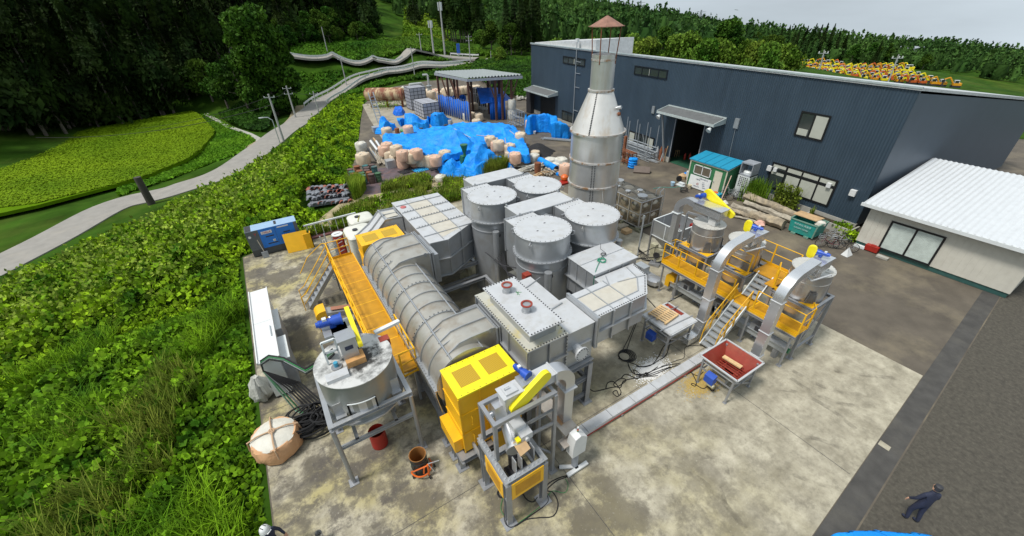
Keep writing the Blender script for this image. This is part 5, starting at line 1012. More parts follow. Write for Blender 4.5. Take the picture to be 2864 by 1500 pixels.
# ---- front feed unit
t=thing('feed_table','grey steel table frame with yellow mesh guards at the near end of the plant','steel frame',(3.7,6.6,0)); x0,x1,y0,y1,z=3.05,4.38,5.78,7.5,2.3
m=MB()
for x in (x0,x1): m.hb((x,y0-.08,z),(x,y1,z),.17)
for y in (y0,y1,6.75): m.hb((x0,y,z),(x1,y,z),.162)
for y in (y0,): m.hb((x0,y,1.35),(x1,y,1.35),.1)
for x in (x0,x1): m.hb((x,y0,1.35),(x,y1,1.35),.108)
m.bar((x0,y1,1.2),(x0,9.2,1.3),.08,.2); m.build('top_frame',SILV,t)
for x,y in ((x0,y0),(x1,y0),(x0,7.3),(x1,7.3)): m=MB(); m.hb((x,y,0),(x,y,z-.08),.19); m.box(x-.22,x+.22,y-.22,y+.22,0,.03); m.build('leg',SILVD,t)
m=MB(); m.box(x0+.1,x1-.08,y0-.11,y0-.085,1.42,2.22); m.box(x0-.11,x0-.085,y0+.08,y1-.55,1.42,2.22); o=m.build('guard_panel',YEL,t); m=MB(); m.box(x0+.22,x1-.2,y0-.118,y0-.111,1.56,2.08); m.build('guard_mesh',YGRAT,o); m=MB(); m.box(x0-.118,x0-.111,y0+.25,y1-.7,1.56,2.08); m.build('guard_mesh',YGRAT,o)
m=MB(); m.bolts((x0,y0,z+.085),(x1,y0,z+.085),8,.03,.04); m.bolts((x0,y0,z+.085),(x0,y1,z+.085),10,.03,.04); m.build('frame_bolts',STEEL,t)
m=MB()
for x,y in ((3.42,5.95),(3.62,5.95),(4.12,6.05),(4.12,6.3)): m.bar((x,y,z),(x,y,z+.62),.03,.22)
m.build('upright_plate',BRUSH,t); m=MB(); m.cyl((3.75,6.5,1.5),(3.75,6.5,2.2),.2,n=16); m.box(3.4,4.1,6.2,6.6,1.4,1.6); m.build('lower_gear',DARK,t)
t=thing('feed_screw','silver feed screw housing with gearbox inside the tall front frame','feeder',(3.8,6.8,2.4)); m=MB(); m.cyl((3.7,6.35,2.75),(4.05,7.6,3.05),.24,n=28); m.cyl((3.7,6.35,2.75),(3.68,6.28,2.74),.3,n=28); m.cyl((4.0,7.4,3.0),(4.02,7.48,3.02),.33,n=28); m.build('screw_barrel',BRUSH,t)
m=MB(); m.box(3.8,4.2,6.5,6.95,3.05,3.35); m.box(3.88,4.28,6.25,6.55,2.95,3.2); m.cyl((4.06,6.18,3.05),(4.06,6.3,3.05),.07,n=14); m.build('gearbox',LIDM,t); m=MB(); m.box(3.72,3.86,6.24,6.4,3.06,3.14); m.build('yellow_label',YELB,t)
m=MB(); m.box(3.45,3.85,7.0,7.5,3.1,4.0); m.cyl((3.45,7.25,3.5),(3.35,7.25,3.5),.12,n=14); m.build('rotary_valve',BRUSH,t)
m=MB(); m.add([(3.62,5.9,2.95),(4.02,5.98,2.92),(4.02,6.4,3.0),(3.62,6.35,3.03),(3.62,5.9,2.965),(4.02,5.98,2.935),(4.02,6.4,3.015),(3.62,6.35,3.045)],[(0,3,2,1),(4,5,6,7),(0,1,5,4),(1,2,6,5),(2,3,7,6),(3,0,4,7)]); solo(m,'plywood_sheet',PLY,'stained plywood sheet lying over the feed screw mouth','plywood',(3.8,6.1,2.95))
t=thing('tall_frame','tall open grey square tube frame around the feed drop','steel frame',(4.2,6.9,0)); m=MB(); zt=4.05
for x,y,zb in ((3.15,6.5,2.4),(3.15,7.35,2.4),(5.25,6.45,0),(5.25,7.3,0)): m.bar((x,y,zb),(x,y,zt-.02),.11)
for y in (6.5,7.35): m.bar((3.085,y,zt),(5.315,y,zt),.124)
for x in (3.15,5.25): m.bar((x,6.45,zt),(x,7.4,zt),.116)
m.bar((4.3,6.5,2.7),(5.25,6.45,2.7),.08); m.bar((5.25,6.45,1.0),(4.38,7.3,1.4),.07); m.bar((4.35,6.5,3.3),(5.25,6.5,3.3),.07); m.bar((4.4,7.3,2.0),(5.25,7.3,2.0),.08); m.box(5.1,5.4,6.3,6.6,0,.03); m.build('frame',SILVD,t)
t=thing('top_conveyor','silver top conveyor with blue motor and big yellow chain guard over the feed drop','conveyor',(4.5,7,4.1))
m=MB(); m.box(3.68,5.5,6.78,7.22,4.15,4.5); m.box(3.62,5.5,6.74,7.26,4.5,4.53); m.box(3.7,4.3,6.8,7.2,3.9,4.15); m.build('conveyor_housing',LIDM,t)
m=MB(); m.side=(0,1,0); pth=[(5.5,7.0,4.33)]+[(5.5+.62*math.sin(a),7.0,3.71+.62*math.cos(a)) for a in np.linspace(.1,PI/2,12)]+[(6.12,7.0,3.4)]
m.sweep([(-.22,-.18),(.22,-.18),(.22,.18),(-.22,.18)],pth); m.build('curved_duct',BRUSH,t); m=MB(); m.box(5.93,6.31,6.8,7.2,.15,3.4); m.build('down_duct',BRUSH,t); m=MB(); m.box(5.47,5.52,6.72,7.28,4.1,4.56); m.box(5.86,6.38,6.72,7.28,3.36,3.41); m.box(5.88,6.36,6.75,7.25,1.4,1.45); m.build('duct_flange',LIDM,t)
motor(t,(4.55,7.2,4.76),(-.2,.95,0),.72); m=MB(); m.box(4.3,4.85,6.8,7.25,4.53,4.64); m.cyl((4.4,7.0,4.6),(4.75,7.0,4.6),.1,n=14); m.build('motor_base',SILV,t)
chain_guard(t,(5.0,6.7,4.75),(3.98,6.7,4.05),.2,.2,.16,(0,1,0))
m=MB(); m.box(3.75,4.15,6.82,7.15,4.53,4.6); m.tube([(3.8,7.0,4.6),(3.8,7.0,4.7),(3.95,7.0,4.7)],.02); m.build('hatch',LIDM,t)
t=thing('floor_conveyor','long low silver conveyor duct running across the slab to the red hopper','conveyor',(10.5,7,0)); m=MB(); m.box(6.2,14.95,6.78,7.18,.1,.3); m.box(5.95,6.35,6.78,7.22,.1,.5); m.build('conveyor_duct',LIDM,t); m=MB(); m.box(6.2,14.95,6.745,6.78,.1,.13); m.box(6.2,14.95,7.18,7.215,.1,.13); m.build('edge_flange',REDP,t)
m=MB(); 
for x in np.arange(7.2,15,1.25): m.box(x-.012,x+.012,6.74,7.22,.3,.315)
for x in np.arange(7,15,1.9): m.box(x,x+.1,6.72,7.24,0,.1)
m.build('joint_strip',SILVD,t); m=MB(); m.bolts((6.3,6.81,.3),(14.9,6.81,.3),30,.010,.008); m.bolts((6.3,7.15,.3),(14.9,7.15,.3),30,.010,.008); m.build('duct_bolts',SILVD,t)
t=thing('vibrating_chute','sloping grey screen chute with perforated end beside the feed frame','chute',(6,7.3,0)); m=MB(); m.add([(5.45,8.0,2.0),(6.0,8.1,2.0),(6.35,6.55,1.5),(5.75,6.4,1.5),(5.45,8.0,2.12),(6.0,8.1,2.12),(6.35,6.55,1.62),(5.75,6.4,1.62)],[(0,1,2,3),(4,7,6,5),(0,4,5,1),(1,5,6,2),(2,6,7,3),(3,7,4,0)]); m.build('chute_pan',mat('dusty_chute_steel',(.42,.38,.33),.5,.3,.1,4,dirt=(.3,.2,.12),dirtamt=.5),t,fix=True)
m=MB(); m.add([(5.82,6.75,1.74),(6.18,6.84,1.74),(6.12,7.15,1.835),(5.76,7.06,1.835)],[(0,1,2,3)]); m.build('perforated_screen',mat('rusty_screen',(.35,.2,.1),.7),t); m=MB()
for x,y in ((5.6,7.9),(6.2,6.7)): m.bar((x,y,0),(x,y,1.55),.08)
m.build('leg',SILVD,t)
m=MB(); m.box(5.5,5.95,6.15,6.5,1.42,1.46); solo(m,'loose_plate',mat('taupe_plate',(.42,.37,.32),.5,.2),'loose taupe metal plate hanging below the screen chute','plate',(5.7,6.3,1.4))
t=thing('control_console','white control console on a grey post with castor feet and stack light','console',(6.0,6.12,0))
m=MB(); vs=[(5.72,.95),(6.28,.95),(6.3,1.75),(6.02,1.98),(5.8,1.9),(5.72,1.5)]; n=6
m.add([(x,5.95,z) for x,z in vs]+[(x,6.3,z) for x,z in vs],[tuple(range(n)),tuple(range(n,2*n))[::-1]]+[(i,n+i,n+(i+1)%n,(i+1)%n) for i in range(n)]); m.build('console_box',WHITE,t,fix=True)
m=MB(); m.cyl((6,6.12,.1),(6,6.12,.98),.12,n=20); m.build('post',GREYP,t); m=MB(); m.bar((5.55,5.95,.1),(6.45,5.95,.1),.14,.08); m.bar((5.5,6.35,.1),(6.0,6.05,.1),.12,.08); m.bar((6,6.2,.1),(6,5.95,.1),.14,.08); m.build('foot',WHITE,t); m=MB()
for x,y in ((5.55,5.95),(6.45,5.95),(5.5,6.38)): m.cyl((x-.02,y,.04),(x+.03,y,.04),.04,n=10)
m.build('castor',BLACKR,t)
for k,(c_,zz) in enumerate(((GREENR,1.98),(ORNG,2.04),(REDB,2.1),(WHITE,2.16))): m=MB(); m.cyl((6.03,6.15,zz),(6.03,6.15,zz+.055),.03,n=12); m.build('signal_lamp',c_,t)
# floor cables
def cable(pts,lab,r=.018,mt=BLACKR,nm='floor_cable'):
    P=[Vector((p[0],p[1],p[2] if len(p)>2 else .02)) for p in pts]; F=[]
    for i in range(len(P)-1):
        p0=P[max(i-1,0)];p1=P[i];p2=P[i+1];p3=P[min(i+2,len(P)-1)]
        for t_ in np.linspace(0,1,6,endpoint=False): F.append(.5*((2*p1)+(-p0+p2)*t_+(2*p0-5*p1+4*p2-p3)*t_*t_+(-p0+3*p1-3*p2+p3)*t_**3))
    F.append(P[-1]); m=MB(); m.tube(F,r,5); return solo(m,nm,mt,lab,'cable')
q=lambda ox,oy,s,pts,z=.02:[tuple(W(ox+x/s,oy+y/s,z)) for x,y in pts]
A_=(1200,1150,3.854)
cable(q(*A_,[(1545,600),(1520,680),(1400,720),(1290,780),(1255,860),(1280,980),(1120,1110),(950,1220),(880,1255),(820,1200),(810,1050),(830,900)]),'black cable winding from the console around the near table leg')
cable(q(*A_,[(1550,610),(1500,700),(1380,750),(1270,850),(1340,880),(1390,1000),(1340,1130),(1180,1150),(1050,1170),(930,1240),(850,1240),(815,1130)]),'second black cable looping in front of the yellow guarded table')
cable(q(*A_,[(1470,730),(1500,800),(1460,880),(1340,860),(1290,900),(1230,1000),(1000,1180),(900,1220),(780,1080),(790,960),(830,900)]),'thin green cable lying with the black ones at the near table leg',.01,GREENR)
cable(q(*A_,[(1005,880),(1050,950),(1120,980),(1170,930)]),'short black cable curl under the yellow guarded table')
cable(q(*A_,[(780,830),(740,880),(770,930),(830,920)]),'short black hose curl left of the near table leg',.03)
B_=(1440,860,4.8175)
cable(q(*B_,[(1640,160),(1540,400),(1440,600)],0.02),'black cable drooping to the cable coil right of the chamber'); cable(q(*B_,[(1655,170),(1560,420),(1500,600)]),'second black cable drooping to the cable coil')
m=MB()
for k in range(5):
    c=W(1440+1475/4.8175+k*2,860+662/4.8175); rr=.26+.035*k; m.tube([c+Vector((rr*math.cos(a),rr*math.sin(a),.02+.012*k)) for a in np.linspace(0,6.28,24)],.018,5)
solo(m,'cable_coil',BLACKR,'tight round black cable coil on the slab right of the chamber','cable')
cable(q(*B_,[(1400,690),(1600,760),(1700,800),(1850,770),(1927,720),(2050,620),(2120,300+0)]),'black cable from the coil toward the pale hopper')
cable(q(*B_,[(1520,720),(1540,800),(1600,890),(1740,920),(1927,860),(2100,800)]),'black cable sweeping right from the coil to the floor conveyor')
cable(q(*B_,[(995,1080),(1060,1130),(1180,1110),(1300,1080),(1400,1060),(1500,980),(1420,960),(1330,1040),(1420,1080),(1470,990),(1650,950),(1927,920)]),'tangled black cable lying from the chamber stand toward the conveyor')
cable(q(*B_,[(1225,1100),(1250,1020),(1330,1000),(1400,1080),(1430,1150),(1380,1200),(1320,1150),(1370,1120),(1400,1180),(1430,1170)]),'small looping black cable tangle on the slab')
cable(q(*B_,[(1430,960),(1500,900),(1650,960),(1690,900),(1600,840),(1640,910),(1800,890),(1760,880),(1750,920),(1927,800)]),'loose black cable loops beside the tangle')
D_=(1780,840,4.497)
cable(q(*D_,[(0,830),(60,840),(180,820),(270,720),(330,600),(370,560)]),'black cable curving under the pale hopper'); cable(q(*D_,[(0,930),(120,920),(350,830),(520,800),(620,840),(700,920),(780,950),(840,900)]),'black cable crossing the floor conveyor to the red hopper')
cable(q(*D_,[(0,960),(200,940),(350,880),(480,830),(600,830),(690,910),(750,1020),(740,1080),(690,1060),(720,1050),(830,1110),(900,1090),(950,1140),(980,1130)]),'long black cable snaking over the floor conveyor in front of the red hopper')
cable(q(*D_,[(310,835),(500,760),(600,720),(610,600),(700,570),(880,580)]),'thin cable from the floor conveyor up to the stair foot',.012)
cable([W(x,y) for x,y in ((1800,825),(1822,848),(1840,865),(1856,853),(1900,829),(1925,816))],'straight black hose lying behind the pale hopper',.03)
# ================================================================ RIGHT ROW
def hopper(x,y,label,cover,group='square feed hoppers'):
    """square hopper on four legs; x,y centre; rim 1.85 x 1.7 at 1.5 m"""
    t=thing('feed_hopper',label,'hopper',(x,y,0),group); hx,hy,zr,zb=.88,.84,1.5,.62
    o=[(-hx,-hy),(hx,-hy),(hx,hy),(-hx,hy)]; i=[(-.3,-.3),(.3,-.3),(.3,.3),(-.3,.3)]
    def wall(k,zo,m_,nm):
        m=MB(); vs=[(x+a*k,y+b*k,zr-zo) for a,b in o]+[(x+a*k,y+b*k,zb) for a,b in i]; m.add(vs,[(j,(j+1)%4,4+(j+1)%4,4+j) for j in range(4)]+([(4,5,6,7)] if k<1 else [])); return m.build(nm,m_,t)
    wall(1.0,0,SILV,'hopper_wall'); wall(.965,.005,REDP,'red_lining')
    m=MB()
    for j in range(4): a,b=o[j],o[(j+1)%4]; m.bar((x+a[0],y+a[1],zr),(x+b[0],y+b[1],zr),.07,.05)
    for j in range(4): a,b=o[j],o[(j+1)%4]; m.bar((x+a[0]*.86,y+a[1]*.86,zr-.3),(x+b[0]*.86,y+b[1]*.86,zr-.3),.05)
    m.build('rim',LIDM,t)
    for sx in (-1,1):
        for sy in (-1,1): m=MB(); m.bar((x+sx*.8,y+sy*.66,0),(x+sx*.76,y+sy*.7,zr-.1),.075); m.box(x+sx*.8-.07,x+sx*.8+.07,y+sy*.66-.07,y+sy*.66+.07,0,.02); m.build('leg',SILVD,t)
    m=MB()
    for sy in (-1,1): m.bar((x-.8,y+sy*.68,.75),(x+.8,y+sy*.68,.75),.05); 
    m.bar((x-.79,y-.68,.85),(x-.79,y+.68,.85),.05); m.bar((x+.79,y-.68,.25),(x-.7,y-.68,1.1),.05); m.bar((x+.79,y+.68,.25),(x+.79,y-.3,.9),.05); m.build('brace',SILVD,t)
    m=MB(); m.box(x-.35,x+.9,y-.22,y+.22,.35,.62); m.build('outlet_trough',BRUSH,t)
    m=MB(); m.add([(x-1.02,y-.05,.55),(x-.72,y-.05,.6),(x-.72,y+.35,.6),(x-1.02,y+.35,.55),(x-1.02,y-.05,.9),(x-.78,y-.05,1.0),(x-.78,y+.35,1.0),(x-1.02,y+.35,.9)],[(0,3,2,1),(4,5,6,7),(0,1,5,4),(1,2,6,5),(2,3,7,6),(3,0,4,7)]); m.build('blue_motor_box',BLUEM,t)
    m=MB(); m.cyl((x-.9,y-.1,.45),(x-.9,y+.2,.45),.09,n=14); m.build('small_gearbox',CREAM,t)
    if cover:
        m=MB(); m.box(x-hx,x+hx-.32,y-hy+.02,y+hy-.02,zr+.03,zr+.05); m.box(x+hx-.32,x+hx,y-hy,y-.2,zr+.03,zr+.05); m.build('cover_sheet',LIDM,t); m=MB()
        for k in (-.42,.42): m.bar((x-hx-.25,y+k,zr+.07),(x+hx+.1,y+k-.1,zr+.07),.04)
        m.build('clamp_bar',SILVD,t)
    else:
        m=MB()
        for k in range(6): m.bar((x-.42+k*.15,y-.55,1.03),(x-.42+k*.15,y+.45,1.03),.03)
        for k in (-.35,.2): m.bar((x-.55,y+k,1.0),(x+.5,y+k,1.0),.03)
        m.build('grid_bars',REDP,t)
    return t
hopper(13.7,8.75,'pale hopper covered with a metal sheet and a wooden pallet on top',True)
hopper(13.75,5.6,'open hopper with deep red inside, nearest on the right',False)
def pallet(x,y,z,w,d,label,rz=0,mt=WOOD,n=7,name='pallet'):
    m=MB(); m.m=Matrix.Translation((x,y,z))@Matrix.Rotation(rz,4,'Z')
    for k in (-.5,0,.5): m.box(-w/2,w/2,k*(d-.1)-.045,k*(d-.1)+.045,0,.07)
    for k in range(n): c=-w/2+w*(k+.5)/n; m.box(c-w/n*.3,c+w/n*.3,-d/2,d/2,.07,.09)
    return solo(m,name,mt,label,'pallet',(x,y,z))
pallet(13.55,9.0,1.6,1.05,.98,'pale wooden pallet lying on the covered hopper',.12)
m=MB(); m.m=Matrix.Translation((14.02,5.65,1.12))@Matrix.Rotation(-1.5,4,'Z')
m.box(-.4,.4,-.1,.1,0,.06); 
for k in range(6): m.box(-.35+k*.13,-.3+k*.13,-.03,.03,.06,.065)
solo(m,'grate_plank',WOOD,'yellowish wooden plank on the grid inside the red hopper','plank',(14,5.6,1.1))
for pts,lab,mt in (([(11.2,7.9),(12.2,8.4),(12.5,7.9),(12.1,7.5),(11.3,7.45)],'white powder spill on the slab below the pale hopper',mat('white_powder',(.68,.68,.66),.9,0,.05,6)),([(12.6,6.1),(13.3,6.6),(13.6,6.3),(13.1,5.9),(12.6,5.85)],'yellow grain spill between floor conveyor and red hopper',mat('yellow_grain',(.40,.28,.08),.9,0,.15,12))):
    random.seed(8); cx_=sum(p[0] for p in pts)/len(pts); cy_=sum(p[1] for p in pts)/len(pts); vs=[];r=np.random.default_rng(3)
    P=np.c_[r.normal(cx_,.42,2600),r.normal(cy_,.24,2600)]; V,F=leaves(0,np.c_[P,np.full(len(P),.006)],np.full(len(P),.05),2.0,seed=3); V[:,2]=.006+np.repeat(r.uniform(0,.004,len(P)),4); o=fast('powder_spill',V,F,mt); tag(o,lab,'spill',kind='stuff')
# silos
def silo(cx,cy,label):
    t=thing('feed_silo',label,'silo',(cx,cy,0),'three silver silos on frames'); r=.78
    m=MB(); m.lathe((cx,cy,0),[(.15,1.25),(r,2.15),(r,4.2)],48); m.build('silo_shell',mat('brushed_silo_steel',(.50,.50,.50),.3,.7,.05,2,dirt=(.45,.33,.2),dirtamt=.35,dscale=.9) if 'brushed_silo_steel' not in bpy.data.materials else bpy.data.materials['brushed_silo_steel'],t)
    m=MB(); m.cyl((cx,cy,4.2),(cx,cy,4.23),r+.03,n=48); m.cyl((cx+.15,cy-.48,4.23),(cx+.15,cy-.48,4.27),.2,n=20); m.box(cx+.12,cx+.18,cy-.5,cy-.46,4.27,4.33); m.cyl((cx,cy,3.75),(cx,cy,3.77),r+.012,n=48); m.build('silo_lid',mat('dusty_silo_lid',(.55,.54,.50),.5,.25,.06,3,dirt=(.4,.36,.28),dirtamt=.4) if 'dusty_silo_lid' not in bpy.data.materials else bpy.data.materials['dusty_silo_lid'],t)
    m=MB(); ring_bolts(m,(cx,cy,4.235),r,'z',28,s=.012); m.build('lid_bolts',SILVD,t)
    z=2.8; m=MB()
    for s in (-.86,.86): m.hb((cx+s,cy-.9,z),(cx+s,cy+.9,z),.12); m.hb((cx-.9,cy+s,z),(cx+.9,cy+s,z),.112); m.bar((cx-.86,cy+s,.55),(cx+.86,cy+s,.55),.08); m.bar((cx-.86,cy+s,.6),(cx+.8,cy+s,2.7),.06)
    for a in (-.78,-2.35,.78,2.35):
        c=Vector((cx+.82*math.cos(a),cy+.82*math.sin(a),2.85)); ta=Vector((-math.sin(a),math.cos(a),0)); m.add([c-ta*.2,c+ta*.2,c+ta*.13+Vector((0,0,.6)),c-ta*.13+Vector((0,0,.6))],[(0,1,2,3),(3,2,1,0)])
        for s in (-1,1): m.bar(c+ta*.2*s,c+ta*.13*s+Vector((0,0,.6)),.025); 
    m.build('silo_frame',SILVD,t)
    for sx in (-1,1):
        for sy in (-1,1): m=MB(); m.bar((cx+sx*.86,cy+sy*.86,0),(cx+sx*.86,cy+sy*.86,2.75),.11); m.box(cx+sx*.86-.12,cx+sx*.86+.12,cy+sy*.86-.12,cy+sy*.86+.12,0,.02); m.build('leg',SILVD,t)
    m=MB()
    for sx,sy in ((-1,-1),(-1,1),(1,1)): m.add([(cx+sx*.84,cy+sy*.84,2.87),(cx+sx*.84,cy+sy*.25,2.87),(cx+sx*.55,cy+sy*.6,2.87),(cx+sx*.25,cy+sy*.84,2.87)],[(0,1,2,3)])
    m.build('corner_deck',YEL,t); return t
silo(18.5,10.85,'left silver silo with long yellow chain guard on top'); silo(18.45,8.75,'middle silver silo behind the upward arching duct'); silo(18.5,5.75,'right silver silo at the slab corner')
def elevator(y,label,xs,zb,xt,top=5.25,X=15.25,w=.38):
    t=thing('bucket_elevator',label,'elevator duct',(X,y,0),'arched silver elevator ducts'); m=MB(); m.side=(0,1,0); R=.62; h=w/2
    def p(x,z): return (x,y,z)
    path=[p(xs,zb)]+[p(X-.55+.55*math.sin(a),zb+.55-.55*math.cos(a)) for a in np.linspace(.1,PI/2-.05,8)]
    path+= [p(X,zb+.9)]
    m.sweep([(-h,-.17),(h,-.17),(h,.17),(-h,.17)],path); m.build('lower_bend',STEEL,t)
    m=MB(); m.box(X-.17,X+.17,y-h,y+h,zb+.9,top-1.0); m.build('vertical_duct',BRUSH,t); m=MB(); m.side=(0,1,0); R=.95
    path=[p(X,top-1.0)]+[p(X+R-R*math.cos(a),top-1.0+R*math.sin(a)) for a in np.linspace(.05,PI/2-.25,10)]+[p(xt,top+.05)]
    m.sweep([(-h,-.17),(h,-.17),(h,.17),(-h,.17)],path); m.build('top_bend',STEEL,t)
    m=MB()
    for z in (zb+.9,(zb+top)/2-.2,top-1.0): m.box(X-.2,X+.2,y-h-.03,y+h+.03,z-.015,z+.015)
    for z in np.arange(zb+1.1,top-1.1,.35): m.box(X-.19,X-.17,y-h,y-h+.02,z,z+.03); m.box(X-.19,X-.17,y+h-.02,y+h,z,z+.03)
    m.build('duct_flange',LIDM,t); return t
elevator(8.06,'arched silver elevator duct climbing from the pale hopper to the middle silo',14.3,.3,17.2,5.05)
elevator(5.35,'arched silver elevator duct climbing from the red hopper to the right silo',14.3,.3,17.2,5.05)
for (cx,cy,lab) in ((17.75,8.35,'silver discharge head with blue motor and small yellow guard over the middle silo'),(17.75,5.6,'silver discharge head with blue motor and small yellow guard over the right silo')):
    t=thing('discharge_head',lab,'conveyor head',(cx,cy,4.25),'conveyor heads over the silos'); m=MB(); m.box(cx-.55,cx+.5,cy-.45,cy,4.62,5.05); m.box(cx+.05,cx+.42,cy-.4,cy-.05,4.22,4.62); m.box(cx-.6,cx+.55,cy-.5,cy+.05,5.05,5.08); m.build('head_box',STEEL,t)
    m=MB(); m.bar((cx-.9,cy-.48,4.5),(cx+.2,cy-.7,4.5),.06,.04); m.bar((cx-.9,cy-.48,4.5),(cx-.6,cy+.1,4.6),.05,.05); m.build('bracket',LIDM,t)
    motor(t,(cx+.1,cy-.1,5.26),(.25,-1,0),.6); chain_guard(t,(cx-.05,cy+.2,5.36),(cx-.05,cy+.2,5.12),.16,.14,.16,(.9,.3,0))
t=thing('discharge_head','silver head box with blue motor and long yellow chain guard over the left silo','conveyor head',(18.3,11,4.25),'conveyor heads over the silos')
m=MB(); m.box(18.15,18.75,10.2,11.75,4.72,5.15); m.box(18.1,18.8,10.15,11.8,5.15,5.18); m.box(18.25,18.65,10.4,10.8,4.25,4.72); m.build('head_box',STEEL,t); motor(t,(18.6,11.75,5.4),(-.9,.3,0),.62); chain_guard(t,(18.95,11.6,5.5),(18.95,10.1,4.85),.22,.16,.15,(1,0,0))
m=MB(); m.bar((18.0,11.9,4.5),(18.0,11.9,2.6),.1); m.bar((18,11.9,4.55),(18.3,10.9,4.55),.1); m.build('bracket',SILVD,t)
t=thing('bucket_elevator','arched silver duct dropping from the left silo into the grey open bin','elevator duct',(18.45,13,1),'arched silver elevator ducts'); m=MB(); m.side=(1,0,0); R=.7
path=[(18.45,11.8,4.95),(18.45,12.0,4.97)]+[(18.45,12.1+R*math.sin(a),4.3+R*math.cos(a)) for a in np.linspace(.15,PI/2,9)]+[(18.45,12.8,4.1)]
m.sweep([(-.18,-.16),(.18,-.16),(.18,.16),(-.18,.16)],path); m.build('top_bend',BRUSH,t); m=MB(); m.box(18.27,18.63,12.64,12.96,2.3,4.1); m.build('vertical_duct',BRUSH,t); m=MB(); m.box(18.22,18.68,12.58,13.02,4.07,4.12); m.build('duct_flange',WHITEP,t)
# grey open bin
t=thing('open_bin','large open grey steel bin with sloping bottom behind the left silo','hopper',(20.3,14,0))
o=[(19.25,12.95),(21.2,12.95),(21.2,14.9),(19.25,14.9)]; i_=[(19.8,13.5),(20.6,13.5),(20.6,14.3),(19.8,14.3)]; m=MB()
vs=[(a,b,2.55) for a,b in o]+[(a,b,1.55) for a,b in o]+[(a,b,.7) for a,b in i_]; m.add(vs,[(j,(j+1)%4,4+(j+1)%4,4+j) for j in range(4)]+[(4+j,4+(j+1)%4,8+(j+1)%4,8+j) for j in range(4)]); vs=[(a*.99+20.3*.01,b*.99+14*.01,z) for a,b,z in vs]; m.add(vs,[(j,4+j,4+(j+1)%4,(j+1)%4) for j in range(4)]+[(4+j,8+j,8+(j+1)%4,4+(j+1)%4) for j in range(4)]); m.build('bin_wall',SILV,t)
m=MB()
for j in range(4): a,b=o[j],o[(j+1)%4]; m.bar((*a,2.57),(*b,2.57),.07,.04); m.bar((*a,1.55),(*b,1.55),.06,.04); c=((a[0]+b[0])/2,(a[1]+b[1])/2); m.bar((*c,1.55),(*c,2.55),.05)
m.build('bin_rim',WHITEP,t)
for p_ in o: m=MB(); m.bar((*p_,0),(*p_,2.5),.09); m.build('leg',SILVD,t)
m=MB(); m.box(18.0,19.2,12.4,12.46,1.6,2.35); m.bar((18.0,12.43,2.38),(19.2,12.43,2.38),.05); m.bar((18.0,12.43,2.38),(17.9,12.0,2.2),.05); m.build('side_panel',SILV,t)
for x,y in ((19.9,13.6),(20.7,13.1)): m=MB(); m.box(x,x+.2,y,y+.25,2.3,2.5); tag(m.build('red_clamp',REDB),'small red clamp on the rim of the grey bin','clamp',group='red clamps on the grey bin')
m=MB(); m.cyl((18.3,14.9,0),(18.3,14.9,3.1),.05,n=10)
m.build('conduit_post',GALV); bpy.data.objects['conduit_post']['label']='thin grey conduit post wrapped in black cables left of the grey bin'; bpy.data.objects['conduit_post']['category']='post'
m=MB(); random.seed(2)
for k in range(6): m.tube([(18.3,14.9,2.9-.1*k),(18.38,14.85,1.8),(18.25,14.9,.8),(18.4+.1*k,14.6-.1*k,.1),(18.8+.1*k,14.1,.05),(19.5,13.3-.2*k,.4)],.02,5)
m.tube([(14.5,15.4,.05),(15.5,15.3,.6),(17,14.6,.5),(18.4,13.9,1.3),(19.2,13.1,1.35)],.025,6); m.tube([(14.6,15.7,.6),(16.2,15.2,.45),(17.6,14.4,.5),(18.6,13.3,.9)],.03,6); solo(m,'hanging_cables',BLACKR,'black cables draped from the cylinders to the grey bin','cable')
# walkway right
t=thing('silo_walkway','yellow mesh walkway with handrails running in front of the three silos','walkway',(17.2,8.4,0)); x0,x1=16.76,17.66; zd=1.98
m=MB(); m.box(x0,x1,4.75,11.95,zd-.04,zd); m.build('deck',YGRAT,t)
m=MB()
for y in (4.75,6.9,7.75,9.6,11.95): m.box(x0,x1,y-.03,y+.03,zd,zd+.005)
yy=4.75
while yy<11.5: m.bar((x0,yy,zd-.06),(x1,yy+.75,zd-.06),.04); yy+=.9
m.bar((x0,4.75,zd-.08),(x0,11.95,zd-.08),.05,.14); m.bar((x1,4.75,zd-.08),(x1,11.95,zd-.08),.05,.14); m.build('deck_edge',YEL,t)
for pts in ([(x0+.02,7.85,zd),(x0+.02,11.95,zd),(17.6,11.95,zd),(17.75,11.2,zd)],[(x0+.02,6.75,zd),(x0+.02,4.75,zd),(x1-.1,4.75,zd),(x1+.25,5.0,zd)]): m=MB(); railing(m,pts,h=1.05,post=1.15,r=.022); m.build('railing',YEL,t)
for x,y in ((16.8,10.81),(16.8,6.81),(16.8,4.9),(16.8,8.6),(16.8,11.8)): m=MB(); m.cyl((x,y,0),(x,y,zd-.1),.05,n=10); m.box(x-.1,x+.1,y-.1,y+.1,0,.02); m.build('leg',SILVD,t)
m=MB(); m.hb((16.74,4.75,zd-.2),(16.74,11.95,zd-.2),.12); m.build('side_beam',SILVD,t)
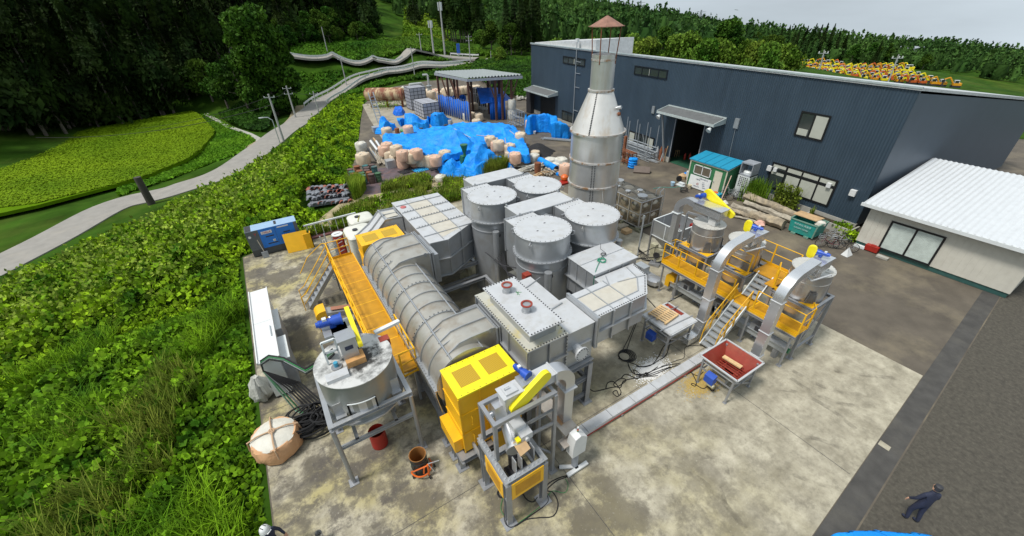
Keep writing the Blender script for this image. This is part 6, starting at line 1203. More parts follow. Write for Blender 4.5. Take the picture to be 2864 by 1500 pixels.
def stair(x0,z0,x1,z1,y0,y1,n,label,rail=True,hr=.95):
    t=thing('steel_stairs',label,'stairs',(x0,(y0+y1)/2,z0),'grey stairs with yellow handrails'); m=MB(); L=Vector((x1-x0,0,z1-z0))
    for y in (y0,y1): m.bar((x0,y,z0),(x1,y,z1),.05,.2)
    m.build('stringer',WHITEP,t); m=MB()
    for k in range(n): u=(k+.5)/n; x=x0+(x1-x0)*u; z=z0+(z1-z0)*u; m.box(x-.13,x+.13,y0+.03,y1-.03,z,z+.03); m.box(x-.14,x-.12,y0+.03,y1-.03,z-.03,z+.035)
    m.build('tread',GALV,t)
    if rail:
        for y in (y0-.04,y1+.04):
            m=MB(); U=Vector((0,0,hr)); a=Vector((x0,y,z0+.25)); b_=Vector((x1,y,z1)); m.tube([a-Vector((.02,0,.2)),a+U*.55,a+U+Vector((.15,0,.15)),b_+U],.022); m.tube([a+U*.45,b_+U*.5],.022)
            for u in (.28,.55,.98): q_=a.lerp(b_,u); m.bar(q_,q_+U,.05)
            m.build('handrail',YEL,t)
    return t
stair(14.95,.1,16.75,1.98,7.0,7.65,9,'lower grey stair with yellow handrails up to the silo walkway')
stair(17.45,2.0,18.35,3.0,7.0,7.68,5,'short upper grey stair to the raised yellow platform between silos',False)
t=thing('upper_platform','raised yellow platform between the middle and right silo with tall handrails','platform',(18.7,7.2,0)); m=MB(); m.box(18.2,19.35,6.6,7.9,2.96,3.0); m.box(17.6,18.2,6.6,7.0,2.96,3.0); m.build('deck',YGRAT,t)
m=MB(); railing(m,[(18.3,8.0,3.0),(19.35,8.9,3.0),(19.35,6.6,3.0),(18.9,6.4,3.0)],h=1.1,post=1.0,r=.022); m.build('railing',YEL,t); m=MB(); railing(m,[(17.62,7.85,3.0),(17.62,8.9,3.0),(17.95,9.2,3)],h=1.05,post=1,r=.022); m.build('railing',YEL,t); m=MB(); railing(m,[(18.25,6.9,3.0),(17.6,6.6,3.0),(17.6,6.3,3)],h=.95,post=1,r=.022); m.build('railing',YEL,t); 
for x,y in ((19.3,6.65),(19.3,7.85),(18.25,6.65)): m=MB(); m.bar((x,y,0),(x,y,2.95),.08); m.build('leg',SILVD,t)
m=MB(); railing(m,[(17.6,9.9,2.87),(17.6,11.75,2.87)],h=.0001,post=5) if False else None
# screw conveyors under silos
for (ya,y0,lab,yel) in ((11.3,8.5,'grey conveyor with yellow rounded end cover under the left silo',True),(9.3,7.5,'grey conveyor trough under the middle silo behind the arched duct',False),(7.3,4.95,'grey conveyor trough with green motor under the right silo',False)):
    t=thing('dosing_conveyor',lab,'conveyor',(17.2,ya,.5),'conveyors under the silos'); y1=ya
    m=MB(); m.box(17.0,17.35,y0,y1,.55,.85); m.bar((16.95,y0,.87),(16.95,y1,.87),.04); m.bar((17.4,y0,.87),(17.4,y1,.87),.04); m.box(17.0,17.35,y0,y1,.85,.86); m.build('trough',GALV,t); m=MB(); m.box(17.0,17.5,y1-1.15,y1-.6,.86,1.2); m.build('drive_box',SILVD,t); m=MB(); m.box(16.95,17.0,y1-1.05,y1-.85,.92,1.12); m.build('fan_grille',DARK,t)
    m=MB()
    for y in (y0+.4,y1-.3): m.box(17.05,17.3,y-.1,y+.1,.0,.55)
    m.build('leg',SILVD,t)
    if yel:
        m=MB(); prof=[(.28*math.cos(a),1.02+.28*math.sin(a)) for a in np.linspace(0,PI,10)]+[(-.28,.45),(-.02,.45),(-.02,.8),(.28,.8)]; n=len(prof)
        m.add([(16.95,y1+.05-px_,pz) for px_,pz in prof]+[(17.4,y1+.05-px_,pz) for px_,pz in prof],[tuple(range(n)),tuple(range(n,2*n))[::-1]]+[(i,n+i,n+(i+1)%n,(i+1)%n) for i in range(n)]); m.build('end_cover',YEL,t,fix=True)
    else: m=MB(); m.cyl((17.15,y0-.1,.7),(17.15,y0,.7),.12,n=14); m.build('end_motor',GREENM,t)
t=thing('vibrating_feeder','low silver vibrating feeder with round pan left of the yellow walkway','feeder',(17.3,13.3,0)); m=MB(); m.box(16.4,17.0,13.6,14.9,.25,.5); m.build('cover_pan',LIDM,t); m=MB(); m.box(16.6,17.1,12.9,13.6,.5,.95); m.build('drive_box',GALV,t); m=MB(); m.lathe((16.95,12.35,.2),[(.42,0),(.42,.25),(.36,.27)],24); m.box(16.55,17.35,12.4,13.6,.2,.42); m.build('round_pan',BRUSH,t); m=MB()
for x,y in ((16.5,14.8),(16.5,12.8),(17.2,12.2),(17.1,14.6)): m.bar((x,y,0),(x,y,.3),.1)
m.build('leg',SILVD,t); m=MB(); m.box(16.58,16.6,13.1,13.35,.6,.85); m.build('fan_grille',DARK,t)
m=MB(); 
for k in range(9): a=.8*k; m.cyl((16.75+.03*k,12.1,.1),(16.8+.03*k,12.0,.5),.04,n=6)
solo(m,'base_clamp',GALV,'cluster of grey clamps and hoses at the left foot of the yellow walkway','clamp')
# riser valve by C2
t=thing('valve_pipe','fat grey riser pipe with shiny elbow beside the chimney side cylinder','pipe',(14.3,12.6,0)); m=MB(); m.cyl((14.45,12.35,.2),(14.45,12.35,2.6),.22,n=24); m.build('riser',SILV,t); m=MB(); m.tube([(13.4,12.7,2.2),(13.8,12.6,2.25),(14.1,12.5,2.1),(14.2,12.45,1.5)],.24,16); m.build('elbow',STEEL,t); m=MB(); m.cyl((13.95,12.55,2.35),(13.95,12.55,2.7),.05,n=8); m.box(13.88,14.02,12.48,12.62,2.7,2.78); m.build('valve_handle',YEL,t)
blower(15.9,14.2,1.35,'large cream centrifugal blower between cylinders and water tank',ang=.2)
blower(18.9,13.9,.9,'smaller cream blower behind the conduit post',ang=.4)
# ---- stainless water tank
t=thing('water_tank','dark stainless panel water tank with round dimples and hatches on top','water tank',(22,19.7,0)); x0,x1,y0,y1,z0,z1=21.1,23.1,17.55,21.8,.35,2.25
SSD=mat('dark_panel_stainless',(.30,.27,.22),.22,.85,.12,2,dirt=(.16,.10,.05),dirtamt=.6,dscale=1)
m=MB(); m.box(x0,x1,y0,y1,z0,z1)
def dimple(c,n,u,v,r):
    c=Vector(c);n=Vector(n);u=Vector(u);v=Vector(v); vs=[c+n*.13]; 
    for k,(rr,hh) in enumerate(((.35,.12),(.7,.075),(1,0))): vs+=[c+n*hh+(u*math.cos(2*PI*i/16)+v*math.sin(2*PI*i/16))*r*rr for i in range(16)]
    m.add(vs,[(0,1+i,1+(i+1)%16) for i in range(16)]+[(1+16*k+i,17+16*k+i,17+16*k+(i+1)%16,1+16*k+(i+1)%16) for k in range(2) for i in range(16)])
for iy in range(4):
    for iz in range(2): dimple((x0,y0+.53+iy*1.06,z0+.48+iz*.95),(-1,0,0),(0,-1,0),(0,0,.84),.44)
for ix in range(2):
    for iz in range(2): dimple((x0+.5+ix,y0,z0+.48+iz*.95),(0,-1,0),(1,0,0),(0,0,.84),.42)
    for iy in range(4): dimple((x0+.5+ix,y0+.53+iy*1.06,z1),(0,0,1),(1,0,0),(0,1,0),.42)
m.build('tank_panels',SSD,t,fix=True,sharp=50)
m=MB()
for iy in range(5): y=y0+iy*(y1-y0)/4; m.bar((x0-.02,y,z0),(x0-.02,y,z1),.05)
for x in (x0,x0+1,x1): m.bar((x,y0-.02,z0),(x,y0-.02,z1),.05)
for z in (z0,z0+.95,z1): m.bar((x0-.02,y0,z),(x0-.02,y1,z),.05); m.bar((x0,y0-.02,z),(x1,y0-.02,z),.05)
m.build('panel_seam',BRUSH,t)
for (x,y,r_) in ((21.7,18.1,.3),(21.5,19.3,.14),(22.3,18.9,.16),(21.6,20.4,.1),(22.5,21.2,.3)): m=MB(); m.cyl((x,y,z1),(x,y,z1+.2),r_,n=20); m.cyl((x,y,z1+.2),(x,y,z1+.24),r_+.05,n=20); m.build('hatch',STEEL,t)
m=MB()
for dy in (0,.35): m.tube([(23.2,17.45+dy,0),(23.2,17.45+dy,2.6),(23.1,17.5+dy,2.85),(22.9,17.6+dy,2.6),(22.9,17.6+dy,2.3)],.025)
for k in range(8): m.bar((23.2,17.45,.3+k*.28),(23.2,17.8,.3+k*.28),.03)
m.build('ladder',GALV,t); m=MB()
for y in (17.6,19,20.4,21.7): m.bar((x0-.2,y,.25),(x1+.2,y,.25),.14,.2)
for x in (x0,x1): m.bar((x,y0-.3,.08),(x,y1+.3,.08),.16,.16)
m.build('base_frame',mat('olive_base_beam',(.22,.22,.15),.6),t)
for k,(x,y,w) in enumerate(((20.2,18.3,.8),(20.0,17.6,.6),(20.5,19.3,.5))): m=MB(); m.box(x,x+w,y,y+.5,.05,.25+.05*k); solo(m,'offcut_board',PLY if k else WOODG,['grey board offcut beside the water tank foot','brown board offcut at the water tank corner','brown board leaning by the water tank'][k],'board',(x,y,.05))
# drums and tote tanks behind D2
t=thing('red_white_drum','tall red drum with white lid beside the white tote tank','drum',(3.1,27.2,0)); w=W(958,640); w=Vector((2.35,26.0,0)); m=MB(); m.cyl((w.x,w.y,0),(w.x,w.y,1.75),.33,n=28); m.build('drum_body',REDB,t); m=MB(); m.cyl((w.x,w.y,1.75),(w.x,w.y,1.8),.35,n=28); m.build('drum_lid',WHITE,t); m=MB(); m.bar((w.x-.2,w.y-.06,1.81),(w.x+.2,w.y+.02,1.81),.035,.008); m.build('lid_mark',DARK,t)
WT=mat('ribbed_white_tank',(.62,.62,.55),.5,0,.06,3,dirt=(.4,.4,.3),dirtamt=.4)
def tote(x,y,sx,sy,h,label):
    t=thing('tote_tank',label,'water tank',(x,y,0),'white plastic tote tanks'); m=MB(); prof=[]
    pts=[]; n=32
    for k in range(n):
        a=2*PI*k/n; c,s=math.cos(a),math.sin(a); e=.35; pts.append((sx*math.copysign(abs(c)**e,c),sy*math.copysign(abs(s)**e,s)))
    zs=[0]+[h*.08+i*h*.84/12 for i in range(13)]+[h*.97,h]; vs=[]
    for j,z in enumerate(zs): k=(1 if j%2 else .965) if 0<j<14 else (.97 if j<14 else (.93 if j==14 else .8)); vs+=[(x+px*k,y+py*k,z) for px,py in pts]
    m.add(vs,[(j*n+k,j*n+(k+1)%n,(j+1)*n+(k+1)%n,(j+1)*n+k) for j in range(len(zs)-1) for k in range(n)]+[tuple((len(zs)-1)*n+k for k in range(n))]); m.build('tank_body',WT,t)
    m=MB(); m.cyl((x-.2,y,h),(x-.2,y,h+.08),.16,n=18); m.build('tank_cap',DARK,t); return t
tote(3.6,25.4,.85,1.0,2.0,'large white ribbed tote tank beside the red drum'); tote(4.3,28.0,.85,.8,1.7,'white ribbed tote tank behind the first one with a yellow strap')
m=MB(); m.tube([(4.0,27.2,.6),(4.0,27.3,1.72),(4.3,28.1,1.74),(4.5,28.8,1.5)],.03,5); solo(m,'yellow_strap',mat('olive_strap',(.35,.33,.06),.7),'olive yellow strap across the rear white tote tank','strap')
m=MB(); random.seed(6)
for k in range(7): x=1.5+random.uniform(-.3,.5); y=23.3+random.uniform(-.3,.6); m.cyl((x,y,0),(x+random.uniform(-.1,.1),y,random.uniform(2.2,3.3)),.04,n=8)
for k in range(9): m.bar((1.1,22.9,.4+k*.28),(2.3,23.6,.4+k*.28),.03)
t_=solo(m,'pipe_scaffold',GALV,'thin galvanised pipes and ladder standing beyond the far end of the left walkway','scaffold')
# generator
t=thing('generator','blue and grey diesel generator at the far left slab corner','generator',(-1.1,30,0)); x0,x1,y0,y1=-2.78,.35,29.4,30.45; GB=mat('generator_blue',(.02,.18,.62),.4,.1,.06,3); GG=mat('generator_grey',(.10,.115,.125),.5,.1,.06,3); GT=mat('pale_generator_top',(.30,.44,.60),.4,.1,.06,3)
m=MB(); m.box(x0,x1,y0,y1,.05,.5); m.build('base_tank',mat('generator_base_grey',(.05,.055,.06),.5),t); m=MB(); m.box(x0,x0+.75,y0,y1,.5,1.88); m.build('end_housing',GG,t); m=MB(); m.box(x1-.22,x1,y0,y1,.5,1.88); m.build('end_housing',GG,t)
m=MB(); m.box(x0+.75,x1-.22,y0+.01,y1,.5,1.88); m.build('blue_body',GB,t); m=MB(); m.box(x0+.38,x1,y0+.02,y1,1.88,1.9); m.build('roof_panel',GT,t); m=MB(); m.box(x0+.03,x0+.36,y0+.08,y1-.06,1.88,1.885); m.build('exhaust_grille',DARK,t)
m=MB(); 
for (a,b_,z) in ((-1.7,-1.2,1.25),(-1.7,-1.1,.72),(-.6,-.2,1.3)): m.box(a,b_,y0-.002,y0+.012,z,z+.07)
m.box(-1.05,-1.04,y0,y0+.012,.52,1.86); m.box(-1.0,-.85,y0+.3,y0+.9,1.9,1.91); m.build('vent_slot',DARK,t); m=MB(); m.box(-1.9,-1.25,y0-.006,y0+.01,1.5,1.7); m.box(-1.35,-1.2,y0-.006,y0+.01,.85,1.0); m.box(-.9,-.2,y0-.006,y0+.01,1.72,1.8); m.build('sticker',WHITE,t)
def text(s,loc,rot,size,mt,parent=None,name='lettering',ext=.002):
    cu=bpy.data.curves.new(name,'FONT'); cu.body=s; cu.size=size; cu.extrude=ext; cu.resolution_u=2; cu.align_x='CENTER'; cu.align_y='CENTER'; o=bpy.data.objects.new(name+'_c',cu); C.objects.link(o); bpy.context.view_layer.update()
    me=bpy.data.meshes.new_from_object(o.evaluated_get(bpy.context.evaluated_depsgraph_get())); bpy.data.objects.remove(o); me.materials.clear(); me.materials.append(mt); R=Matrix.Translation(Vector(loc))@rot.to_4x4(); me.transform(R)
    off=Vector((0,0,0)); p=parent
    while p is not None: off+=p.location; p=p.parent
    me.transform(Matrix.Translation(-off)); q=bpy.data.objects.new(name,me); C.objects.link(q); q.parent=parent; me.name=name; return q
RY=Matrix(((1,0,0),(0,0,-1),(0,1,0)))        # text facing -Y
RX=Matrix(((0,0,-1),(-1,0,0),(0,1,0)))      # text facing -X
REDT=mat('red_lettering',(.55,.03,.03),.5); text('100LA',(-1.58,y0-.009,1.6),RY,.2,REDT,t); text('Y',(-2.25,y0-.003,1.6),RY,.26,REDT,t); text('30',(-1.27,y0-.009,.92),RY,.1,DARK,t)
m=MB(); m.cyl((-2.6,y0-.002,1.5),(-2.6,y0-.012,1.5),.09,n=16); m.build('round_badge',WHITE,t)
m=MB(); vs=[(-.75,28.75,0),(.7,28.62,0),(.75,29.05,1.25),(-.75,29.2,1.25)]; n_=Vector((0,-.95,.3))*.05; m.add([Vector(v) for v in vs]+[Vector(v)+n_ for v in vs],[(0,1,2,3),(4,7,6,5),(0,4,5,1),(1,5,6,2),(2,6,7,3),(3,7,4,0)]); m.box(.45,.95,28.6,28.66,0,1.15); m.box(.9,.95,28.6,29.0,0,1.15); solo(m,'leaning_guard_panel',YEL,'yellow guard panel leaning against the blue generator','panel',(0,28.8,0),fix=True)
t=thing('shovel','grey square shovel leaning on the generator front','shovel',(-2.1,29.2,0)); m=MB(); m.bar((-2.1,29.0,.45),(-2.25,29.35,1.25),.035); m.build('shaft',WOODG,t); m=MB(); m.box(-2.28,-1.9,28.93,28.97,.02,.48); m.build('blade',GREYP,t)
t=thing('ditch_railing','white railing along the purplish ditch cover behind the slab','railing',(2,30.3,0)); m=MB(); m.bar((.7,30.2,1.05),(4.4,30.2,1.1),.1); 
for x in np.arange(.9,4.4,.5): m.bar((x,30.2,0),(x,30.2,1.05),.035)
m.build('rail',WHITEP,t); m=MB(); m.box(.5,4.6,29.95,30.4,.0,.12); solo(m,'ditch_cover',mat('purple_brown_cover',(.20,.09,.09),.7),'purple brown cover board along the back edge of the slab','cover plate',(2,30.1,0))
# person bottom left and right
def person(x,y,z,label,face=0,helmet=True,shirt=None,skin=None,pose=0):
    shirt=shirt or mat('navy_workwear',(.02,.025,.05),.8); 
    me=bpy.data.meshes.new('body'); J=[(0,0,.95,.15),(0,0,1.18,.14),(0,0,1.38,.155),(0,.01,1.5,.07),(0,.02,1.58,.065),
      (-.19,0,1.42,.065),(-.3,.03,1.15,.05),(-.3,.16,.93,.038),(.19,0,1.42,.065),(.3,.03,1.15,.05),(.28,.18,.95,.038),
      (-.1,0,.85,.1),(-.12,.06,.48,.07),(-.12,-.02,.1,.05),(-.12,.13,.04,.045),(.1,0,.85,.1),(.12,-.03,.48,.07),(.13,-.12,.1,.05),(.13,.03,.04,.045)]
    E=[(0,1),(1,2),(2,3),(3,4),(2,5),(5,6),(6,7),(2,8),(8,9),(9,10),(0,11),(11,12),(12,13),(13,14),(0,15),(15,16),(16,17),(17,18)]
    me.from_pydata([j[:3] for j in J],E,[]); o=bpy.data.objects.new('tmp',me); C.objects.link(o); md=o.modifiers.new('s','SKIN'); 
    for i,j in enumerate(J): me.skin_vertices[0].data[i].radius=(j[3],j[3]*(.75 if i<3 else 1)); 
    me.skin_vertices[0].data[0].use_root=True; sb=o.modifiers.new('b','SUBSURF'); sb.levels=2; bpy.context.view_layer.update()
    mm=bpy.data.meshes.new_from_object(o.evaluated_get(bpy.context.evaluated_depsgraph_get())); bpy.data.objects.remove(o); mm.materials.clear(); mm.materials.append(shirt); mm.name='person'; mm.shade_smooth()
    p=bpy.data.objects.new('person',mm); C.objects.link(p); p.location=(x,y,z); p.rotation_euler=(0,0,face); tag(p,label,'person')
    SK=skin or mat('skin_tone',(.50,.29,.19),.6)
    def kid(mb,nm,mt): 
        q_=mb.build(nm,mt); q_.parent=p; return q_
    m=MB(); m.lathe((0,.035,1.6),[(.05,0),(.078,.06),(.09,.12),(.082,.2),(.04,.245)],18); m.box(-.012,.012,.115,.14,1.68,1.72); 
    for s in (-1,1): m.box(s*.088-.012,s*.088+.012,.01,.05,1.67,1.73)
    kid(m,'head',SK); m=MB()
    for s in (-1,1): m.box(s*.035-.01,s*.035+.01,.112,.12,1.725,1.735)
    m.box(-.02,.02,.112,.118,1.655,1.66); kid(m,'facial_features',DARK)
    for s,hx,hy,hz in ((-1,-.3,.16,.93),(1,.28,.18,.95)):
        m=MB(); m.bar((hx,hy,hz),(hx,hy+.02,hz-.09),.085,.035)
        for k in range(4): L=[.07,.08,.075,.06][k]; x_=hx-.032+.021*k; m.tube([(x_,hy+.02,hz-.085),(x_,hy+.035,hz-.085-L*.6),(x_,hy+.03,hz-.085-L)],.009,6)
        m.tube([(hx-s*.04,hy+.02,hz-.03),(hx-s*.06,hy+.05,hz-.07),(hx-s*.055,hy+.06,hz-.1)],.011,6); kid(m,'hand',SK)
    if helmet:
        m=MB(); m.lathe((0,.03,1.7),[(.15,0),(.135,.02),(.13,.09),(.1,.15),(.05,.18),(.001,.19)],28); m.bar((0,.14,1.71),(0,.2,1.7),.14,.015); kid(m,'helmet',WHITE); m=MB()
        for s in (-1,1): m.bar((s*.05,-.02,1.875),(s*.05,.08,1.875),.02,.02); m.bar((s*.075,.09,1.83),(s*.02,.13,1.8),.012)
        m.cyl((0,.03,1.705),(0,.03,1.72),.142,n=28); kid(m,'helmet_slot',DARK)
    else: m=MB(); m.lathe((0,.015,1.68),[(.09,0),(.1,.08),(.09,.16),(.04,.19)],18); kid(m,'hair',DARK)
    return p
p=W(735,1478,1.55); person(p.x,p.y,-.25,'person in dark navy workwear and white helmet at the bottom left corner',-2.4)
p=W(2532,1445,0); person(p.x+.02,p.y-.08,-.01,'person in navy trousers walking at the bottom right edge',-.6,False)
m=MB(); m.cyl((0,0,0),(0,0,.5),.1,n=20,caps=False); m.cyl((0,0,.48),(0,0,.5),.12,n=20,caps=False); p=W(890,1492,.5); solo(m,'pipe_end',STEEL,'short open pipe end poking up at the bottom edge','pipe').location=(p.x,p.y,0)
# ================================================================ BUILDING + YARD
BX,BY,BA=33.6,9.2,math.radians(-4.14); Bn=Vector((math.cos(BA),math.sin(BA),0)); Bs=Vector((-math.sin(BA),math.cos(BA),0)); BM=Matrix.Translation((BX,BY,0))@Matrix(((Bn.x,Bs.x,0,0),(Bn.y,Bs.y,0,0),(0,0,1,0),(0,0,0,1)))   # local x into building, y along wall
def corr(name,c0,var,period,rough=.45):
    m=mat(name,c0,rough,.05,var,.25,dirt=tuple(c*1.35+.008 for c in c0),dirtamt=.55,dscale=1.1,streak=True,dlo=.45,dhi=.75); n,l,b=nodes(m); g=n.new('ShaderNodeNewGeometry'); v=n.new('ShaderNodeVectorMath'); v.operation='DOT_PRODUCT'; v.inputs[1].default_value=tuple(Bs); l.new(g.outputs['Position'],v.inputs[0])
    a=n.new('ShaderNodeMath'); a.operation='MULTIPLY'; a.inputs[1].default_value=2*PI/period; l.new(v.outputs['Value'],a.inputs[0]); s=n.new('ShaderNodeMath'); s.operation='SINE'; l.new(a.outputs[0],s.inputs[0]); bp=n.new('ShaderNodeBump'); bp.inputs['Strength'].default_value=.7; bp.inputs['Distance'].default_value=.03; l.new(s.outputs[0],bp.inputs['Height']); l.new(bp.outputs[0],b.inputs['Normal']); return m
NAVY=corr('navy_ribbed_cladding',(.038,.062,.088),.12,.18); NAVYL=mat('lit_navy_cladding',(.065,.09,.12),.5,.05,.05,1)  # lighter copy of the navy: light on the gable painted into its colour
t=thing('warehouse','long navy corrugated metal warehouse along the right side of the yard','building',(BX,BY,0)); L_=45.5; Hh=9.3
DR_=[(14.0,17.3,0,4.35),(38.8,42.8,0,3.05)]       # openings
m=MB(); m.m=BM
ys=[0,14.0,17.3,38.8,42.8,L_]
def wallp(y0,y1,z0,z1): m.box(0,.15,y0,y1,z0,z1)
wallp(0,14.0,.5,Hh); wallp(14.0,17.3,4.35,Hh); wallp(17.3,38.8,.5,Hh); wallp(38.8,42.8,3.05,Hh); wallp(42.8,L_,.5,Hh); wallp(0,.15,0,.5)
m.build('cladding_wall',NAVY,t)

for ya,yb in ((0,.15),(L_-.15,L_)): m=MB(); m.m=BM; m.add([(.15,y,z) if k else (x,y,z) for y in (ya,yb) for k,x,z in ((0,.15,.3),(0,23.9,.3),(0,23.9,5.85),(0,.15,9.0))],[(0,1,2,3),(7,6,5,4),(0,4,5,1),(1,5,6,2),(2,6,7,3),(3,7,4,0)]); m.build('gable_wall',NAVYL,t,fix=True)
m=MB(); m.m=BM; m.box(23.8,24,0.15,L_-.15,.3,5.9); m.build('rear_wall',NAVYL,t)
m=MB(); m.m=BM; m.add([(-.1,-.1,Hh+.04),(24,-.1,6.1),(24,L_+.1,6.1),(-.1,L_+.1,Hh+.04),(-.1,-.1,Hh-.12),(24,-.1,5.9),(24,L_+.1,5.9),(-.1,L_+.1,Hh-.12)],[(0,1,2,3),(4,7,6,5),(0,3,7,4),(0,4,5,1),(1,5,6,2),(2,6,7,3)]); m.build('roof',mat('pale_roof_sheet',(.50,.52,.52),.5,.2),t,fix=True)
m=MB(); m.m=BM; m.box(-.14,0,-.1,L_+.1,Hh-.02,Hh+.08); m.build('eaves_trim',mat('pale_eaves_trim',(.36,.42,.42),.5),t)
m=MB(); m.m=BM; m.box(-.06,.12,-.05,14,0,.5); m.box(-.06,.12,17.3,38.8,0,.5); m.box(-.06,.12,42.8,L_,0,.5); m.build('concrete_plinth',CONCW,t)
m=MB(); m.m=BM; m.add([(x,y,z) for x in (.4,6) for y,z in ((31.2,8.4),(L_-.3,8.4),(L_-.3,9.4),(31.2,10.35))],[(0,1,2,3),(7,6,5,4),(0,4,5,1),(1,5,6,2),(2,6,7,3),(3,7,4,0)]); m.build('roof_block',mat('white_roof_block',(.50,.51,.51),.6),t,fix=True)
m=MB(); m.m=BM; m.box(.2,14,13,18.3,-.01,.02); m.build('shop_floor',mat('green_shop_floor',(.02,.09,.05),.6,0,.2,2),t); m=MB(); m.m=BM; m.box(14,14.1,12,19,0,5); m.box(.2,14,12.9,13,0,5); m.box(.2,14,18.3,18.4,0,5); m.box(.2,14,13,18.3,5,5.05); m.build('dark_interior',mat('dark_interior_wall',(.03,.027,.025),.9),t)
m=MB(); m.m=BM; m.box(-.02,.1,13.9,14.0,0,4.35); m.box(-.02,.1,17.3,17.4,0,4.35); m.box(.1,.25,12.6,14.05,.3,4.3); m.build('door_frame',GREYP,t)
m=MB(); m.m=BM
for k in range(30): m.box(.02+.015*(k%2),.06+.015*(k%2),38.8,42.8,.02+k*.1,.12+k*.1)
m.build('roller_shutter',mat('black_shutter',(.02,.022,.024),.5),t)
def win(y0,y1,z0,z1,n,label,split=None,blinds=()):
    m=MB(); m.m=BM; f=.12
    m.box(-.07,-.01,y0,y1,z0,z0+f); m.box(-.07,-.01,y0,y1,z1-f,z1); m.box(-.07,-.01,y0,y0+f,z0+f,z1-f); m.box(-.07,-.01,y1-f,y1,z0+f,z1-f)
    for k in range(1,n): y=y0+(y1-y0)*k/n; m.box(-.068,-.01,y-f/2,y+f/2,z0+f,z1-f)
    if split: 
        for k in range(n): m.box(-.066,-.01,y0+(y1-y0)*k/n+f/2,y0+(y1-y0)*(k+1)/n-f/2,split,split+.14)
    o=m.build('window',BLKF,t); o['label']=label; m=MB(); m.m=BM; m.box(-.045,-.012,y0+.05,y1-.05,z0+.05,z1-.05); m.build('pane',GLASS,o)
    for (a,b_,c,d) in blinds: m=MB(); m.m=BM; m.box(-.052,-.046,y0+(y1-y0)*a+.05,y0+(y1-y0)*b_-.05,z0+(z1-z0)*c+.04,z0+(z1-z0)*d-.04); m.build('blind',BLIND,o)
win(2.05,6.95,1.0,3.0,4,'wide office window with beige blinds',2.38,[(.02,.25,0,.68),(.25,.5,0,.68),(.5,.73,0,.68),(.02,.25,.76,1),(.25,.5,.76,1),(.5,.74,.76,1),(.75,.98,.8,1),(.75,.98,.52,.66)])
win(4.05,6.1,5.25,7.0,2,'upper square office window, half white inside',None,[(0,.5,0,1),(.55,.95,0,.35)])
win(32.5,37.25,7.45,8.3,4,'high dark strip window near the left end',None,[(.45,.52,.1,.9)]); win(19.35,23.93,7.53,8.38,4,'high dark strip window above the chimney right side',None,[(.48,.54,.1,.9)])
win(34.1,37.0,.5,1.75,2,'low dark window behind the blue covered stack'); win(19.65,23.53,.68,1.9,4,'low window with grey side panels behind the scaffold rack',None,[(0,.25,0,1),(.75,1,0,1)])
def awning(y0,y1,z,d,lab):
    m=MB(); m.m=BM; n=int((y1-y0)/.16); 
    vs=[];fs=[]
    for k in range(n+1):
        y=y0+(y1-y0)*k/n; w=.04*(k%2); vs+=[(-.02,y,z+.3+w),(-d,y,z+w)]
    fs=[(2*k,2*k+1,2*k+3,2*k+2) for k in range(n)]; m.add(vs,fs); o=m.build('awning',mat('awning_roof_sheet',(.15,.155,.155),.55,.2) if 'awning_roof_sheet' not in bpy.data.materials else bpy.data.materials['awning_roof_sheet'],t); o['label']=lab
    m=MB(); m.m=BM; m.box(-.1,-.02,y0,y1,z+.32,z+.42); m.box(-d-.06,-d,y0-.05,y1+.05,z-.18,z+.02)
    for y in (y0-.06,y1): m.add([(-.02,y,z+.4),(-d-.04,y,z+.06),(-d-.04,y,z-.2),(-.02,y,z-.1),(-.02,y+.06,z+.4),(-d-.04,y+.06,z+.06),(-d-.04,y+.06,z-.2),(-.02,y+.06,z-.1)],[(0,1,2,3),(4,7,6,5),(0,4,5,1),(1,5,6,2),(2,6,7,3),(3,7,4,0)])
    m.build('awning_fascia',mat('grey_green_fascia',(.42,.47,.46),.5) if 'grey_green_fascia' not in bpy.data.materials else bpy.data.materials['grey_green_fascia'],o)
awning(12.0,18.5,5.0,1.45,'corrugated awning above the dark open doorway'); awning(38.2,44.8,3.5,1.6,'corrugated awning above the roller shutter at far end')
for (y,z,w,h) in ((20.42,4.6,.35,.7),(10.9,5.15,.42,.8)): m=MB(); m.m=BM; m.box(-.12,-.005,y-w/2,y+w/2,z-h/2,z+h/2); m.build('wall_vent',mat('grey_vent',(.22,.24,.25),.6),t)
for i,(px,py,ox,oy) in enumerate([(368,72,2060,450),(430,88,2060,450),(1008,255,2060,450),(1268,335,2060,450)]):
    d=ray(ox+px/3.854,oy+py/3.854); k=(Bn.dot(Vector((BX,BY,0))))/(Bn.dot(d)); q_=Vector((0,0,CAMZ))+d*k; r_=[.24,.18,.2,.26][i]; m=MB(); m.box(q_.x-.22,q_.x,q_.y-r_*.7,q_.y+r_*.7,q_.z-r_,q_.z+r_*.6); m.build('vent_hood',WHITE,t)
for y in (18.2,12.3): m=MB(); m.m=BM; m.cyl((-1.35,y,4.65),(-1.6,y,4.45),.1,.24,20); tag(m.build('flood_lamp',WHITEP,t),'round floodlight under the awning corner')
m=MB(); m.m=BM; m.bar((-.2,17.75,0),(-1.2,18.1,4.9),.12); m.build('down_pipe',GALV,t); m=MB(); m.m=BM; m.tube([(-.08,34.3,.3),(-.08,34.3,10.0)],.05); 
for z in (2.2,5,6.6,7.9): m.bar((-.08,34.3,z),(-.08,33.3,z),.06)
m.build('antenna_riser',GALV,t); m=MB(); m.m=BM; m.box(-.2,.1,34.1,34.5,10,10.35); m.build('camera_box',WHITE,t); m=MB(); m.m=BM; m.tube([(-.06,10.9,4.7),(-.05,10.8,2.5),(-.06,10.6,.7)],.015); m.build('drop_cable',GALV,t)
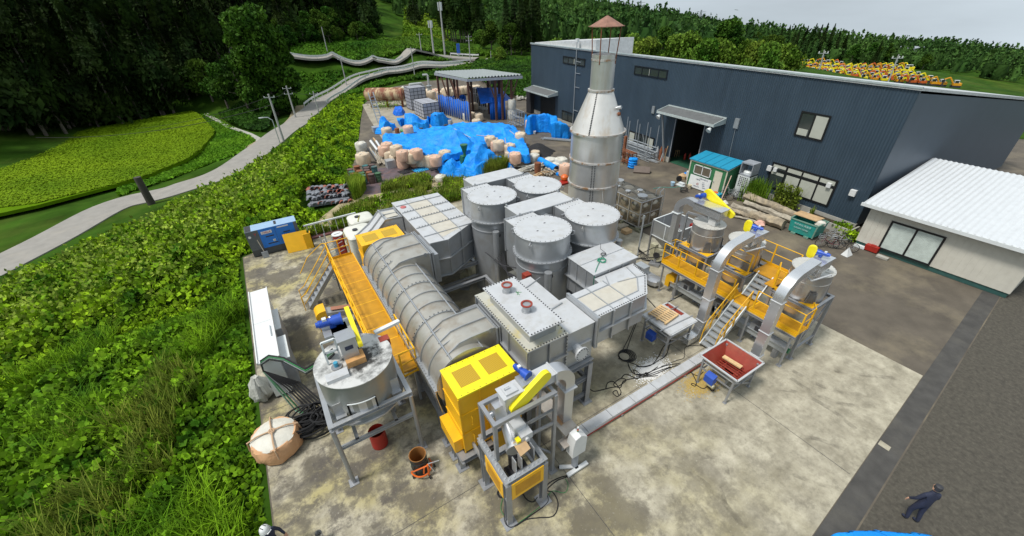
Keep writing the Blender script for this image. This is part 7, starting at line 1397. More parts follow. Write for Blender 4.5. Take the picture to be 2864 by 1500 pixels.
# inside doorway clutter
random.seed(31)
for k,(px,py,lab,mt) in enumerate([(1892,440,'wooden stool standing just inside the dark doorway',WOOD),(1914,447,'red fire extinguisher inside the doorway',REDB),(1928,446,'second red fire extinguisher inside the doorway',REDB),(1908,425,'dark workshop machine inside the doorway',DARK),(1885,400,'brown stacked goods deep inside the doorway',RUST),(1935,420,'grey shelving deep inside the doorway',GREYP)]):
    p=W(px,py); 
    if k==0:
        m=MB(); m.box(p.x-.2,p.x+.2,p.y-.15,p.y+.15,.68,.72)
        for a in (-.15,.15):
            for b_ in (-.1,.1): m.bar((p.x+a*1.3,p.y+b_*1.3,0),(p.x+a,p.y+b_,.68),.03)
        solo(m,'stool',mt,lab,'stool',tuple(p))
    elif k in (1,2): m=MB(); m.lathe((p.x,p.y,0),[(.12,0),(.13,.5),(.05,.62),(.04,.7)],14); solo(m,'fire_extinguisher',mt,lab,'fire extinguisher',tuple(p))
    else: m=MB(); m.box(p.x-.3,p.x+.3,p.y-.5,p.y+.5,0,.8); m.box(p.x-.2,p.x+.2,p.y-.2,p.y+.3,.8,1.3); m.bar((p.x-.2,p.y-.4,1.0),(p.x-.2,p.y+.5,1.1),.08); solo(m,['workshop_machine','stacked_goods','shelving'][k-3],mt,lab,['machine','goods','shelf'][k-3],tuple(p))
for k in range(3): y=17.65+k*.22; p=BM@Vector((-.35,y,0)); m=MB(); m.bar((p.x,p.y,0),(p.x+.28,p.y,1.6-.3*k),.1,.04); solo(m,'leaning_plank',[PLY,ORNG,WHITEP][k],['brown plank leaning beside the doorway','orange board leaning beside the doorway','white board leaning beside the doorway pipe'][k],'plank',tuple(p))
p=BM@Vector((-.45,18.6,0)); m=MB(); m.lathe(tuple(p),[(.14,0),(.15,1.1),(.06,1.3),(.05,1.4)],18); solo(m,'gas_cylinder',GALV,'grey gas cylinder standing against the navy wall left of the doorway','gas cylinder',tuple(p)); p=BM@Vector((-.2,18.35,0)); m=MB(); m.lathe(tuple(p),[(.14,0),(.15,1.1),(.06,1.3),(.05,1.4)],18); solo(m,'gas_cylinder',RUST,'rust brown gas cylinder behind the grey one','gas cylinder',tuple(p))
# green shed
t=thing('site_cabin','small green prefab cabin with turquoise roof and cream door','cabin',(31.4,19.8,0)); CG=mat('cabin_green_cladding',(.035,.17,.07),.5,0,.12,3,dirt=(.06,.1,.05),dirtamt=.3); x0,x1,y0,y1=31.35,33.2,18.0,21.5
m=MB(); m.box(x0,x1,y0,y1,.05,2.3); m.build('cabin_wall',CG,t); m=MB(); m.add([(x0-.12,y0-.12,2.32),(x1+.1,y0-.12,2.62),(x1+.1,y1+.12,2.62),(x0-.12,y1+.12,2.32),(x0-.12,y0-.12,2.4),(x1+.1,y0-.12,2.7),(x1+.1,y1+.12,2.7),(x0-.12,y1+.12,2.4)],[(0,3,2,1),(4,5,6,7),(0,1,5,4),(1,2,6,5),(2,3,7,6),(3,0,4,7)]); m.build('cabin_roof',mat('turquoise_roof',(.02,.28,.45),.45,.1,.06,2),t)
m=MB()
for k in range(1,5): y=y0+(y1-y0)*k/5; m.bar((x0-.12,y,2.41),(x1+.1,y,2.71),.04,.03)
m.build('roof_seam',mat('dark_turquoise_seam',(.015,.17,.28),.5),t)
m=MB(); m.box(x0-.06,x0-.0,y0-.05,y1+.05,2.2,2.31); m.box(x0-.04,x0,y0-.04,y0+.06,.0,2.2); m.box(x0-.04,x0,y1-.06,y1+.04,0,2.2); m.add([(x0-.05,y0-.05,2.2),(x1,y0-.05,2.48),(x1,y0-.05,2.6),(x0-.05,y0-.05,2.32),(x0-.05,y0,2.2),(x1,y0,2.48),(x1,y0,2.6),(x0-.05,y0,2.32)],[(0,1,2,3),(4,7,6,5),(0,4,5,1),(3,2,6,7)]); m.build('corner_trim',mat('cream_trim',(.55,.53,.42),.6),t)
m=MB(); m.box(x0-.03,x0,18.38,19.05,.12,1.98); o=m.build('door',mat('cream_door',(.60,.57,.46),.5,0,.05),t); m=MB(); m.box(x0-.06,x0-.03,18.92,18.99,1.0,1.1); m.build('handle',GALV,o)
m=MB(); 
for a,b_,c,d in ((19.4,21.05,1.2,1.27),(19.4,21.05,1.95,2.02),(19.4,19.47,1.2,2.02),(20.98,21.05,1.2,2.02),(20.19,20.26,1.2,2.02)): m.box(x0-.05,x0,a,b_,c,d)
o=m.build('window',WHITE,t); m=MB(); m.box(x0-.02,x0-.001,19.45,21,1.25,1.97); m.build('pane',mat('brown_curtain_glass',(.13,.11,.08),.3),o)
m=MB(); m.add([(x0-.2,y,z) for y,z in ((19.15,.05),(21.2,.05))]+[(x0-.07,y,1.1) for y in (21.2,19.15)]+[(x0-.22,y,z) for y,z in ((19.15,.05),(21.2,.05))]+[(x0-.09,y,1.1) for y in (21.2,19.15)],[(0,1,2,3),(4,7,6,5),(0,4,5,1),(1,5,6,2),(2,6,7,3),(3,7,4,0)]); sg=solo(m,'notice_board',WHITE,'white notice board with rows of dark lettering leaning under the cabin window','sign',(x0-.15,20.1,0))
tl=math.atan2(.13,1.05); RXT=Matrix.Rotation(tl,3,'Y')@RX; NAV=mat('navy_lettering',(.04,.06,.14),.6); RDL=mat('faded_red_lettering',(.35,.08,.08),.6)
for k,(s,y,z,sz,mt) in enumerate([('工事のお知らせ',19.85,.96,.12,NAV),('作業内容',20.35,.83,.1,NAV),('工 期',19.8,.72,.08,NAV),('受注者',19.75,.58,.08,NAV),('連絡先',19.7,.44,.08,NAV),('安全第一',19.6,.28,.09,NAV),('◎',20.3,.45,.26,RDL),('建設業の許可票',20.35,.24,.08,NAV)]):
    text(s,(x0-.225+.13*(z-.05)/1.05-.006,y,z),RXT,sz,mt,sg)
# cooler cabinet
t=thing('cooling_unit','tall white and grey outdoor cooling unit with square grille holes beside the cabin','cooling unit',(32.8,17.2,0)); x0,x1,y0,y1=32.3,33.3,16.6,17.6; m=MB(); m.box(x0,x1,y0,y1,.05,1.9); m.build('lower_casing',WHITEP,t); m=MB(); m.box(x0,x0+.05,y0,y0+.06,1.9,2.85); m.box(x0,x0+.05,y1-.06,y1,1.9,2.85); m.box(x0+.05,x1,y1-.06,y1,1.9,2.85); m.box(x0+.05,x1,y0,y0+.06,1.9,2.85); m.box(x0,x1,y0,y1,2.85,2.95); m.box(x0,x1,y0,y1,1.9,2.0); m.build('upper_hood',GREYP,t)
m=MB(); m.lathe(((x0+x1)/2,(y0+y1)/2,2.0),[(.38,0),(.38,.15),(.3,.25),(.02,.3)],20); m.build('fan_bell',WHITEP,t); m=MB()
for i in range(5):
    for j in range(6): m.box(x0-.006,x0+.002,y0+.15+i*.15,y0+.24+i*.15,1.0+j*.14,1.09+j*.14)
for i in range(3):
    for j in range(6): m.box(x0+.5+i*.15,x0+.59+i*.15,y0-.006,y0+.002,1.0+j*.14,1.09+j*.14)
m.build('grille_holes',DARK,t)
# white house right
t=thing('white_outbuilding','white ribbed prefab building with pale corrugated roof at the right edge','building',(31.6,5,0)); x0,y1=31.55,8.25; CW=mat('cream_white_cladding',(.55,.53,.46),.55,0,.05,2,dirt=(.4,.37,.3),dirtamt=.3)
m=MB(); m.box(x0,x0+9,1.0,y1,.3,2.9); 
for k in range(24): m.box(x0-.02,x0,y1-.1-k*.3,y1-.05-k*.3,.32,2.88)
m.build('ribbed_wall',CW,t); m=MB(); m.box(x0+.05,x0+9,1.05,y1-.05,0,.3); m.build('dark_base',mat('teal_base_trim',(.03,.09,.08),.5),t)
m=MB(); n=56; vs=[]
for k in range(n+1): y=y1+.4-(7.9)*k/n; w=.05*(k%2); vs+=[(x0-.5,y,2.95+w),(x0+9,y,4.0+w)]
m.add(vs,[(2*k,2*k+1,2*k+3,2*k+2) for k in range(n)]); m.build('corrugated_roof',mat('white_corrugated_roof',(.62,.64,.65),.4,.15,.04),t); m=MB(); m.box(x0-.55,x0-.48,.75,y1+.45,2.78,2.98); m.build('roof_fascia',WHITEP,t)
m=MB(); 
for a,b_,c,d in ((4.4,7.0,2.15,2.25),(4.4,7.0,.32,.42),(6.9,7.0,.42,2.15),(5.65,5.75,.42,2.15),(4.4,4.5,.42,2.15)): m.box(x0-.08,x0-.02,a,b_,c,d)
o=m.build('window',BLKF,t); m=MB(); 
vs=[]; 
for k in range(80): y=4.5+2.4*k/79; vs+=[(x0-.05+.015*(k%2),y,.42),(x0-.05+.015*(k%2),y,2.15)]
m.add(vs,[(2*k,2*k+2,2*k+3,2*k+1) for k in range(79)]); m.build('curtain',mat('pale_curtain',(.50,.56,.52),.6),o)
# planter trough + plants
t=thing('concrete_trough','long concrete planter trough against the office wall with weeds inside','planter',(33,10.7,0)); m=MB(); 
m.bar((32.3,8.95,.25),(32.6,12.0,.25),.1,.5); m.bar((32.3,8.95,.25),(33.4,8.9,.25),.1,.5); m.bar((32.6,12,.25),(33.5,12,.25),.1,.5); m.build('trough_wall',CONCW,t); m=MB(); m.prism([(32.3,9),(33.4,8.95),(33.6,12),(32.6,12)],.0,.3); m.build('soil',mat('dark_soil',(.04,.03,.015),.9),t)
def bush(x,y,r_,h,n,label,mt,sd,z=0,nm='bush'):
    r=np.random.default_rng(sd); P=np.c_[r.normal(x,r_,n),r.normal(y,r_,n),z+h*r.uniform(.05,1,n)]; V,F=leaves(0,P,np.full(n,.14),.5,seed=sd); o=fast(nm,V,F,mt); return tag(o,label,'plant')
def tuft(x,y,rx,ry,h,n,label,mt,sd):
    r=np.random.default_rng(sd); P=np.c_[r.normal(x,rx,n),r.normal(y,ry,n),np.zeros(n)]; V,F=blades(P,h,.05,sd,.35); o=fast('grass_tuft',V,F,mt); return tag(o,label,'plant')
bush(32.75,9.6,.3,.25,260,'green weeds growing in the concrete trough',KUD,1,.3); bush(32.0,8.65,.22,.6,400,'round green bush between trough and white prefab building',KUD,2)
tuft(32.6,16.0,.35,.45,1.6,900,'tall bright grass clump behind the log pile beside the cooling unit',leafmat('clump_leaf',(.06,.14,.01),(.18,.30,.02),.8),3)
for k,(y,lab) in enumerate(((14.5,'leafy tall weed against the plinth, left of three'),(13.9,'leafy tall weed against the plinth, middle of three'),(13.3,'leafy tall weed against the plinth, right of three'))): tuft(33.2,y,.12,.12,1.7,90,lab,GRASSY,40+k); bush(33.15,y,.16,1.6,260,lab.replace('leafy tall weed','bushy weed foliage'),GRASSY,50+k,.3)
tuft(33.2,11.9,.06,.06,.8,60,'single small weed against the plinth near the dumpster',GRASSY,60)
# logs
def log(p,q,r1,r2,label,sd,mt=BARK):
    random.seed(sd); p=Vector(p); q=Vector(q); n=12; pts=[p.lerp(q,k/9)+Vector((random.uniform(-.07,.07),random.uniform(-.07,.07),random.uniform(-.04,.04))) for k in range(10)]; m=MB(); vs=[];N=10
    d=(q-p).normalized(); a=d.cross(Vector((0,0,1))).normalized(); b_=a.cross(d)
    for i,c in enumerate(pts):
        rr=r1+(r2-r1)*i/9
        for k in range(n): w=1+.13*math.sin(k*1.9+i*.7+sd)+random.uniform(-.07,.07); vs.append(c+(a*math.cos(2*PI*k/n)+b_*math.sin(2*PI*k/n))*rr*w)
    m.add(vs,[(i*n+k,i*n+(k+1)%n,(i+1)*n+(k+1)%n,(i+1)*n+k) for i in range(9) for k in range(n)]+[tuple(range(n))[::-1],tuple(9*n+k for k in range(n))]); return solo(m,'log',mt,label,'log',group='driftwood logs in the pile')
f_=lambda x,y,z: tuple(W(2060+x/3.854,450+y/3.854,z))
log(f_(110,375,.55),f_(660,590,.45),.34,.22,'topmost long pale barked log of the pile, nearest the wall',1); log(f_(90,450,.35),f_(590,630,.3),.2,.2,'grey smooth log second from the wall in the pile',2,WOODG); log(f_(-40,480,.3),f_(320,620,.3),.24,.26,'knotty grey log in the middle of the pile',3,WOODG); log(f_(150,570,.35),f_(510,690,.4),.3,.36,'thickest log of the pile with a dark sawn end',4); log(f_(-120,510,.2),f_(160,600,.2),.15,.18,'short thin pale log at the front left of the pile',5); log(f_(-60,590,.1),f_(200,650,.1),.08,.08,'slender pole lying in front of the logs',6,WOODG)
m=MB(); p=f_(250,690,0); m.lathe(p,[(.3,0),(.36,.1),(.2,.3),(.02,.36)],14,wob(.15,3)); solo(m,'pink_bundle',mat('pink_plastic_sheet',(.62,.36,.28),.6,bump=.5),'crumpled pink sheet bundle in front of the thickest log','bundle',p); p=tuple(W(2024,577)); m=MB(); m.lathe(p,[(.25,0),(.28,.3),(.05,.5)],14,wob(.1,1)); solo(m,'white_sack',BAGW,'small white sack at the left end of the logs','sack',p)
# dumpster
t=thing('dumpster','teal metal dumpster with plank lid and white lettering','dumpster',(30.6,11,0)); TE=mat('worn_teal_paint',(.02,.30,.26),.45,.1,.12,3,dirt=(.14,.2,.14),dirtamt=.5); 
c0=Vector((29.72,11.7,0)); c1=Vector((29.76,10.0,0)); c2=Vector((31.1,9.95,0)); c3=Vector((31.1,11.8,0)); m=MB(); lo=[c0,c1,c2,c3]; cc=(c0+c1+c2+c3)/4; vs=[c.lerp(cc,.08)+Vector((0,0,.12)) for c in lo]+[c+Vector((0,0,1.05)) for c in lo]; m.add(vs,[(0,3,2,1),(0,1,5,4),(1,2,6,5),(2,3,7,6),(3,0,4,7)]); m.build('bin_body',TE,t,fix=True); m=MB()
for j in range(4): m.bar(lo[j]+Vector((0,0,1.05)),lo[(j+1)%4]+Vector((0,0,1.05)),.07)
m.bar(c1.lerp(cc,.08)+Vector((0,0,.1)),c1+Vector((0,0,1.0)),.08)
for s_ in (.25,.75): q_=c0.lerp(c1,s_); m.box(q_.x-.02,q_.x+.15,q_.y-.15,q_.y+.15,0,.12)
m.build('bin_rim',mat('pale_teal_rim',(.16,.28,.22),.5),t); m=MB(); m.prism([(30.3,10.4),(31.2,10.3),(31.2,11.85),(30.3,11.9)],1.12,1.16); m.build('plank_lid',PLY,t); m=MB(); m.lathe((30.6,10.2,.9),[(.3,0),(.25,.2),(.02,.3)],12,wob(.2,2)); m.build('white_waste',BAGW,t)
RT=Matrix.Rotation(.1,3,'Y')@RX; text('株式会社 再資源',(29.70,10.85,.80),RT,.15,mat('chalky_lettering',(.4,.55,.53),.6),t); text('産業廃棄物 収集運搬',(29.73,10.9,.52),RT,.1,mat('faded_white_lettering',(.35,.5,.48),.6),t)
# bicycles
def bicycle(x,y,rz,label,col,group='bicycles'):
    t=thing('bicycle',label,'bicycle',(x,y,0),group); c,s_=math.cos(rz),math.sin(rz); P=lambda a,b_,z: Vector((x+a*c-b_*s_,y+a*s_+b_*c,z))
    for a in (-.52,.52):
        w=MB(); w.tube([P(a+.32*math.cos(q),0,.33+.32*math.sin(q)) for q in np.linspace(0,6.2832,25)],.018,6); o=w.build('wheel',BLACKR,t); w=MB()
        for q in np.linspace(0,PI,6,endpoint=False): w.bar(P(a-.3*math.cos(q),0,.33-.3*math.sin(q)),P(a+.3*math.cos(q),0,.33+.3*math.sin(q)),.008)
        w.build('spokes',GALV,o)
    m=MB(); m.tube([P(-.52,0,.33),P(-.1,0,.3),P(-.22,0,.78)],.018); m.tube([P(-.1,0,.3),P(.38,0,.62),P(.42,0,.85)],.022); m.tube([P(-.22,0,.72),P(-.52,0,.33)],.014); m.tube([P(.52,0,.33),P(.4,0,.75)],.016); m.build('frame',col,t); m=MB(); m.tube([P(.25,.25,.98),P(.38,.2,1.0),P(.42,0,.95),P(.38,-.2,1.0),P(.25,-.25,.98)],.015); m.build('handlebar',STEEL,t); m=MB(); m.add([P(-.34,-.08,.8),P(-.34,.08,.8),P(-.08,.03,.84),P(-.08,-.03,.84),P(-.34,-.08,.76),P(-.34,.08,.76),P(-.08,.03,.8),P(-.08,-.03,.8)],[(0,1,2,3),(4,7,6,5),(0,4,5,1),(1,5,6,2),(2,6,7,3),(3,7,4,0)]); m.build('saddle',BLACKR,t)
    m=MB(); 
    for z in (.65,.78,.9):
        pts=[P(.45,-.15,z),P(.72,-.15,z),P(.72,.15,z),P(.45,.15,z),P(.45,-.15,z)]; m.tube(pts,.008,4)
    for a,b_ in ((.45,-.15),(.72,-.15),(.72,.15),(.45,.15)): m.bar(P(a,b_,.65),P(a,b_,.9),.01)
    m.build('basket',GALV,t)
for k,(px,py,rz,l,c_) in enumerate([(2316,694,2.3,'dark red bicycle with front basket beside the teal dumpster',mat('maroon_paint',(.15,.02,.03),.4)),(2352,700,2.0,'black bicycle nearest the white prefab building',DARK),(2340,682,2.5,'grey bicycle in the middle of the group by the trough',GALV),(2040,556,2.2,'black bicycle parked beside the green cabin wall',DARK),(2058,562,2.4,'grey bicycle next to the black one beside the cabin',GALV),(2076,556,2.6,'blue grey bicycle nearest the cooling unit',mat('dark_blue_paint',(.03,.05,.12),.4))]):
    p=W(px,py); bicycle(p.x,p.y,rz,l,c_)
# small yard items
def item(mb,nm,mt,lab,cat,px,py,z=0): p=W(px,py,z); o=mb.build(nm,mt); o.location=p; return tag(o,lab,cat)
m=MB(); m.box(-.22,.22,-.35,.35,.05,.4); m.box(-.08,.08,-.12,.12,.4,.44); item(m,'red_toolbox',REDB,'red box on the ground by the white prefab building','box',2436,702)
m=MB(); m.box(-.15,.15,-.3,.3,0,.12); item(m,'concrete_block',CONCW,'small flat concrete block right of the red box','block',2467,722); m=MB(); m.box(-.12,.12,-.3,.3,0,.15); item(m,'step_block',WHITEP,'white step block at the left corner of the prefab building','block',2403,692)
m=MB(); m.add([(-.3,-.2,0),(.3,-.25,0),(.25,.25,0),(-.25,.2,0),(-.1,0,.5),(.12,.05,.5)],[(0,3,2,1),(0,1,5,4),(1,2,5),(2,3,4,5),(3,0,4)]); item(m,'broken_board',WHITE,'broken white board with dark patch lying near the bicycles','board',2366,713)
m=MB(); m.prism([(-.75,-.4),(.75,-.4),(.75,.4),(-.75,.4)],0,.12); m.add([(-.75,-.42,.12),(.75,-.42,.12),(.75,.42,.12),(-.75,.42,.12),(-.75,0,.6),(.75,0,.6)],[(0,1,5,4),(2,3,4,5),(1,2,5),(3,0,4)]); o=item(m,'steel_trough',mat('brown_steel_sheet',(.10,.075,.06),.5,.3),'dark brown ridge shaped steel trough lying in the yard','trough',1794,482); o.rotation_euler=(0,0,2.3)
for k,(px,py,mt,l) in enumerate([(1880,520,mat('pale_blue_bucket',(.35,.5,.62),.5),'pale blue bucket left of the cabin'),(1927,528,mat('cream_bucket',(.5,.44,.3),.6),'cream bucket at the cabin corner'),(1922,500,WHITE,'white drum with blue lid beside the cabin'),(1811,315+0,WHITE,'white bucket under the blue covered stack at far right')]):
    if k==3: px,py=1495,375
    m=MB(); m.lathe((0,0,0),[(.14,0),(.19,.36 if k!=2 else .7)],18); item(m,'bucket',mt,l,'bucket',px,py)
p=W(1898,508); m=MB(); m.cyl((p.x,p.y,.25),(p.x+.12,p.y+.1,.25),.25,n=20); solo(m,'tyre',BLACKR,'black tyre leaning among clutter left of the cabin','tyre',tuple(p)); m=MB(); m.lathe((0,0,0),[(.35,0),(.38,.25),(.1,.45)],14,wob(.15,4)); item(m,'tan_bundle',PLY,'tan cloth bundle behind the tyre left of the cabin','bundle',1908,498); m=MB(); m.lathe((0,0,0),[(.2,0),(.22,.3),(.1,.4)],14,wob(.2,4)); item(m,'blue_bag',TARP,'small blue bag behind the tyre','bag',1917,494)
def cone(px,py,l):
    p=W(px,py); t=thing('traffic_cone',l,'traffic cone',tuple(p),'traffic cones'); m=MB(); m.cyl((p.x,p.y,.03),(p.x,p.y,.7),.13,.03,16); m.box(p.x-.18,p.x+.18,p.y-.18,p.y+.18,0,.03); m.build('cone_body',mat('cone_red',(.7,.06,.02),.5) if 'cone_red' not in bpy.data.materials else bpy.data.materials['cone_red'],t); m=MB(); m.cyl((p.x,p.y,.3),(p.x,p.y,.42),.094,.074,16); m.cyl((p.x,p.y,.52),(p.x,p.y,.6),.062,.05,16); m.build('white_band',WHITE,t)
cone(1932,488,'red and white traffic cone at the far corner of the cabin'); cone(1929,492,'second traffic cone in front of the first at the cabin corner'); cone(1576,494,'red white cone beside the orange float left of the chimney'); cone(1584,490,'second red white cone left of the chimney')
m=MB(); m.tube([(.3*math.cos(a),.3*math.sin(a),.03+.01*k) for k,a in enumerate(np.linspace(0,18,40))],.03,5); item(m,'hose_coil',BLACKR,'dark hose coil on the yard in front of the cabin','hose',1912,537); cable([W(x,y) for x,y in ((1827,528),(1850,524),(1885,525),(1900,522),(1908,530))],'thin teal hose lying on the yard left of the cabin',.02,mat('teal_hose',(.03,.3,.25),.5),'yard_hose')
m=MB(); m.box(-.25,.25,-.35,.35,0,.35); item(m,'blue_crate',mat('turquoise_crate',(.02,.33,.48),.5),'turquoise crate in front of the cabin door','crate',2004,551); m=MB(); m.lathe((0,0,0),[(.2,0),(.24,.15),(.05,.25)],12,wob(.2,2)); item(m,'orange_rag',ORNG,'orange rag heap on the crate by the cabin door','rag',1999,543,.2); m=MB(); m.box(-.3,.3,-.4,.4,0,.3); item(m,'grey_crate',GREYP,'grey crate left of the turquoise one at the cabin door','crate',1990,548); m=MB(); m.bar((0,0,0),(.9,.2,1.9),.06); item(m,'leaning_post',mat('pinkish_timber',(.5,.35,.27),.7),'thin pinkish timber leaning on the cabin right corner','timber',2016,562)
m=MB(); m.box(-.15,.15,-.4,.4,0,.08); m.box(-.1,.2,-.3,.2,.08,.3); item(m,'scrap_pile',WHITEP,'white scrap pieces on the ground left of the cabin','scrap',1903,520)
# scaffold rack behind chimney
def rack(c,l,w,h,label,n=10,rz=BA,name='scaffold_rack',tall=0,ld=True,mt=GALV):
    t=thing(name,label,'rack',tuple(c)); R=Matrix.Translation(c)@Matrix.Rotation(rz,4,'Z'); m=MB(); m.m=R
    for y in np.linspace(-l/2,l/2,4):
        for x in (-w/2,w/2): m.bar((x,y,0),(x,y,h+(tall if x>0 or True else 0)),.06)
        for z in (.3,h*.6,h): m.bar((-w/2,y,z),(w/2,y,z),.05)
    for z in (.3,h): 
        for x in (-w/2,w/2): m.bar((x,-l/2,z),(x,l/2,z),.05)
    m.bar((-w/2,-l/2,.2),(-w/2,-l/2+1,h+tall*.6),.04); m.build('rack_frame',mt,t)
    if ld:
        m=MB(); m.m=R; random.seed(n)
        for k in range(n): x=random.uniform(-w/2+.1,w/2-.1); z=random.choice([.35,h*.6+.05,h*.6+.12,h+.05]); a=random.uniform(-.3,.3); m.cyl((x,-l/2-.3+a,z),(x,l/2+.3+a,z),.05,n=8)
        m.build('stored_pipes',mt,t)
    return t
p=BM@Vector((-1.0,21.2,0)); rack(p,4.6,1.1,1.2,'galvanised scaffold rack with pipes and tall uprights in front of the low window',14,tall=2.2)
p=BM@Vector((-1.2,20,0)); m=MB(); random.seed(14)
for k in range(26): a=random.uniform(-.6,.6); q_=Vector((p.x+random.uniform(-.7,.7),p.y+random.uniform(-1.5,1.5),.06+random.random()*.35)); m.bar(q_-Vector((.3*a,1.1,0)),q_+Vector((.3*a,1.1,0)),.05)
solo(m,'pipe_heap',GALV,'heap of galvanised scaffold pieces on the ground by the rack','pipes',tuple(p))
p=W(1742,452); m=MB(); m.box(p.x-.12,p.x+.12,p.y-.12,p.y+.12,0,2.6); solo(m,'rusty_post',RUST,'rusty orange steel post just right of the chimney','post',tuple(p)); p=W(1755,460); rack(p,1.6,.6,1.3,'rusty wire mesh basket rack right of the chimney',6,mt=RUST,name='mesh_rack'); m=MB()
for k in range(4): m.lathe((0,0,k*.24),[(.1,0),(.42,.04),(.45,.13),(.4,.22),(.1,.26)],14,wob(.08,k))
item(m,'blue_net_roll',TARP,'stack of bright blue net bundles right of the chimney','net',1768,469)
# tarps
def tarp(name,px,label,lumps,z0=0,seed=1,mt=TARP,fold=.13,res=.09,origin=(0,0,1),hb=.6,sk=None,flare=.25,zo=0):
    """cloth over lumps (px,py,r,h) inside an outline surveyed from the photo; a folded skirt hangs sk metres (None: to the ground)"""
    ox,oy,s=origin; po=[W(ox+q[0]/s,oy+q[1]/s,q[2] if len(q)>2 else zo) for q in px]; po=[Vector((q.x,q.y,z0)) for q in po]; n=len(po); pl=[]
    for i in range(n):
        p0,p1,p2,p3=po[i-1],po[i],po[(i+1)%n],po[(i+2)%n]; k=max(2,int((p2-p1).length/.1))
        for t_ in np.linspace(0,1,k,endpoint=False): q=.5*((2*p1)+(-p0+p2)*t_+(2*p0-5*p1+4*p2-p3)*t_*t_+(-p0+3*p1-3*p2+p3)*t_**3); pl.append((q.x,q.y))
    ar=sum(pl[i][0]*pl[(i+1)%len(pl)][1]-pl[(i+1)%len(pl)][0]*pl[i][1] for i in range(len(pl)))
    if ar<0: pl=pl[::-1]
    B=np.array(pl); lo=B.min(0)-.2; hi=B.max(0)+.2; Ls=[(W(ox+x/s,oy+y/s,h*.9+z0),r,h) for x,y,r,h in lumps]; coarse=[tuple(q) for q in B[::4]]
    r=np.random.default_rng(seed); FP=[(r.uniform(0,PI),r.uniform(.9,3.2),r.uniform(0,6)) for _ in range(6)]
    def height(P):
        num=np.zeros(len(P)); Z=np.full(len(P),0.); acc=np.full(len(P),np.exp(hb*4.5))
        for c,rr,h in Ls: q=np.hypot(P[:,0]-c.x,P[:,1]-c.y)/rr; acc+=np.exp(4.5*h*np.exp(-(q/1.25)**3.0))
        Z=np.log(acc/(len(Ls)*.0+1))/4.5; fn=0
        for k,(th,f,ph) in enumerate(FP):
            u=(P[:,0]*math.cos(th)+P[:,1]*math.sin(th))*f+ph; v=(P[:,0]*math.sin(th)-P[:,1]*math.cos(th))*f; fn=fn+(1-np.abs(np.sin(u+1.3*np.sin(v*.4))))**2.5/(1+.25*k)
        return Z+fold*(fn-1)+z0
    xs=np.arange(lo[0],hi[0],res); ys=np.arange(lo[1],hi[1],res); X,Y=np.meshgrid(xs,ys); P=np.c_[X.ravel(),Y.ravel()]; d=-psd(P,coarse); keep=d>-res*.75
    sn=np.where(keep&(d<res*.35))[0]
    for i in sn: q=B[np.argmin((B[:,0]-P[i,0])**2+(B[:,1]-P[i,1])**2)]; P[i]=q
    idx=-np.ones(len(P),int); idx[keep]=np.arange(keep.sum()); I=np.arange(len(P)).reshape(X.shape); Q=np.stack([I[:-1,:-1],I[:-1,1:],I[1:,1:],I[1:,:-1]],-1).reshape(-1,4); F=idx[Q[keep[Q].all(1)]]; V=np.c_[P,height(P)][keep]
    zb=height(B); nb=len(B); T=np.roll(B,-1,0)-np.roll(B,1,0); T/=np.hypot(T[:,0],T[:,1])[:,None]+1e-9; N=np.c_[T[:,1],-T[:,0]]; s_=np.cumsum(np.r_[0,np.hypot(*(np.diff(B,axis=0).T))]); wv=np.sin(s_*9+2*np.sin(s_*1.7))+.6*np.sin(s_*17+1); rows=[np.c_[B,zb]]
    drop=(zb-z0-.03) if sk is None else np.full(nb,sk)*(1+.25*np.sin(s_*1.1+seed)); drop=np.minimum(drop,zb-z0-.03)
    for u in (.12,.4,.7,1): rows.append(np.c_[B+N*((flare*u*(1 if sk is None else .4))+.06*u**.5*wv)[:,None],zb-drop*u])
    off=len(V); V=np.r_[V,np.concatenate(rows)]; G=[]
    for j in range(4):
        i=np.arange(nb); G.append(np.c_[off+j*nb+i,off+(j+1)*nb+i,off+(j+1)*nb+(i+1)%nb,off+j*nb+(i+1)%nb])
    o=fast(name,V,np.concatenate([F]+G),mt,smooth=True); bm=bmesh.new(); bm.from_mesh(o.data); bmesh.ops.remove_doubles(bm,verts=bm.verts,dist=.012); bmesh.ops.recalc_face_normals(bm,faces=bm.faces); bm.to_mesh(o.data); bm.free(); o.data.shade_smooth(); return tag(o,label,'tarpaulin')
K=(1000,200,3.854)
tarp('tarpaulin',[(275,720),(300,690),(500,680),(560,600),(700,620),(960,600),(1160,560),(1500,560),(1660,590),(1740,660),(1790,740),(1850,890),(1780,900),(1640,860),(1580,770),(1440,770),(1340,800),(1180,870),(1120,880),(970,920),(860,890),(720,900),(590,850),(560,830),(420,800),(300,800)],'large bright blue tarpaulin draped over the long heap of bulk bags',[(340,740,1.0,1.5),(450,720,1.0,1.6),(600,740,1.0,1.9),(760,720,1.3,2.2),(900,680,1.5,2.6),(1040,660,1.6,2.9),(1120,730,1.2,2.4),(1230,620,1.5,2.1),(1400,600,1.6,2.3),(1560,610,1.5,2.2),(1660,660,1.2,1.9),(1300,720,1.3,1.9),(1460,700,1.3,1.8),(1620,730,1.1,1.7),(1730,820,.7,1.0)],origin=K,seed=3,fold=.20,res=.09,hb=1.5,sk=.75,zo=1.35)
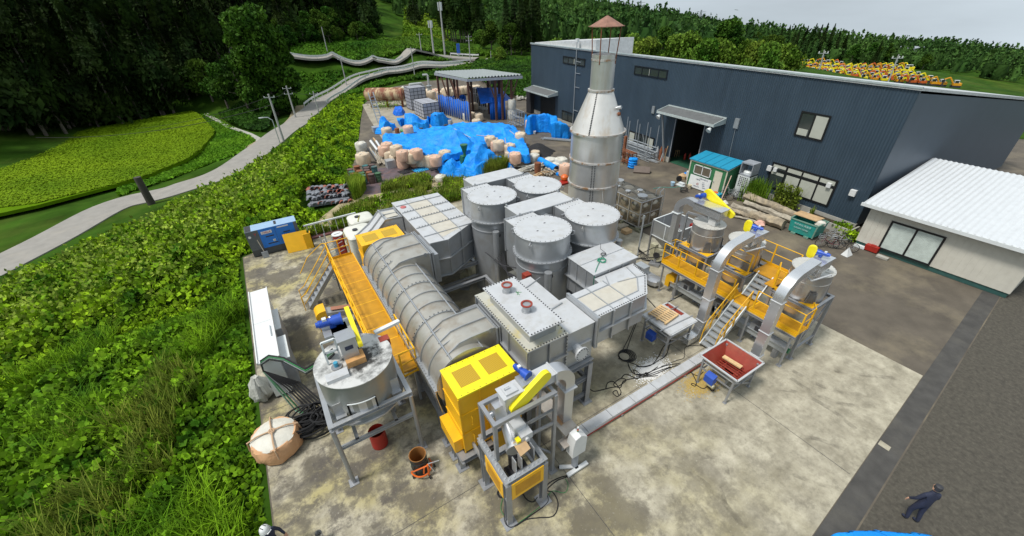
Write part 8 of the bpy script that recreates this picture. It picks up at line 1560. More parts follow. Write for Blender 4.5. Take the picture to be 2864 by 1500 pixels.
tarp('tarpaulin',[(905,1050,.1),(930,950,.9),(1020,900,1.2),(1120,850,1.5),(1170,840,1.6),(1230,790,2.2),(1290,770,2.5),(1420,790,2.2),(1480,850,1.6),(1560,900,1.2),(1640,960,.8),(1650,1060,.05),(1560,1050),(1430,1060),(1400,1110),(1260,1150),(1180,1140),(1060,1130),(960,1120)],'front bright blue tarpaulin tented over machinery with a green pump poking out',[(1300,800,.9,2.6),(1240,900,.8,1.9),(1010,960,.7,1.5),(980,1030,.6,1.1),(1400,860,.8,2.0),(1500,920,.8,1.5),(1360,990,.8,1.4),(1140,1050,.6,.9),(1580,980,.5,1.0)],origin=K,seed=5,fold=.17,res=.08,hb=.7,flare=.35)
K0=(1000,0,3.212)
tarp('tarpaulin',[(175,1200),(200,1120,.8),(215,1030,1.6),(260,1045,1.5),(320,1090,.9),(335,1150),(270,1190),(215,1205)],'blue tarpaulin crumpled over a narrow machine beside the kudzu',[(225,1060,.6,1.8),(270,1100,.9,1.4),(240,1150,.8,1.2)],origin=K0,seed=7,mt=TARP)
tarp('tarpaulin',[(360,1115),(370,1040,1.5),(400,1015,1.8),(530,1010,1.8),(560,1060,1.3),(625,1130),(610,1165),(500,1180),(450,1170),(430,1120)],'blue tarpaulin over a box shaped stack left of the grey crates',[(420,1040,1.0,1.8),(480,1035,1.1,1.9),(500,1080,1.0,1.8),(560,1140,.7,.6)],origin=K0,seed=8,mt=TARP,hb=.8)
tarp('tarpaulin',[(635,1080),(625,1030,1.4),(660,1005,1.6),(745,1000,1.6),(790,1040,1.2),(845,1105),(760,1130),(690,1135)],'blue tarpaulin over a low table in front of the grey crates',[(680,1030,1.0,1.6),(730,1025,1.1,1.7),(750,1070,1.0,1.4),(700,1070,.9,1.4)],origin=K0,seed=9,mt=TARP)
tarp('tarpaulin',[(338,1030),(340,1000),(370,985),(405,1000),(405,1030),(370,1040)],'tiny blue tarpaulin bundle near the rusty tank',[(372,1010,.8,.8)],origin=K0,seed=10,mt=TARPD)
K2=(1400,260,3.854)
tarp('tarpaulin',[(275,300),(290,345),(340,370),(430,400),(520,440),(545,500),(640,510),(735,495),(740,440),(720,370,1.4),(650,310,2.0),(600,250,2.2),(520,215,2.4),(380,215,2.4),(300,240,2.3)],'blue tarpaulin over a long stack in front of the far awning',[(360,260,1.6,2.3),(470,245,1.6,2.4),(560,270,1.5,2.2),(620,330,1.4,2.1),(450,310,1.4,2.0),(660,400,1.0,1.4)],origin=K2,seed=11,mt=TARP,res=.14,hb=.9)
tarp('tarpaulin',[(2320,1506),(2380,1497),(2450,1494),(2530,1499),(2600,1508),(2620,1560),(2330,1560)],'bright blue tarpaulin lying at the bottom right edge',[(2440,1530,.5,.14)],origin=(0,0,1),seed=12,mt=TARP,res=.05,fold=.015,hb=.05,flare=.02)
# bulk bags
def bag(mt,seed,open_=False):
    t=thing('bulk_bag','x','bulk bag'); random.seed(seed); m=MB(); sq=lambda a,j:(1/((abs(math.cos(a))**3.2+abs(math.sin(a))**3.2)**(1/3.2)))**.75*(1+.03*math.sin(a*4+j*1.3+seed)+.02*math.sin(a*9+j*2.1+seed)+random.uniform(-.012,.012)); m.lathe((0,0,0),[(.50,0),(.57,.03),(.60,.14),(.615,.32),(.62,.5),(.615,.7),(.60,.9),(.56,.99),(.50,1.02),(.3,1.06),(.15,1.1),(.02,1.06)],32,sq); m.build('bag_body',mt,t); m=MB(); 
    for a in (0,1.57,3.14,4.71): m.tube([(.6*math.cos(a),.6*math.sin(a),.8),(.5*math.cos(a+.15),.5*math.sin(a+.15),1.06),(.3*math.cos(a+.4),.3*math.sin(a+.4),1.09),(.45*math.cos(a+.7),.45*math.sin(a+.7),1.05)],.03,5)
    m.build('lifting_loop',BAGW,t); return t
BGS=[bag(BAGC,1),bag(BAGP,2),bag(BAGW,3),bag(BAGC,4)]; bu=set()
def putbag(k,px,py,z,label,org=K,s=1.0,sz=1.0,group='bulk bags in the yard'):
    p=W(org[0]+px/org[2],org[1]+py/org[2],z); a=random.uniform(0,6); b_=BGS[k]
    if b_ in bu: o=copy_tree(b_,tuple(p),a,label,group,scale=(s,s,s*sz))
    else: bu.add(b_); o=b_; o.location=p; o.rotation_euler=(0,0,a); o.scale=(s,s,s*sz); o['label']=label; o['group']=group
    return o
for k,px,py,z,l in [(1,500,1035,0,'lower pink bag of the left front stack'),(1,495,960,1.0,'upper pink bag of the left front stack'),(0,420,1000,0,'lower cream bag behind the left front stack'),(0,430,905,1.15,'upper cream bag behind the left front stack'),(0,390,920,.2,'cream bag wedged at the left of the big heap'),(0,320,930,0,'dusty bag at the far left end of the heap'),(1,330,870,.9,'pinkish bag near the pipes at the left end of the heap'),(1,640,1020,0,'lower bag of the pink two bag stack under the tarpaulin'),(1,645,945,1.0,'upper bag of the pink two bag stack under the tarpaulin'),(0,905,985,0,'dull cream bag behind the big square cream bag'),(1,555,680,1.3,'pink bag top peeking over the blue tarpaulin'),(0,325,700,.9,'cream bag top behind the left end of the tarpaulin'),(0,1285,600,.0,'cream bag behind the middle of the blue heap'),
    (0,1430,880,0,'lower cream bag in the right front stack'),(0,1430,800,1.0,'upper cream bag in the right front stack, left one'),(0,1530,915,0,'lower cream bag under the right upper pair'),(0,1525,850,1.0,'upper cream bag in the right front stack, right one'),(0,1625,925,0,'cream bag right of the right front stack'),(3,1765,800,0,'lower bag of the stack at the right end of the heap'),(3,1755,760,1.0,'upper bag of the stack at the right end of the heap'),
    (2,1185,525,0,'pale bag at the foot of the open shed post'),(0,1225,520,0,'cream bag beside the shed post'),(0,1310,535,0,'cream bag standing alone in front of the open shed'),(0,1260,415,0,'brown bag inside the open shed'),(1,1160,500,0,'pink bag behind the blue shed curtain')]: putbag(k,px,py,z,l,s=.98)
o=putbag(3,790,1025,0,'big square cream bag with folded blue tarp corner',s=1.25); putbag(0,75,1000,0,'white topped bag half hidden in kudzu beside the drums',s=1.15); putbag(2,50,860,0,'pale bag deeper in the kudzu behind the drums',s=1.0)
putbag(0,1660,975,0,'cream bag with loose flap left of the tied one',s=1.1); putbag(3,1760,1000,0,'fat tied cream bag with white flap at the front right of heap',s=1.15); putbag(1,1650*0+330,395,0,'orange tan bag under the far right blue tarpaulin',org=K2,s=1.2); 
for k,(px,py,l) in enumerate([(355,740,'slumped white bag behind the scrap timber'),(535,770,'white open bag left of the chimney'),(650,800,'torn white bag with crumpled liner left of the chimney'),(695,890,'pink striped bag standing beside the chimney foot'),(375,690,'pale bag behind the timber scrap heap'),(610,810,'dusty white bag left of the torn one')]): putbag([2,2,2,1,0,2][k],px,py,0,l,org=K2,s=[.95,.9,1.0,.95,.8,.8][k],sz=[.8,.7,.9,1.15,.8,.7][k])
random.seed(22)
for i in range(12): putbag([0,3,0,1][i%4],400+i*44+random.uniform(-8,8),905-(i%2)*22-i*2,0 if i%3 else .9,'cream bulk bag in the row behind the grey crates and rusty tank',org=K0,s=1.25,group='bags in the rear row')
for i in range(7): putbag([0,1,3][i%3],860+i*36+random.uniform(-6,6),850-i*3,.2,'pinkish bulk bag in the row behind the open shed curtain',org=K0,s=1.2,group='bags behind the shed')
putbag(2,900,1180,0,'small white crumpled bag on the weeds in front of the blue tarpaulin',s=.85,sz=.6)
pp=W(1000+530/3.854,200+1080/3.854); pallet(pp.x,pp.y,0,1.5,1.1,'black plastic pallet in front of the pink bags',.2,DARK); pp=W(1000+680/3.854,200+1065/3.854); pallet(pp.x,pp.y,0,1.5,1.1,'light blue plastic pallet in front of the bags',.15,mat('sky_blue_plastic',(.03,.36,.72),.5))
pp=W(1000+830/3.854,200+1045/3.854); pallet(pp.x,pp.y,0,1.4,1.1,'black pallet under the big square cream bag',.1,DARK)
random.seed(77)
for i,(px,py) in enumerate([(355,905),(300,850),(560,900),(590,930),(700,960),(850,960),(880,900),(950,905),(1010,880),(1500,800),(1560,820),(1640,830),(1690,850),(1700,930),(1590,860),(1460,760),(1390,790)]):
    putbag([0,1,3,0][i%4],px,py+55,.15+.5*(i%2),'cream bulk bag half hidden under the edge of the big blue tarpaulin',s=.98,group='bags under the tarpaulin edge')
# green pump
t=thing('green_pump','dark green pump with funnel poking out of the front blue tarpaulin','pump',tuple(W(1300,450,0))); p=W(1000+1150/3.854,200+960/3.854,1.0); m=MB(); m.box(p.x-.3,p.x+.3,p.y-.3,p.y+.3,.2,1.5); m.cyl((p.x+.1,p.y,1.5),(p.x+.1,p.y,1.9),.14,n=14); m.cyl((p.x-.35,p.y,1.1),(p.x+.35,p.y,1.1),.36,n=18); m.build('pump_body',GREENM,t); m=MB(); m.cyl((p.x+.1,p.y,1.9),(p.x+.1,p.y,2.5),.2,.36,20); m.cyl((p.x+.1,p.y,2.5),(p.x+.1,p.y,2.58),.38,n=20); m.build('funnel',GREENM,t)
# oil drums
def drum(): 
    t=thing('oil_drum','x','oil drum'); m=MB(); m.lathe((0,0,0),[(.285,0),(.29,.28),(.305,.3),(.29,.32),(.29,.56),(.305,.58),(.29,.6),(.29,.86),(.3,.88)],22); m.build('drum_side',None,t); m=MB(); m.cyl((0,0,.86),(0,0,.872),.27,n=22); m.build('drum_top',None,t); return t
DS=[RUST,mat('teal_rusty_drum',(.03,.12,.12),.6,0,.3,3,dirt=(.16,.06,.03),dirtamt=.8,dscale=2),mat('green_rusty_drum',(.04,.11,.05),.6,0,.3,3,dirt=(.15,.06,.03),dirtamt=.7,dscale=2),mat('brown_drum',(.10,.06,.05),.6,0,.3,3)]; TS=[mat('orange_rust_lid',(.42,.20,.10),.8,0,.2,5),mat('pale_rust_lid',(.50,.30,.17),.8,0,.2,5),mat('blue_lid',(.10,.28,.36),.7,0,.2,4),mat('dark_lid',(.12,.10,.11),.7)]
DJ=(960,420,11.244)
names=['front left rust brown drum with pale blue scuffed lid','front teal drum with pale rusty lid','front dark brown drum with orange lid','green lidless looking drum at the right end of the front row','teal patched drum behind on the right with brown lid','rearmost drum on the right with orange lid','drum with bright blue lid in the back row','dark lidded drum in the middle of the back row','drum with brown rusty lid in the back left','leftmost drum of the back row half in reeds','drum with pale blue lid at the left edge','drum with pale pink lid in the middle row','drum with rosy lid in the middle row, right of the pink one','drum with cream rust lid behind the front teal one','drum with tan lid behind the front brown one','orange lidded drum behind the front left one']
for i,(px,py,ds,ts) in enumerate([(365,795,0,2),(610,795,1,1),(865,760,3,0),(1080,720,2,2),(960,520,1,0),(890,455,3,0),(680,485,1,2),(720,550,3,3),(420,510,0,0),(210,605,3,0),(260,680,1,2),(500,650,0,1),(735,625,3,1),(570,715,2,1),(805,690,0,0),(310,745,0,0)]):
    p=W(DJ[0]+px/DJ[2],DJ[1]+py/DJ[2],.87); t=drum(); t.location=(p.x,p.y,0); t['label']=names[i]; t['group']='rusty oil drums'; 
    if i==3: ts=3
    for c in t.children: c.data.materials.append(DS[ds] if c.name.startswith('drum_side') else TS[ts])
sheet('drum_stain_sheet',[tuple(W(x,y).xy) for x,y in ((965,540),(1015,505),(1060,470),(1130,465),(1210,470),(1240,490),(1160,510),(1110,530),(1040,545))],-.003,mat('purple_rubber_mat',(.10,.075,.085),.7,0,.3,1.5,dirt=(.22,.09,.05),dirtamt=.7,dscale=1),-.08)
# roof tiles heap: rows of curved tiles
t0=(650,500,3.854); TL=[mat('grey_clay_tile',(.17,.18,.20),.6,0,.25,4),mat('red_clay_tile',(.28,.09,.06),.7,0,.25,4)]
def tilep():
    m=MB(); vs=[];n=9
    for k in range(n): a=PI*k/(n-1); vs+=[(.2*math.cos(a),-.17,.16*math.sin(a)),(.2*math.cos(a),.17,.16*math.sin(a)),(.17*math.cos(a),-.17,.13*math.sin(a)),(.17*math.cos(a),.17,.13*math.sin(a))]
    fs=[]
    for k in range(n-1): fs+=[(4*k,4*k+4,4*k+5,4*k+1),(4*k+2,4*k+3,4*k+7,4*k+6),(4*k,4*k+2,4*k+6,4*k+4),(4*k+1,4*k+5,4*k+7,4*k+3)]
    m.add(vs,fs); return [tag(m.build('clay_tile',x),'clay tile','clay tile') for x in TL]
TP=tilep(); random.seed(17); first=[True,True]
cs=[W(t0[0]+x/t0[2],t0[1]+y/t0[2]) for x,y in ((830,320),(1290,250),(1240,90),(820,110))]
for r_ in range(8):
    for c_ in range(10):
        u=(c_+.5)/10; v=(r_+.5)/8; q_=cs[0].lerp(cs[1],u).lerp(cs[3].lerp(cs[2],u),v); k=0 if random.random()<.72 else 1; h=.28+.12*(r_%2) if 0<r_<7 else .05
        o=TP[k] if first[k] else TP[k].copy()
        if not first[k]: C.objects.link(o)
        first[k]=False; o.location=(q_.x+random.uniform(-.05,.05),q_.y+random.uniform(-.05,.05),h+random.uniform(-.05,.08)); o.rotation_euler=(random.uniform(-.5,.2),random.uniform(-.15,.15),random.uniform(-.25,.25)+.1); o.scale=(1.25,1.5,1.3); o['label']=('grey' if k==0 else 'reddish')+' curved roof tile in the heap behind the generator'; o['group']='roof tiles in the heap'
mb=MB(); mb.prism([(q.x,q.y) for q in [cs[0].lerp(cs[2],.04),cs[1].lerp(cs[3],.04),cs[2].lerp(cs[0],.04),cs[3].lerp(cs[1],.04)]],0,.3); solo(mb,'tile_heap_core',TL[0],'packed lower layers of the roof tile heap','roof tiles')
# pipes and timber by the kudzu
random.seed(19)
for k,(x0,y0,x1,y1,z,r_,mt,l) in enumerate([(140,750,215,850,1.1,.14,WHITE,'thick white pipe leaning left of the bag heap'),(200,750,255,835,1.1,.12,WHITE,'second thick white pipe next to it'),(230,830,275,890,.8,.12,GREYP,'short grey pipe end below the white pipes'),(160,860,215,940,.7,.05,GALV,'thin grey rail left of the pipes'),(170,720,370,980,.6,.08,PLY,'long brown timber beside the pipes'),(280,900,325,1005,.3,.05,WHITEP,'bent white angle bar beside the timber'),(130,820,230,1000,.5,.08,WOODG,'grey timber leaning over the drums side'),(110,830,200,960,.9,.06,DARK,'dark bar on the scrap beside the kudzu')]):
    a=W(K[0]+x0/K[2],K[1]+y0/K[2],z); b_=W(K[0]+x1/K[2],K[1]+y1/K[2],z*.4); m=MB(); (m.cyl(a,b_,r_,n=14) if r_>.1 else m.bar(a,b_,r_*2)); solo(m,'pipe' if r_>.1 else 'timber',mt,l,'pipe' if r_>.1 else 'timber',tuple(b_))
m=MB()
for k in range(34): a=W(K[0]+(200+k*2+random.uniform(-30,30))/K[2],K[1]+(880+random.uniform(-30,30))/K[2],.5); b_=W(K[0]+(250+k*2.4+random.uniform(-30,20))/K[2],K[1]+(990+random.uniform(-20,20))/K[2],.15); m.bar(a,b_,.05)
solo(m,'scrap_bars',WOODG,'bundle of thin grey bars and slats beside the left end of the bag heap','scrap')
m=MB(); m.box(-.45,.45,-.45,.45,0,.8); item(m,'grey_bin',GALV,'light grey metal box in front of the left bags','box',1094,468); 
for i,(px0,px1,py0,py1,l) in enumerate([(470,700,640,665,'green pipe lying behind the blue heap, left one'),(720,930,655,632,'green pipe lying behind the blue heap, right one')]):
    a=W(K[0]+px0/K[2],K[1]+py0/K[2],.5); b_=W(K[0]+px1/K[2],K[1]+py1/K[2],.5); m=MB(); m.cyl(a,b_,.22,n=16); m.cyl(b_.lerp(a,.15),b_.lerp(a,.18),.3,n=16); solo(m,'green_pipe',mat('sage_green_pipe',(.10,.27,.09),.6) if i==0 else bpy.data.materials['sage_green_pipe'],l,'pipe',tuple(a))
for px,py,mt,l in ((435,690,RUST,'rusty drum behind the blue heap at left'),(690,690,DARK,'dark drum between the green pipes'),(960,650,DARK,'dark drum at the right end of the green pipes'),(1005,600,GREYP,'grey drum in front of the small tarpaulin')): m=MB(); m.lathe((0,0,0),[(.29,0),(.3,.45),(.29,.9),(.28,.92)],18); item(m,'oil_drum',mt,l,'oil drum',K[0]+px/K[2],K[1]+py/K[2])
m=MB(); 
for k in range(7): a=W(K[0]+(330+k*14)/K[2],K[1]+(665-k)/K[2],.05); m.bar(a,a+Vector((2.6,-1.0,.02)),.12)
solo(m,'steel_lengths',GALV,'grey steel lengths lying behind the left end of the heap','steel')
for k,(x0,y0,x1,y1) in enumerate([(1040,618,1130,665),(1130,670,1220,715),(1280,688,1390,700),(1640,640,1690,680),(1590,720,1600,790)]):
    a=W(K[0]+x0/K[2],K[1]+y0/K[2],2.35); b_=W(K[0]+x1/K[2],K[1]+y1/K[2],2.2); m=MB(); m.tube([a,b_],.05,6); solo(m,'weight_pole',GALV,['thin pole weighing the blue tarpaulin down, leftmost','thin pole across the middle of the blue tarpaulin','flat lying pole on the crest of the tarpaulin','thin pole near the right end of the tarpaulin','short upright pole on the tarpaulin right part'][k],'pole',tuple(a))
# rusty tank
p0=W(K0[0]+85/K0[2],K0[1]+850/K0[2],2.0); p1=W(K0[0]+410/K0[2],K0[1]+845/K0[2],2.0); t=thing('rusty_tank','long rusty horizontal cylinder tank on legs beside the kudzu','tank',(p0.x,p0.y,0)); RT_=mat('streaky_rust_tank',(.20,.07,.04),.8,.0,.35,1.2,dirt=(.55,.42,.24),dirtamt=.9,dscale=1.3,streak=True,dlo=.48,dhi=.62); d=(p1-p0).normalized()
m=MB(); m.cyl(p0,p1,1.0,n=32); m.cyl(p0-d*.35,p0,.6,1.0,32); m.cyl(p1,p1+d*.35,1.0,.6,32); m.build('tank_shell',RT_,t); 
for u in (.06,.5,.92): q_=p0.lerp(p1,u); m=MB(); m.bar((q_.x,q_.y-.4,0),(q_.x,q_.y-.4,1.3),.3); m.build('leg',RUST,t)
bush(p0.lerp(p1,.5).x,p0.lerp(p1,.5).y-.6,1.3,1.0,500,'green bush growing under the rusty tank',KUD,88)
# grey crates (tank blocks)
def gridbox(c,sx,sy,h,l,n):
    t=thing('grey_tank_block',l,'tank',tuple(c)); G=mat('grey_panel_tank',(.36,.37,.41),.6,0,.08,1) if 'grey_panel_tank' not in bpy.data.materials else bpy.data.materials['grey_panel_tank']; m=MB(); m.box(c.x-sx,c.x+sx,c.y-sy,c.y+sy,0.1,h); m.build('tank_body',G,t); m=MB()
    for z in np.linspace(.1,h,n+1): m.box(c.x-sx-.02,c.x+sx+.02,c.y-sy-.02,c.y-sy,z-.03,z+.03); m.box(c.x-sx-.02,c.x-sx,c.y-sy,c.y+sy,z-.03,z+.03)
    for u in np.linspace(-1,1,5): m.box(c.x+sx*u-.03,c.x+sx*u+.03,c.y-sy-.02,c.y-sy,.1,h); m.box(c.x-sx-.02,c.x-sx,c.y+sy*u-.03,c.y+sy*u+.03,.1,h); m.box(c.x-sx,c.x+sx,c.y+sy*u-.02,c.y+sy*u+.02,h,h+.02)
    m.build('grid_frame',DARK,t)
gridbox(Vector((23.0,62.6,0)),1.25,2.0,2.1,'wide grey gridded tank block in front of the open shed',4); gridbox(Vector((23.6,68.6,0)),1.3,1.3,3.3,'taller grey gridded tank block behind the wide one',6)
t=thing('duct_tower','pale grey pipe tower with elbow behind the grey tank blocks','pipe',(25.5,69,0)); a=W(K0[0]+660/K0[2],K0[1]+920/K0[2],0); m=MB(); m.cyl(a,a+Vector((0,0,2.7)),.36,n=18); m.cyl(a+Vector((0,0,2.7)),a+Vector((0,0,4.3)),.17,n=18); m.cyl(a+Vector((-.9,.4,0)),a+Vector((-.9,.4,2.6)),.36,n=18); m.tube([a+Vector((0,0,4.2)),a+Vector((-.1,.1,4.42)),a+Vector((-.8,.3,4.4))],.16,12); m.tube([a+Vector((-.9,.4,2.6)),a+Vector((-1.2,.4,3.1)),a+Vector((-3.2,.5,3.1)),a+Vector((-3.4,.5,2.3))],.24,12); m.build('tower_pipes',mat('pale_pipe_grey',(.38,.40,.39),.6),t); m=MB(); m.cyl(a+Vector((0,0,2.6)),a+Vector((0,0,2.72)),.48,n=18); m.build('flange',GALV,t)
# open shed (carport)
t=thing('open_shed','open shed with corrugated grey roof on rusty posts and blue sheet walls','shed',(31,60,0)); zr=5.3
R4=[W(K0[0]+x/K0[2],K0[1]+y/K0[2],z) for x,y,z in ((692,652,5.75),(990,708,5.75),(1480,680,5.75),(1130,634,5.75))]; m=MB(); n=34; vs=[]
for k in range(n+1): u=k/n; a=R4[1].lerp(R4[2],u); b_=R4[0].lerp(R4[3],u); w=.22*(k%2); vs+=[a+Vector((0,0,w)),b_+Vector((0,0,w))]
m.add(vs,[(2*k,2*k+1,2*k+3,2*k+2) for k in range(n)]); m.build('corrugated_roof',mat('grey_corrugated_roof',(.27,.30,.30),.5,.2,.08),t); m=MB()
for a,b_ in ((R4[1],R4[2]),(R4[0],R4[1]),(R4[0],R4[3]),(R4[3],R4[2])): m.bar(a-Vector((0,0,.22)),b_-Vector((0,0,.22)),.2,.3)
m.build('roof_beam',GREYP,t); BRN=mat('brown_rust_post',(.10,.045,.03),.7)
def post(u,v,brace=True,w=.26):
    a=R4[1].lerp(R4[2],u).lerp(R4[0].lerp(R4[3],u),v); m=MB(); m.bar((a.x,a.y,0),(a.x,a.y,5.55),w); m.build('post',BRN,t); return a
for u in (.02,.52,.64,.82): post(u,.04)
for u in (.02,.35,.7): post(u,.96)
for v in (.35,.65): post(.02,v); post(.82,v)
m=MB(); a=R4[1].lerp(R4[2],.64); 
for u0,u1,v in ((.64,.78,.04),(.82,.95,.05),(.52,.4,.04),(.35,.25,.96),(.7,.6,.96)): p=R4[1].lerp(R4[2],u0).lerp(R4[0].lerp(R4[3],u0),v); q_=R4[1].lerp(R4[2],u1).lerp(R4[0].lerp(R4[3],u1),v); m.bar((p.x,p.y,2.6),(q_.x,q_.y,5.3),.16)
for v0,v1 in ((.35,.5),(.65,.8)): p=R4[1].lerp(R4[0],v0); q_=R4[1].lerp(R4[0],v1); m.bar((p.x,p.y,2.8),(q_.x,q_.y,5.3),.16)
m.build('brace',BRN,t)
def curtain(p,q,z0,z1,mt,nm='blue_sheet_wall',n=30,par=t):
    m=MB(); vs=[]; d=(q-p).normalized(); s=Vector((-d.y,d.x,0))
    for k in range(n+1): u=k/n; a=p.lerp(q,u)+s*.08*math.sin(k*1.9); vs+=[Vector((a.x,a.y,z0)),Vector((a.x,a.y,z1+.1*math.sin(k*.8)))]
    m.add(vs,[(2*k,2*k+2,2*k+3,2*k+1) for k in range(n)]); 
    mm=m.build(nm,mt,par); md=mm.modifiers.new('s','SOLIDIFY'); md.thickness=.03; return mm
curtain(R4[1].lerp(R4[0],.02),R4[1].lerp(R4[0],.97),.15,2.7,TARPD); curtain(R4[0].lerp(R4[3],.05),R4[0].lerp(R4[3],.6),.2,2.4,TARPD)
m=MB()
for k in range(16): a=R4[1].lerp(R4[0],k/15)-Vector((.25,.05,0)); m.bar((a.x,a.y,0),(a.x,a.y,3.0),.07)
m.build('sheet_stake',GALV,t)
c_=W(K0[0]+1255/K0[2],K0[1]+1075/K0[2]); t2=thing('tarped_booth','blue tarpaulin booth with sloping top under the open shed right side','booth',tuple(c_)); q0=W(K0[0]+1195/K0[2],K0[1]+1078/K0[2]); q1=W(K0[0]+1330/K0[2],K0[1]+1075/K0[2]); dd=(q1-q0); bk=Vector((.8,3.2,0))
curtain(q0,q1,0,3.0,TARPD,'front_sheet',16,t2); curtain(q1,q1+bk,0,3.0,TARPD,'side_sheet',12,t2); m=MB(); m.add([q0+Vector((-1.3,.3,2.4)),q1+Vector((.9,-.3,2.7)),q1+bk+Vector((.6,.5,3.7)),q0+bk+Vector((-.6,1.0,3.8))]+[q0+Vector((-1.3,.3,2.3)),q1+Vector((.9,-.3,2.6)),q1+bk+Vector((.6,.5,3.6)),q0+bk+Vector((-.6,1.0,3.7))],[(0,1,2,3),(4,7,6,5),(0,4,5,1),(1,5,6,2),(2,6,7,3),(3,7,4,0)]); m.build('sloping_sheet',TARPD,t2)
a=q1+Vector((1.0,-.2,0)); 
for z,l in ((0,'lower'),(1.35,'upper')): m=MB(); m.lathe((a.x,a.y,z),[(.55,0),(.62,.3),(.6,1.1),(.5,1.35)],20,wob(.05,2)); solo(m,'white_sack',BAGW,l+' white bulk sack stacked at the right side of the blue booth','sack',(a.x,a.y,z))
p=W(K0[0]+1125/K0[2],K0[1]+990/K0[2]); rack(p,2.4,1.0,3.2,'tall grey steel shelf rack inside the open shed',4,name='shelf_rack'); m=MB(); p=W(K0[0]+1080/K0[2],K0[1]+960/K0[2]); m.box(p.x-1,p.x+1,p.y-1.2,p.y+1.2,0,2.2); m.box(p.x-.6,p.x+.6,p.y-.7,p.y+.9,2.2,2.9); solo(m,'dark_machine',DARK,'dark machine in the shade of the open shed','machine',tuple(p)); p=W(K0[0]+1225/K0[2],K0[1]+840/K0[2]); m=MB(); m.box(p.x-1,p.x+1,p.y-.8,p.y+.8,1.8,3.6); m.bar((p.x,p.y,0),(p.x,p.y,1.9),.2); solo(m,'dark_tank_box',DARK,'dark raised box at the back right of the open shed','box',tuple(p))
p=W(K0[0]+1425/K0[2],K0[1]+1130/K0[2]); rack(p,2.2,1.4,1.9,'welded grey frame rack with bent pipes in front of the booth',4,name='pipe_rack'); p=W(K0[0]+1565/K0[2],K0[1]+1010/K0[2]); m=MB(); m.box(p.x-.6,p.x+.6,p.y-.6,p.y+.6,0,3.0); solo(m,'black_cabinet',DARK,'black cabinet at the far left corner of the warehouse','cabinet',tuple(p)); 
# ladder frame by kudzu
a=W(K0[0]+185/K0[2],K0[1]+1110/K0[2]); m=MB(); 
for s in (0,.7): m.bar((a.x+s,a.y,0),(a.x+s-.2,a.y+1.5,4.0),.12)
for k in range(9): m.bar((a.x-.02*k,a.y+.15*k,.4*k+.2),(a.x+.7-.02*k,a.y+.15*k,.4*k+.2),.06)
solo(m,'leaning_ladder',GALV,'grey ladder standing beside the crumpled blue tarpaulin at the kudzu edge','ladder',tuple(a)); m=MB(); m.box(-.6,.6,-.5,.5,0,.7); item(m,'grey_box',GREYP,'grey box at the left foot of the crumpled tarpaulin','box',K0[0]+180/K0[2],K0[1]+1185/K0[2])
# white silo tank behind rusty one, stones
p=W(K0[0]+430/K0[2],K0[1]+905/K0[2]); m=MB(); m.lathe((p.x,p.y,0),[(1.1,0),(1.2,1.2),(.9,2.0),(.1,2.4)],20); solo(m,'white_tank',WT,'white rounded tank between the rusty tank and the grey blocks','tank',tuple(p))
random.seed(41)
for i in range(14): p=W(K0[0]+(1445+i*8.5+random.uniform(-4,4))/K0[2],K0[1]+(893+random.uniform(-14,12))/K0[2]); m=MB(); m.lathe((0,0,0),[(.3,0),(.42,.2),(.3,.45),(.05,.55)],8,wob(.2,i)); o=m.build('rubble_stone',CONCW); o.location=p; tag(o,'grey rubble stone heaped by the bushes left of the warehouse','stone','rubble stones')
# timber scrap + blue pipe + black gravel left of chimney
p=W(K2[0]+400/K2[2],K2[1]+640/K2[2]); m=MB(); m.lathe((p.x,p.y,0),[(1.9,0),(1.4,.3),(.8,.7),(.3,.95),(.02,1.0)],26,wob(.09,3)); solo(m,'black_gravel_heap',mat('black_charcoal',(.018,.018,.02),.9,0,.4,9,bump=1,bscale=12),'black charcoal heap in the yard behind the white bags','heap',tuple(p))
a=W(K2[0]+425/K2[2],K2[1]+725/K2[2],.35); b_=W(K2[0]+600/K2[2],K2[1]+820/K2[2],.35); m=MB(); m.cyl(a,b_,.33,n=24,caps=False); m.cyl(a,b_,.29,n=24,caps=False); m.cyl(b_.lerp(a,.02),b_.lerp(a,.5),.285,n=24); t=thing('blue_pipe','big blue pipe lying among scrap timber left of the chimney','pipe',tuple(a)); m2=MB(); m2.cyl(a,b_,.33,n=24); m2.build('pipe_wall',TARP,t); d=(b_-a).normalized(); m2=MB(); m2.cyl(b_,b_+d*.01,.28,n=24); m2.build('dark_bore',DARK,t)
def woodheap(px,py,w,l,n,label,mt,org=K2,rz=.4,len_=1.5):
    p=W(org[0]+px/org[2],org[1]+py/org[2]); m=MB(); random.seed(int(px))
    for k in range(n): c=p+Vector((random.uniform(-w,w),random.uniform(-l,l),.06+.5*(1-abs(k/n-.5)*2)*random.random())); a=rz+random.uniform(-.35,.35); v=Vector((math.cos(a),math.sin(a),random.uniform(-.08,.08)))*len_/2; m.bar(c-v,c+v,random.uniform(.06,.16),random.uniform(.03,.1))
    return solo(m,'timber_pile',mt,label,'timber',tuple(p))
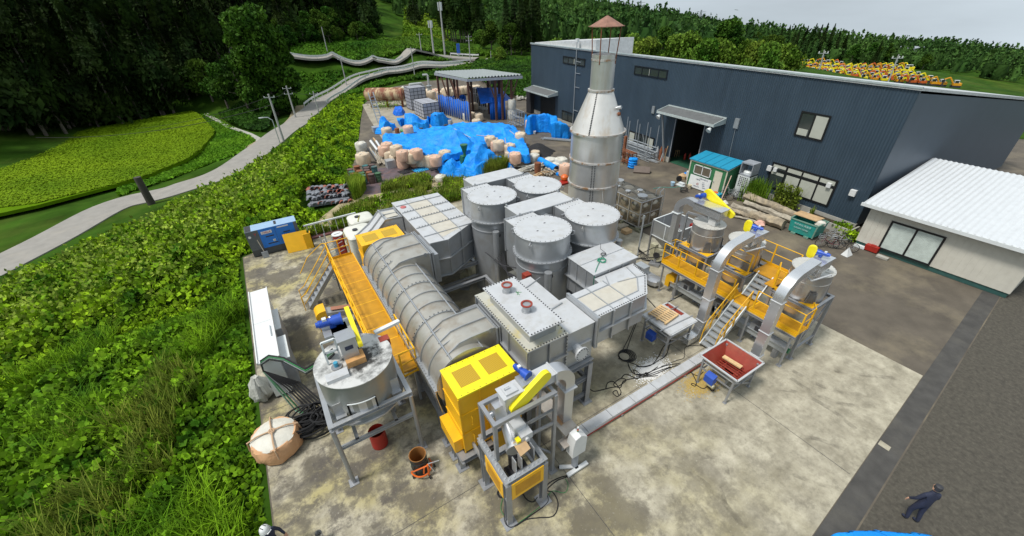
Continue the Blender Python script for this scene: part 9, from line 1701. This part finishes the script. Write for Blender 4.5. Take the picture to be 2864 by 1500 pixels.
woodheap(440,790,.8,.6,34,'pale split timber pile left of the chimney',mat('pale_split_timber',(.50,.42,.30),.8,0,.3,5)); woodheap(300,830,.8,.5,30,'white flat boards heap behind the rear header duct',BAGW,rz=.2); woodheap(510,870,.9,.5,44,'dark weathered block timber heap near the chimney foot',WOODG,rz=1.5,len_=.6); woodheap(430,900,.7,.3,20,'pale round sticks behind the rear cylinder',PLY,rz=.3,len_=1.0); woodheap(320,740,.3,.4,16,'brown upright timber stubs beside the white bags',RUST,rz=1.4,len_=.5)
p=W(K2[0]+400/K2[2],K2[1]+860/K2[2]); m=MB(); m.cyl((p.x,p.y,0),(p.x,p.y,1.0),.32,n=20); solo(m,'rusty_can',RUST,'rusty brown open can standing in the timber heap','can',tuple(p)); m=MB(); m.lathe((0,0,.3),[(.2,-.2),(.35,0),(.35,.2),(.2,.35)],16); item(m,'orange_float',ORNG,'orange float on red stand left of the chimney foot','float',1578,508); m=MB(); m.box(-.5,.5,-.4,.4,0,.14); item(m,'red_stand',REDB,'red stand under the orange float','stand',1577,512); m=MB(); m.box(-.35,.35,-.2,.2,0,.2); item(m,'blue_plate',TARP,'small blue board beside the traffic cones','board',1566,489)
p=W(K2[0]+640/K2[2],K2[1]+520/K2[2]); m=MB(); random.seed(3)
for k in range(12): o_=Vector((random.uniform(-.2,.2),random.uniform(-.3,.3),.04+.03*k%.2)); m.bar(p+o_+Vector((-1.2,1.8,0)),p+o_+Vector((1.6,-2.0,0)),.09)
solo(m,'long_bars',GALV,'bundle of long pale bars lying beside the far blue tarpaulin','bars',tuple(p))
woodheap(640,1175,.5,.4,14,'dark scrap sticks lying on the weeds before the front tarpaulin',DARK,org=K,rz=.8,len_=1.3)
m=MB(); m.bar((-1.1,0,.06),(1.3,.4,.06),.12); item(m,'pale_plank',WHITEP,'pale plank lying in the weeds behind the ribbed chamber','plank',1175,512)
# final bookkeeping: rows of more than a hundred bolts count as one part
for o in bpy.data.objects:
    if 'bolts' in o.name and o.parent is not None and len(o.data.polygons)>600: o['kind']='stuff'
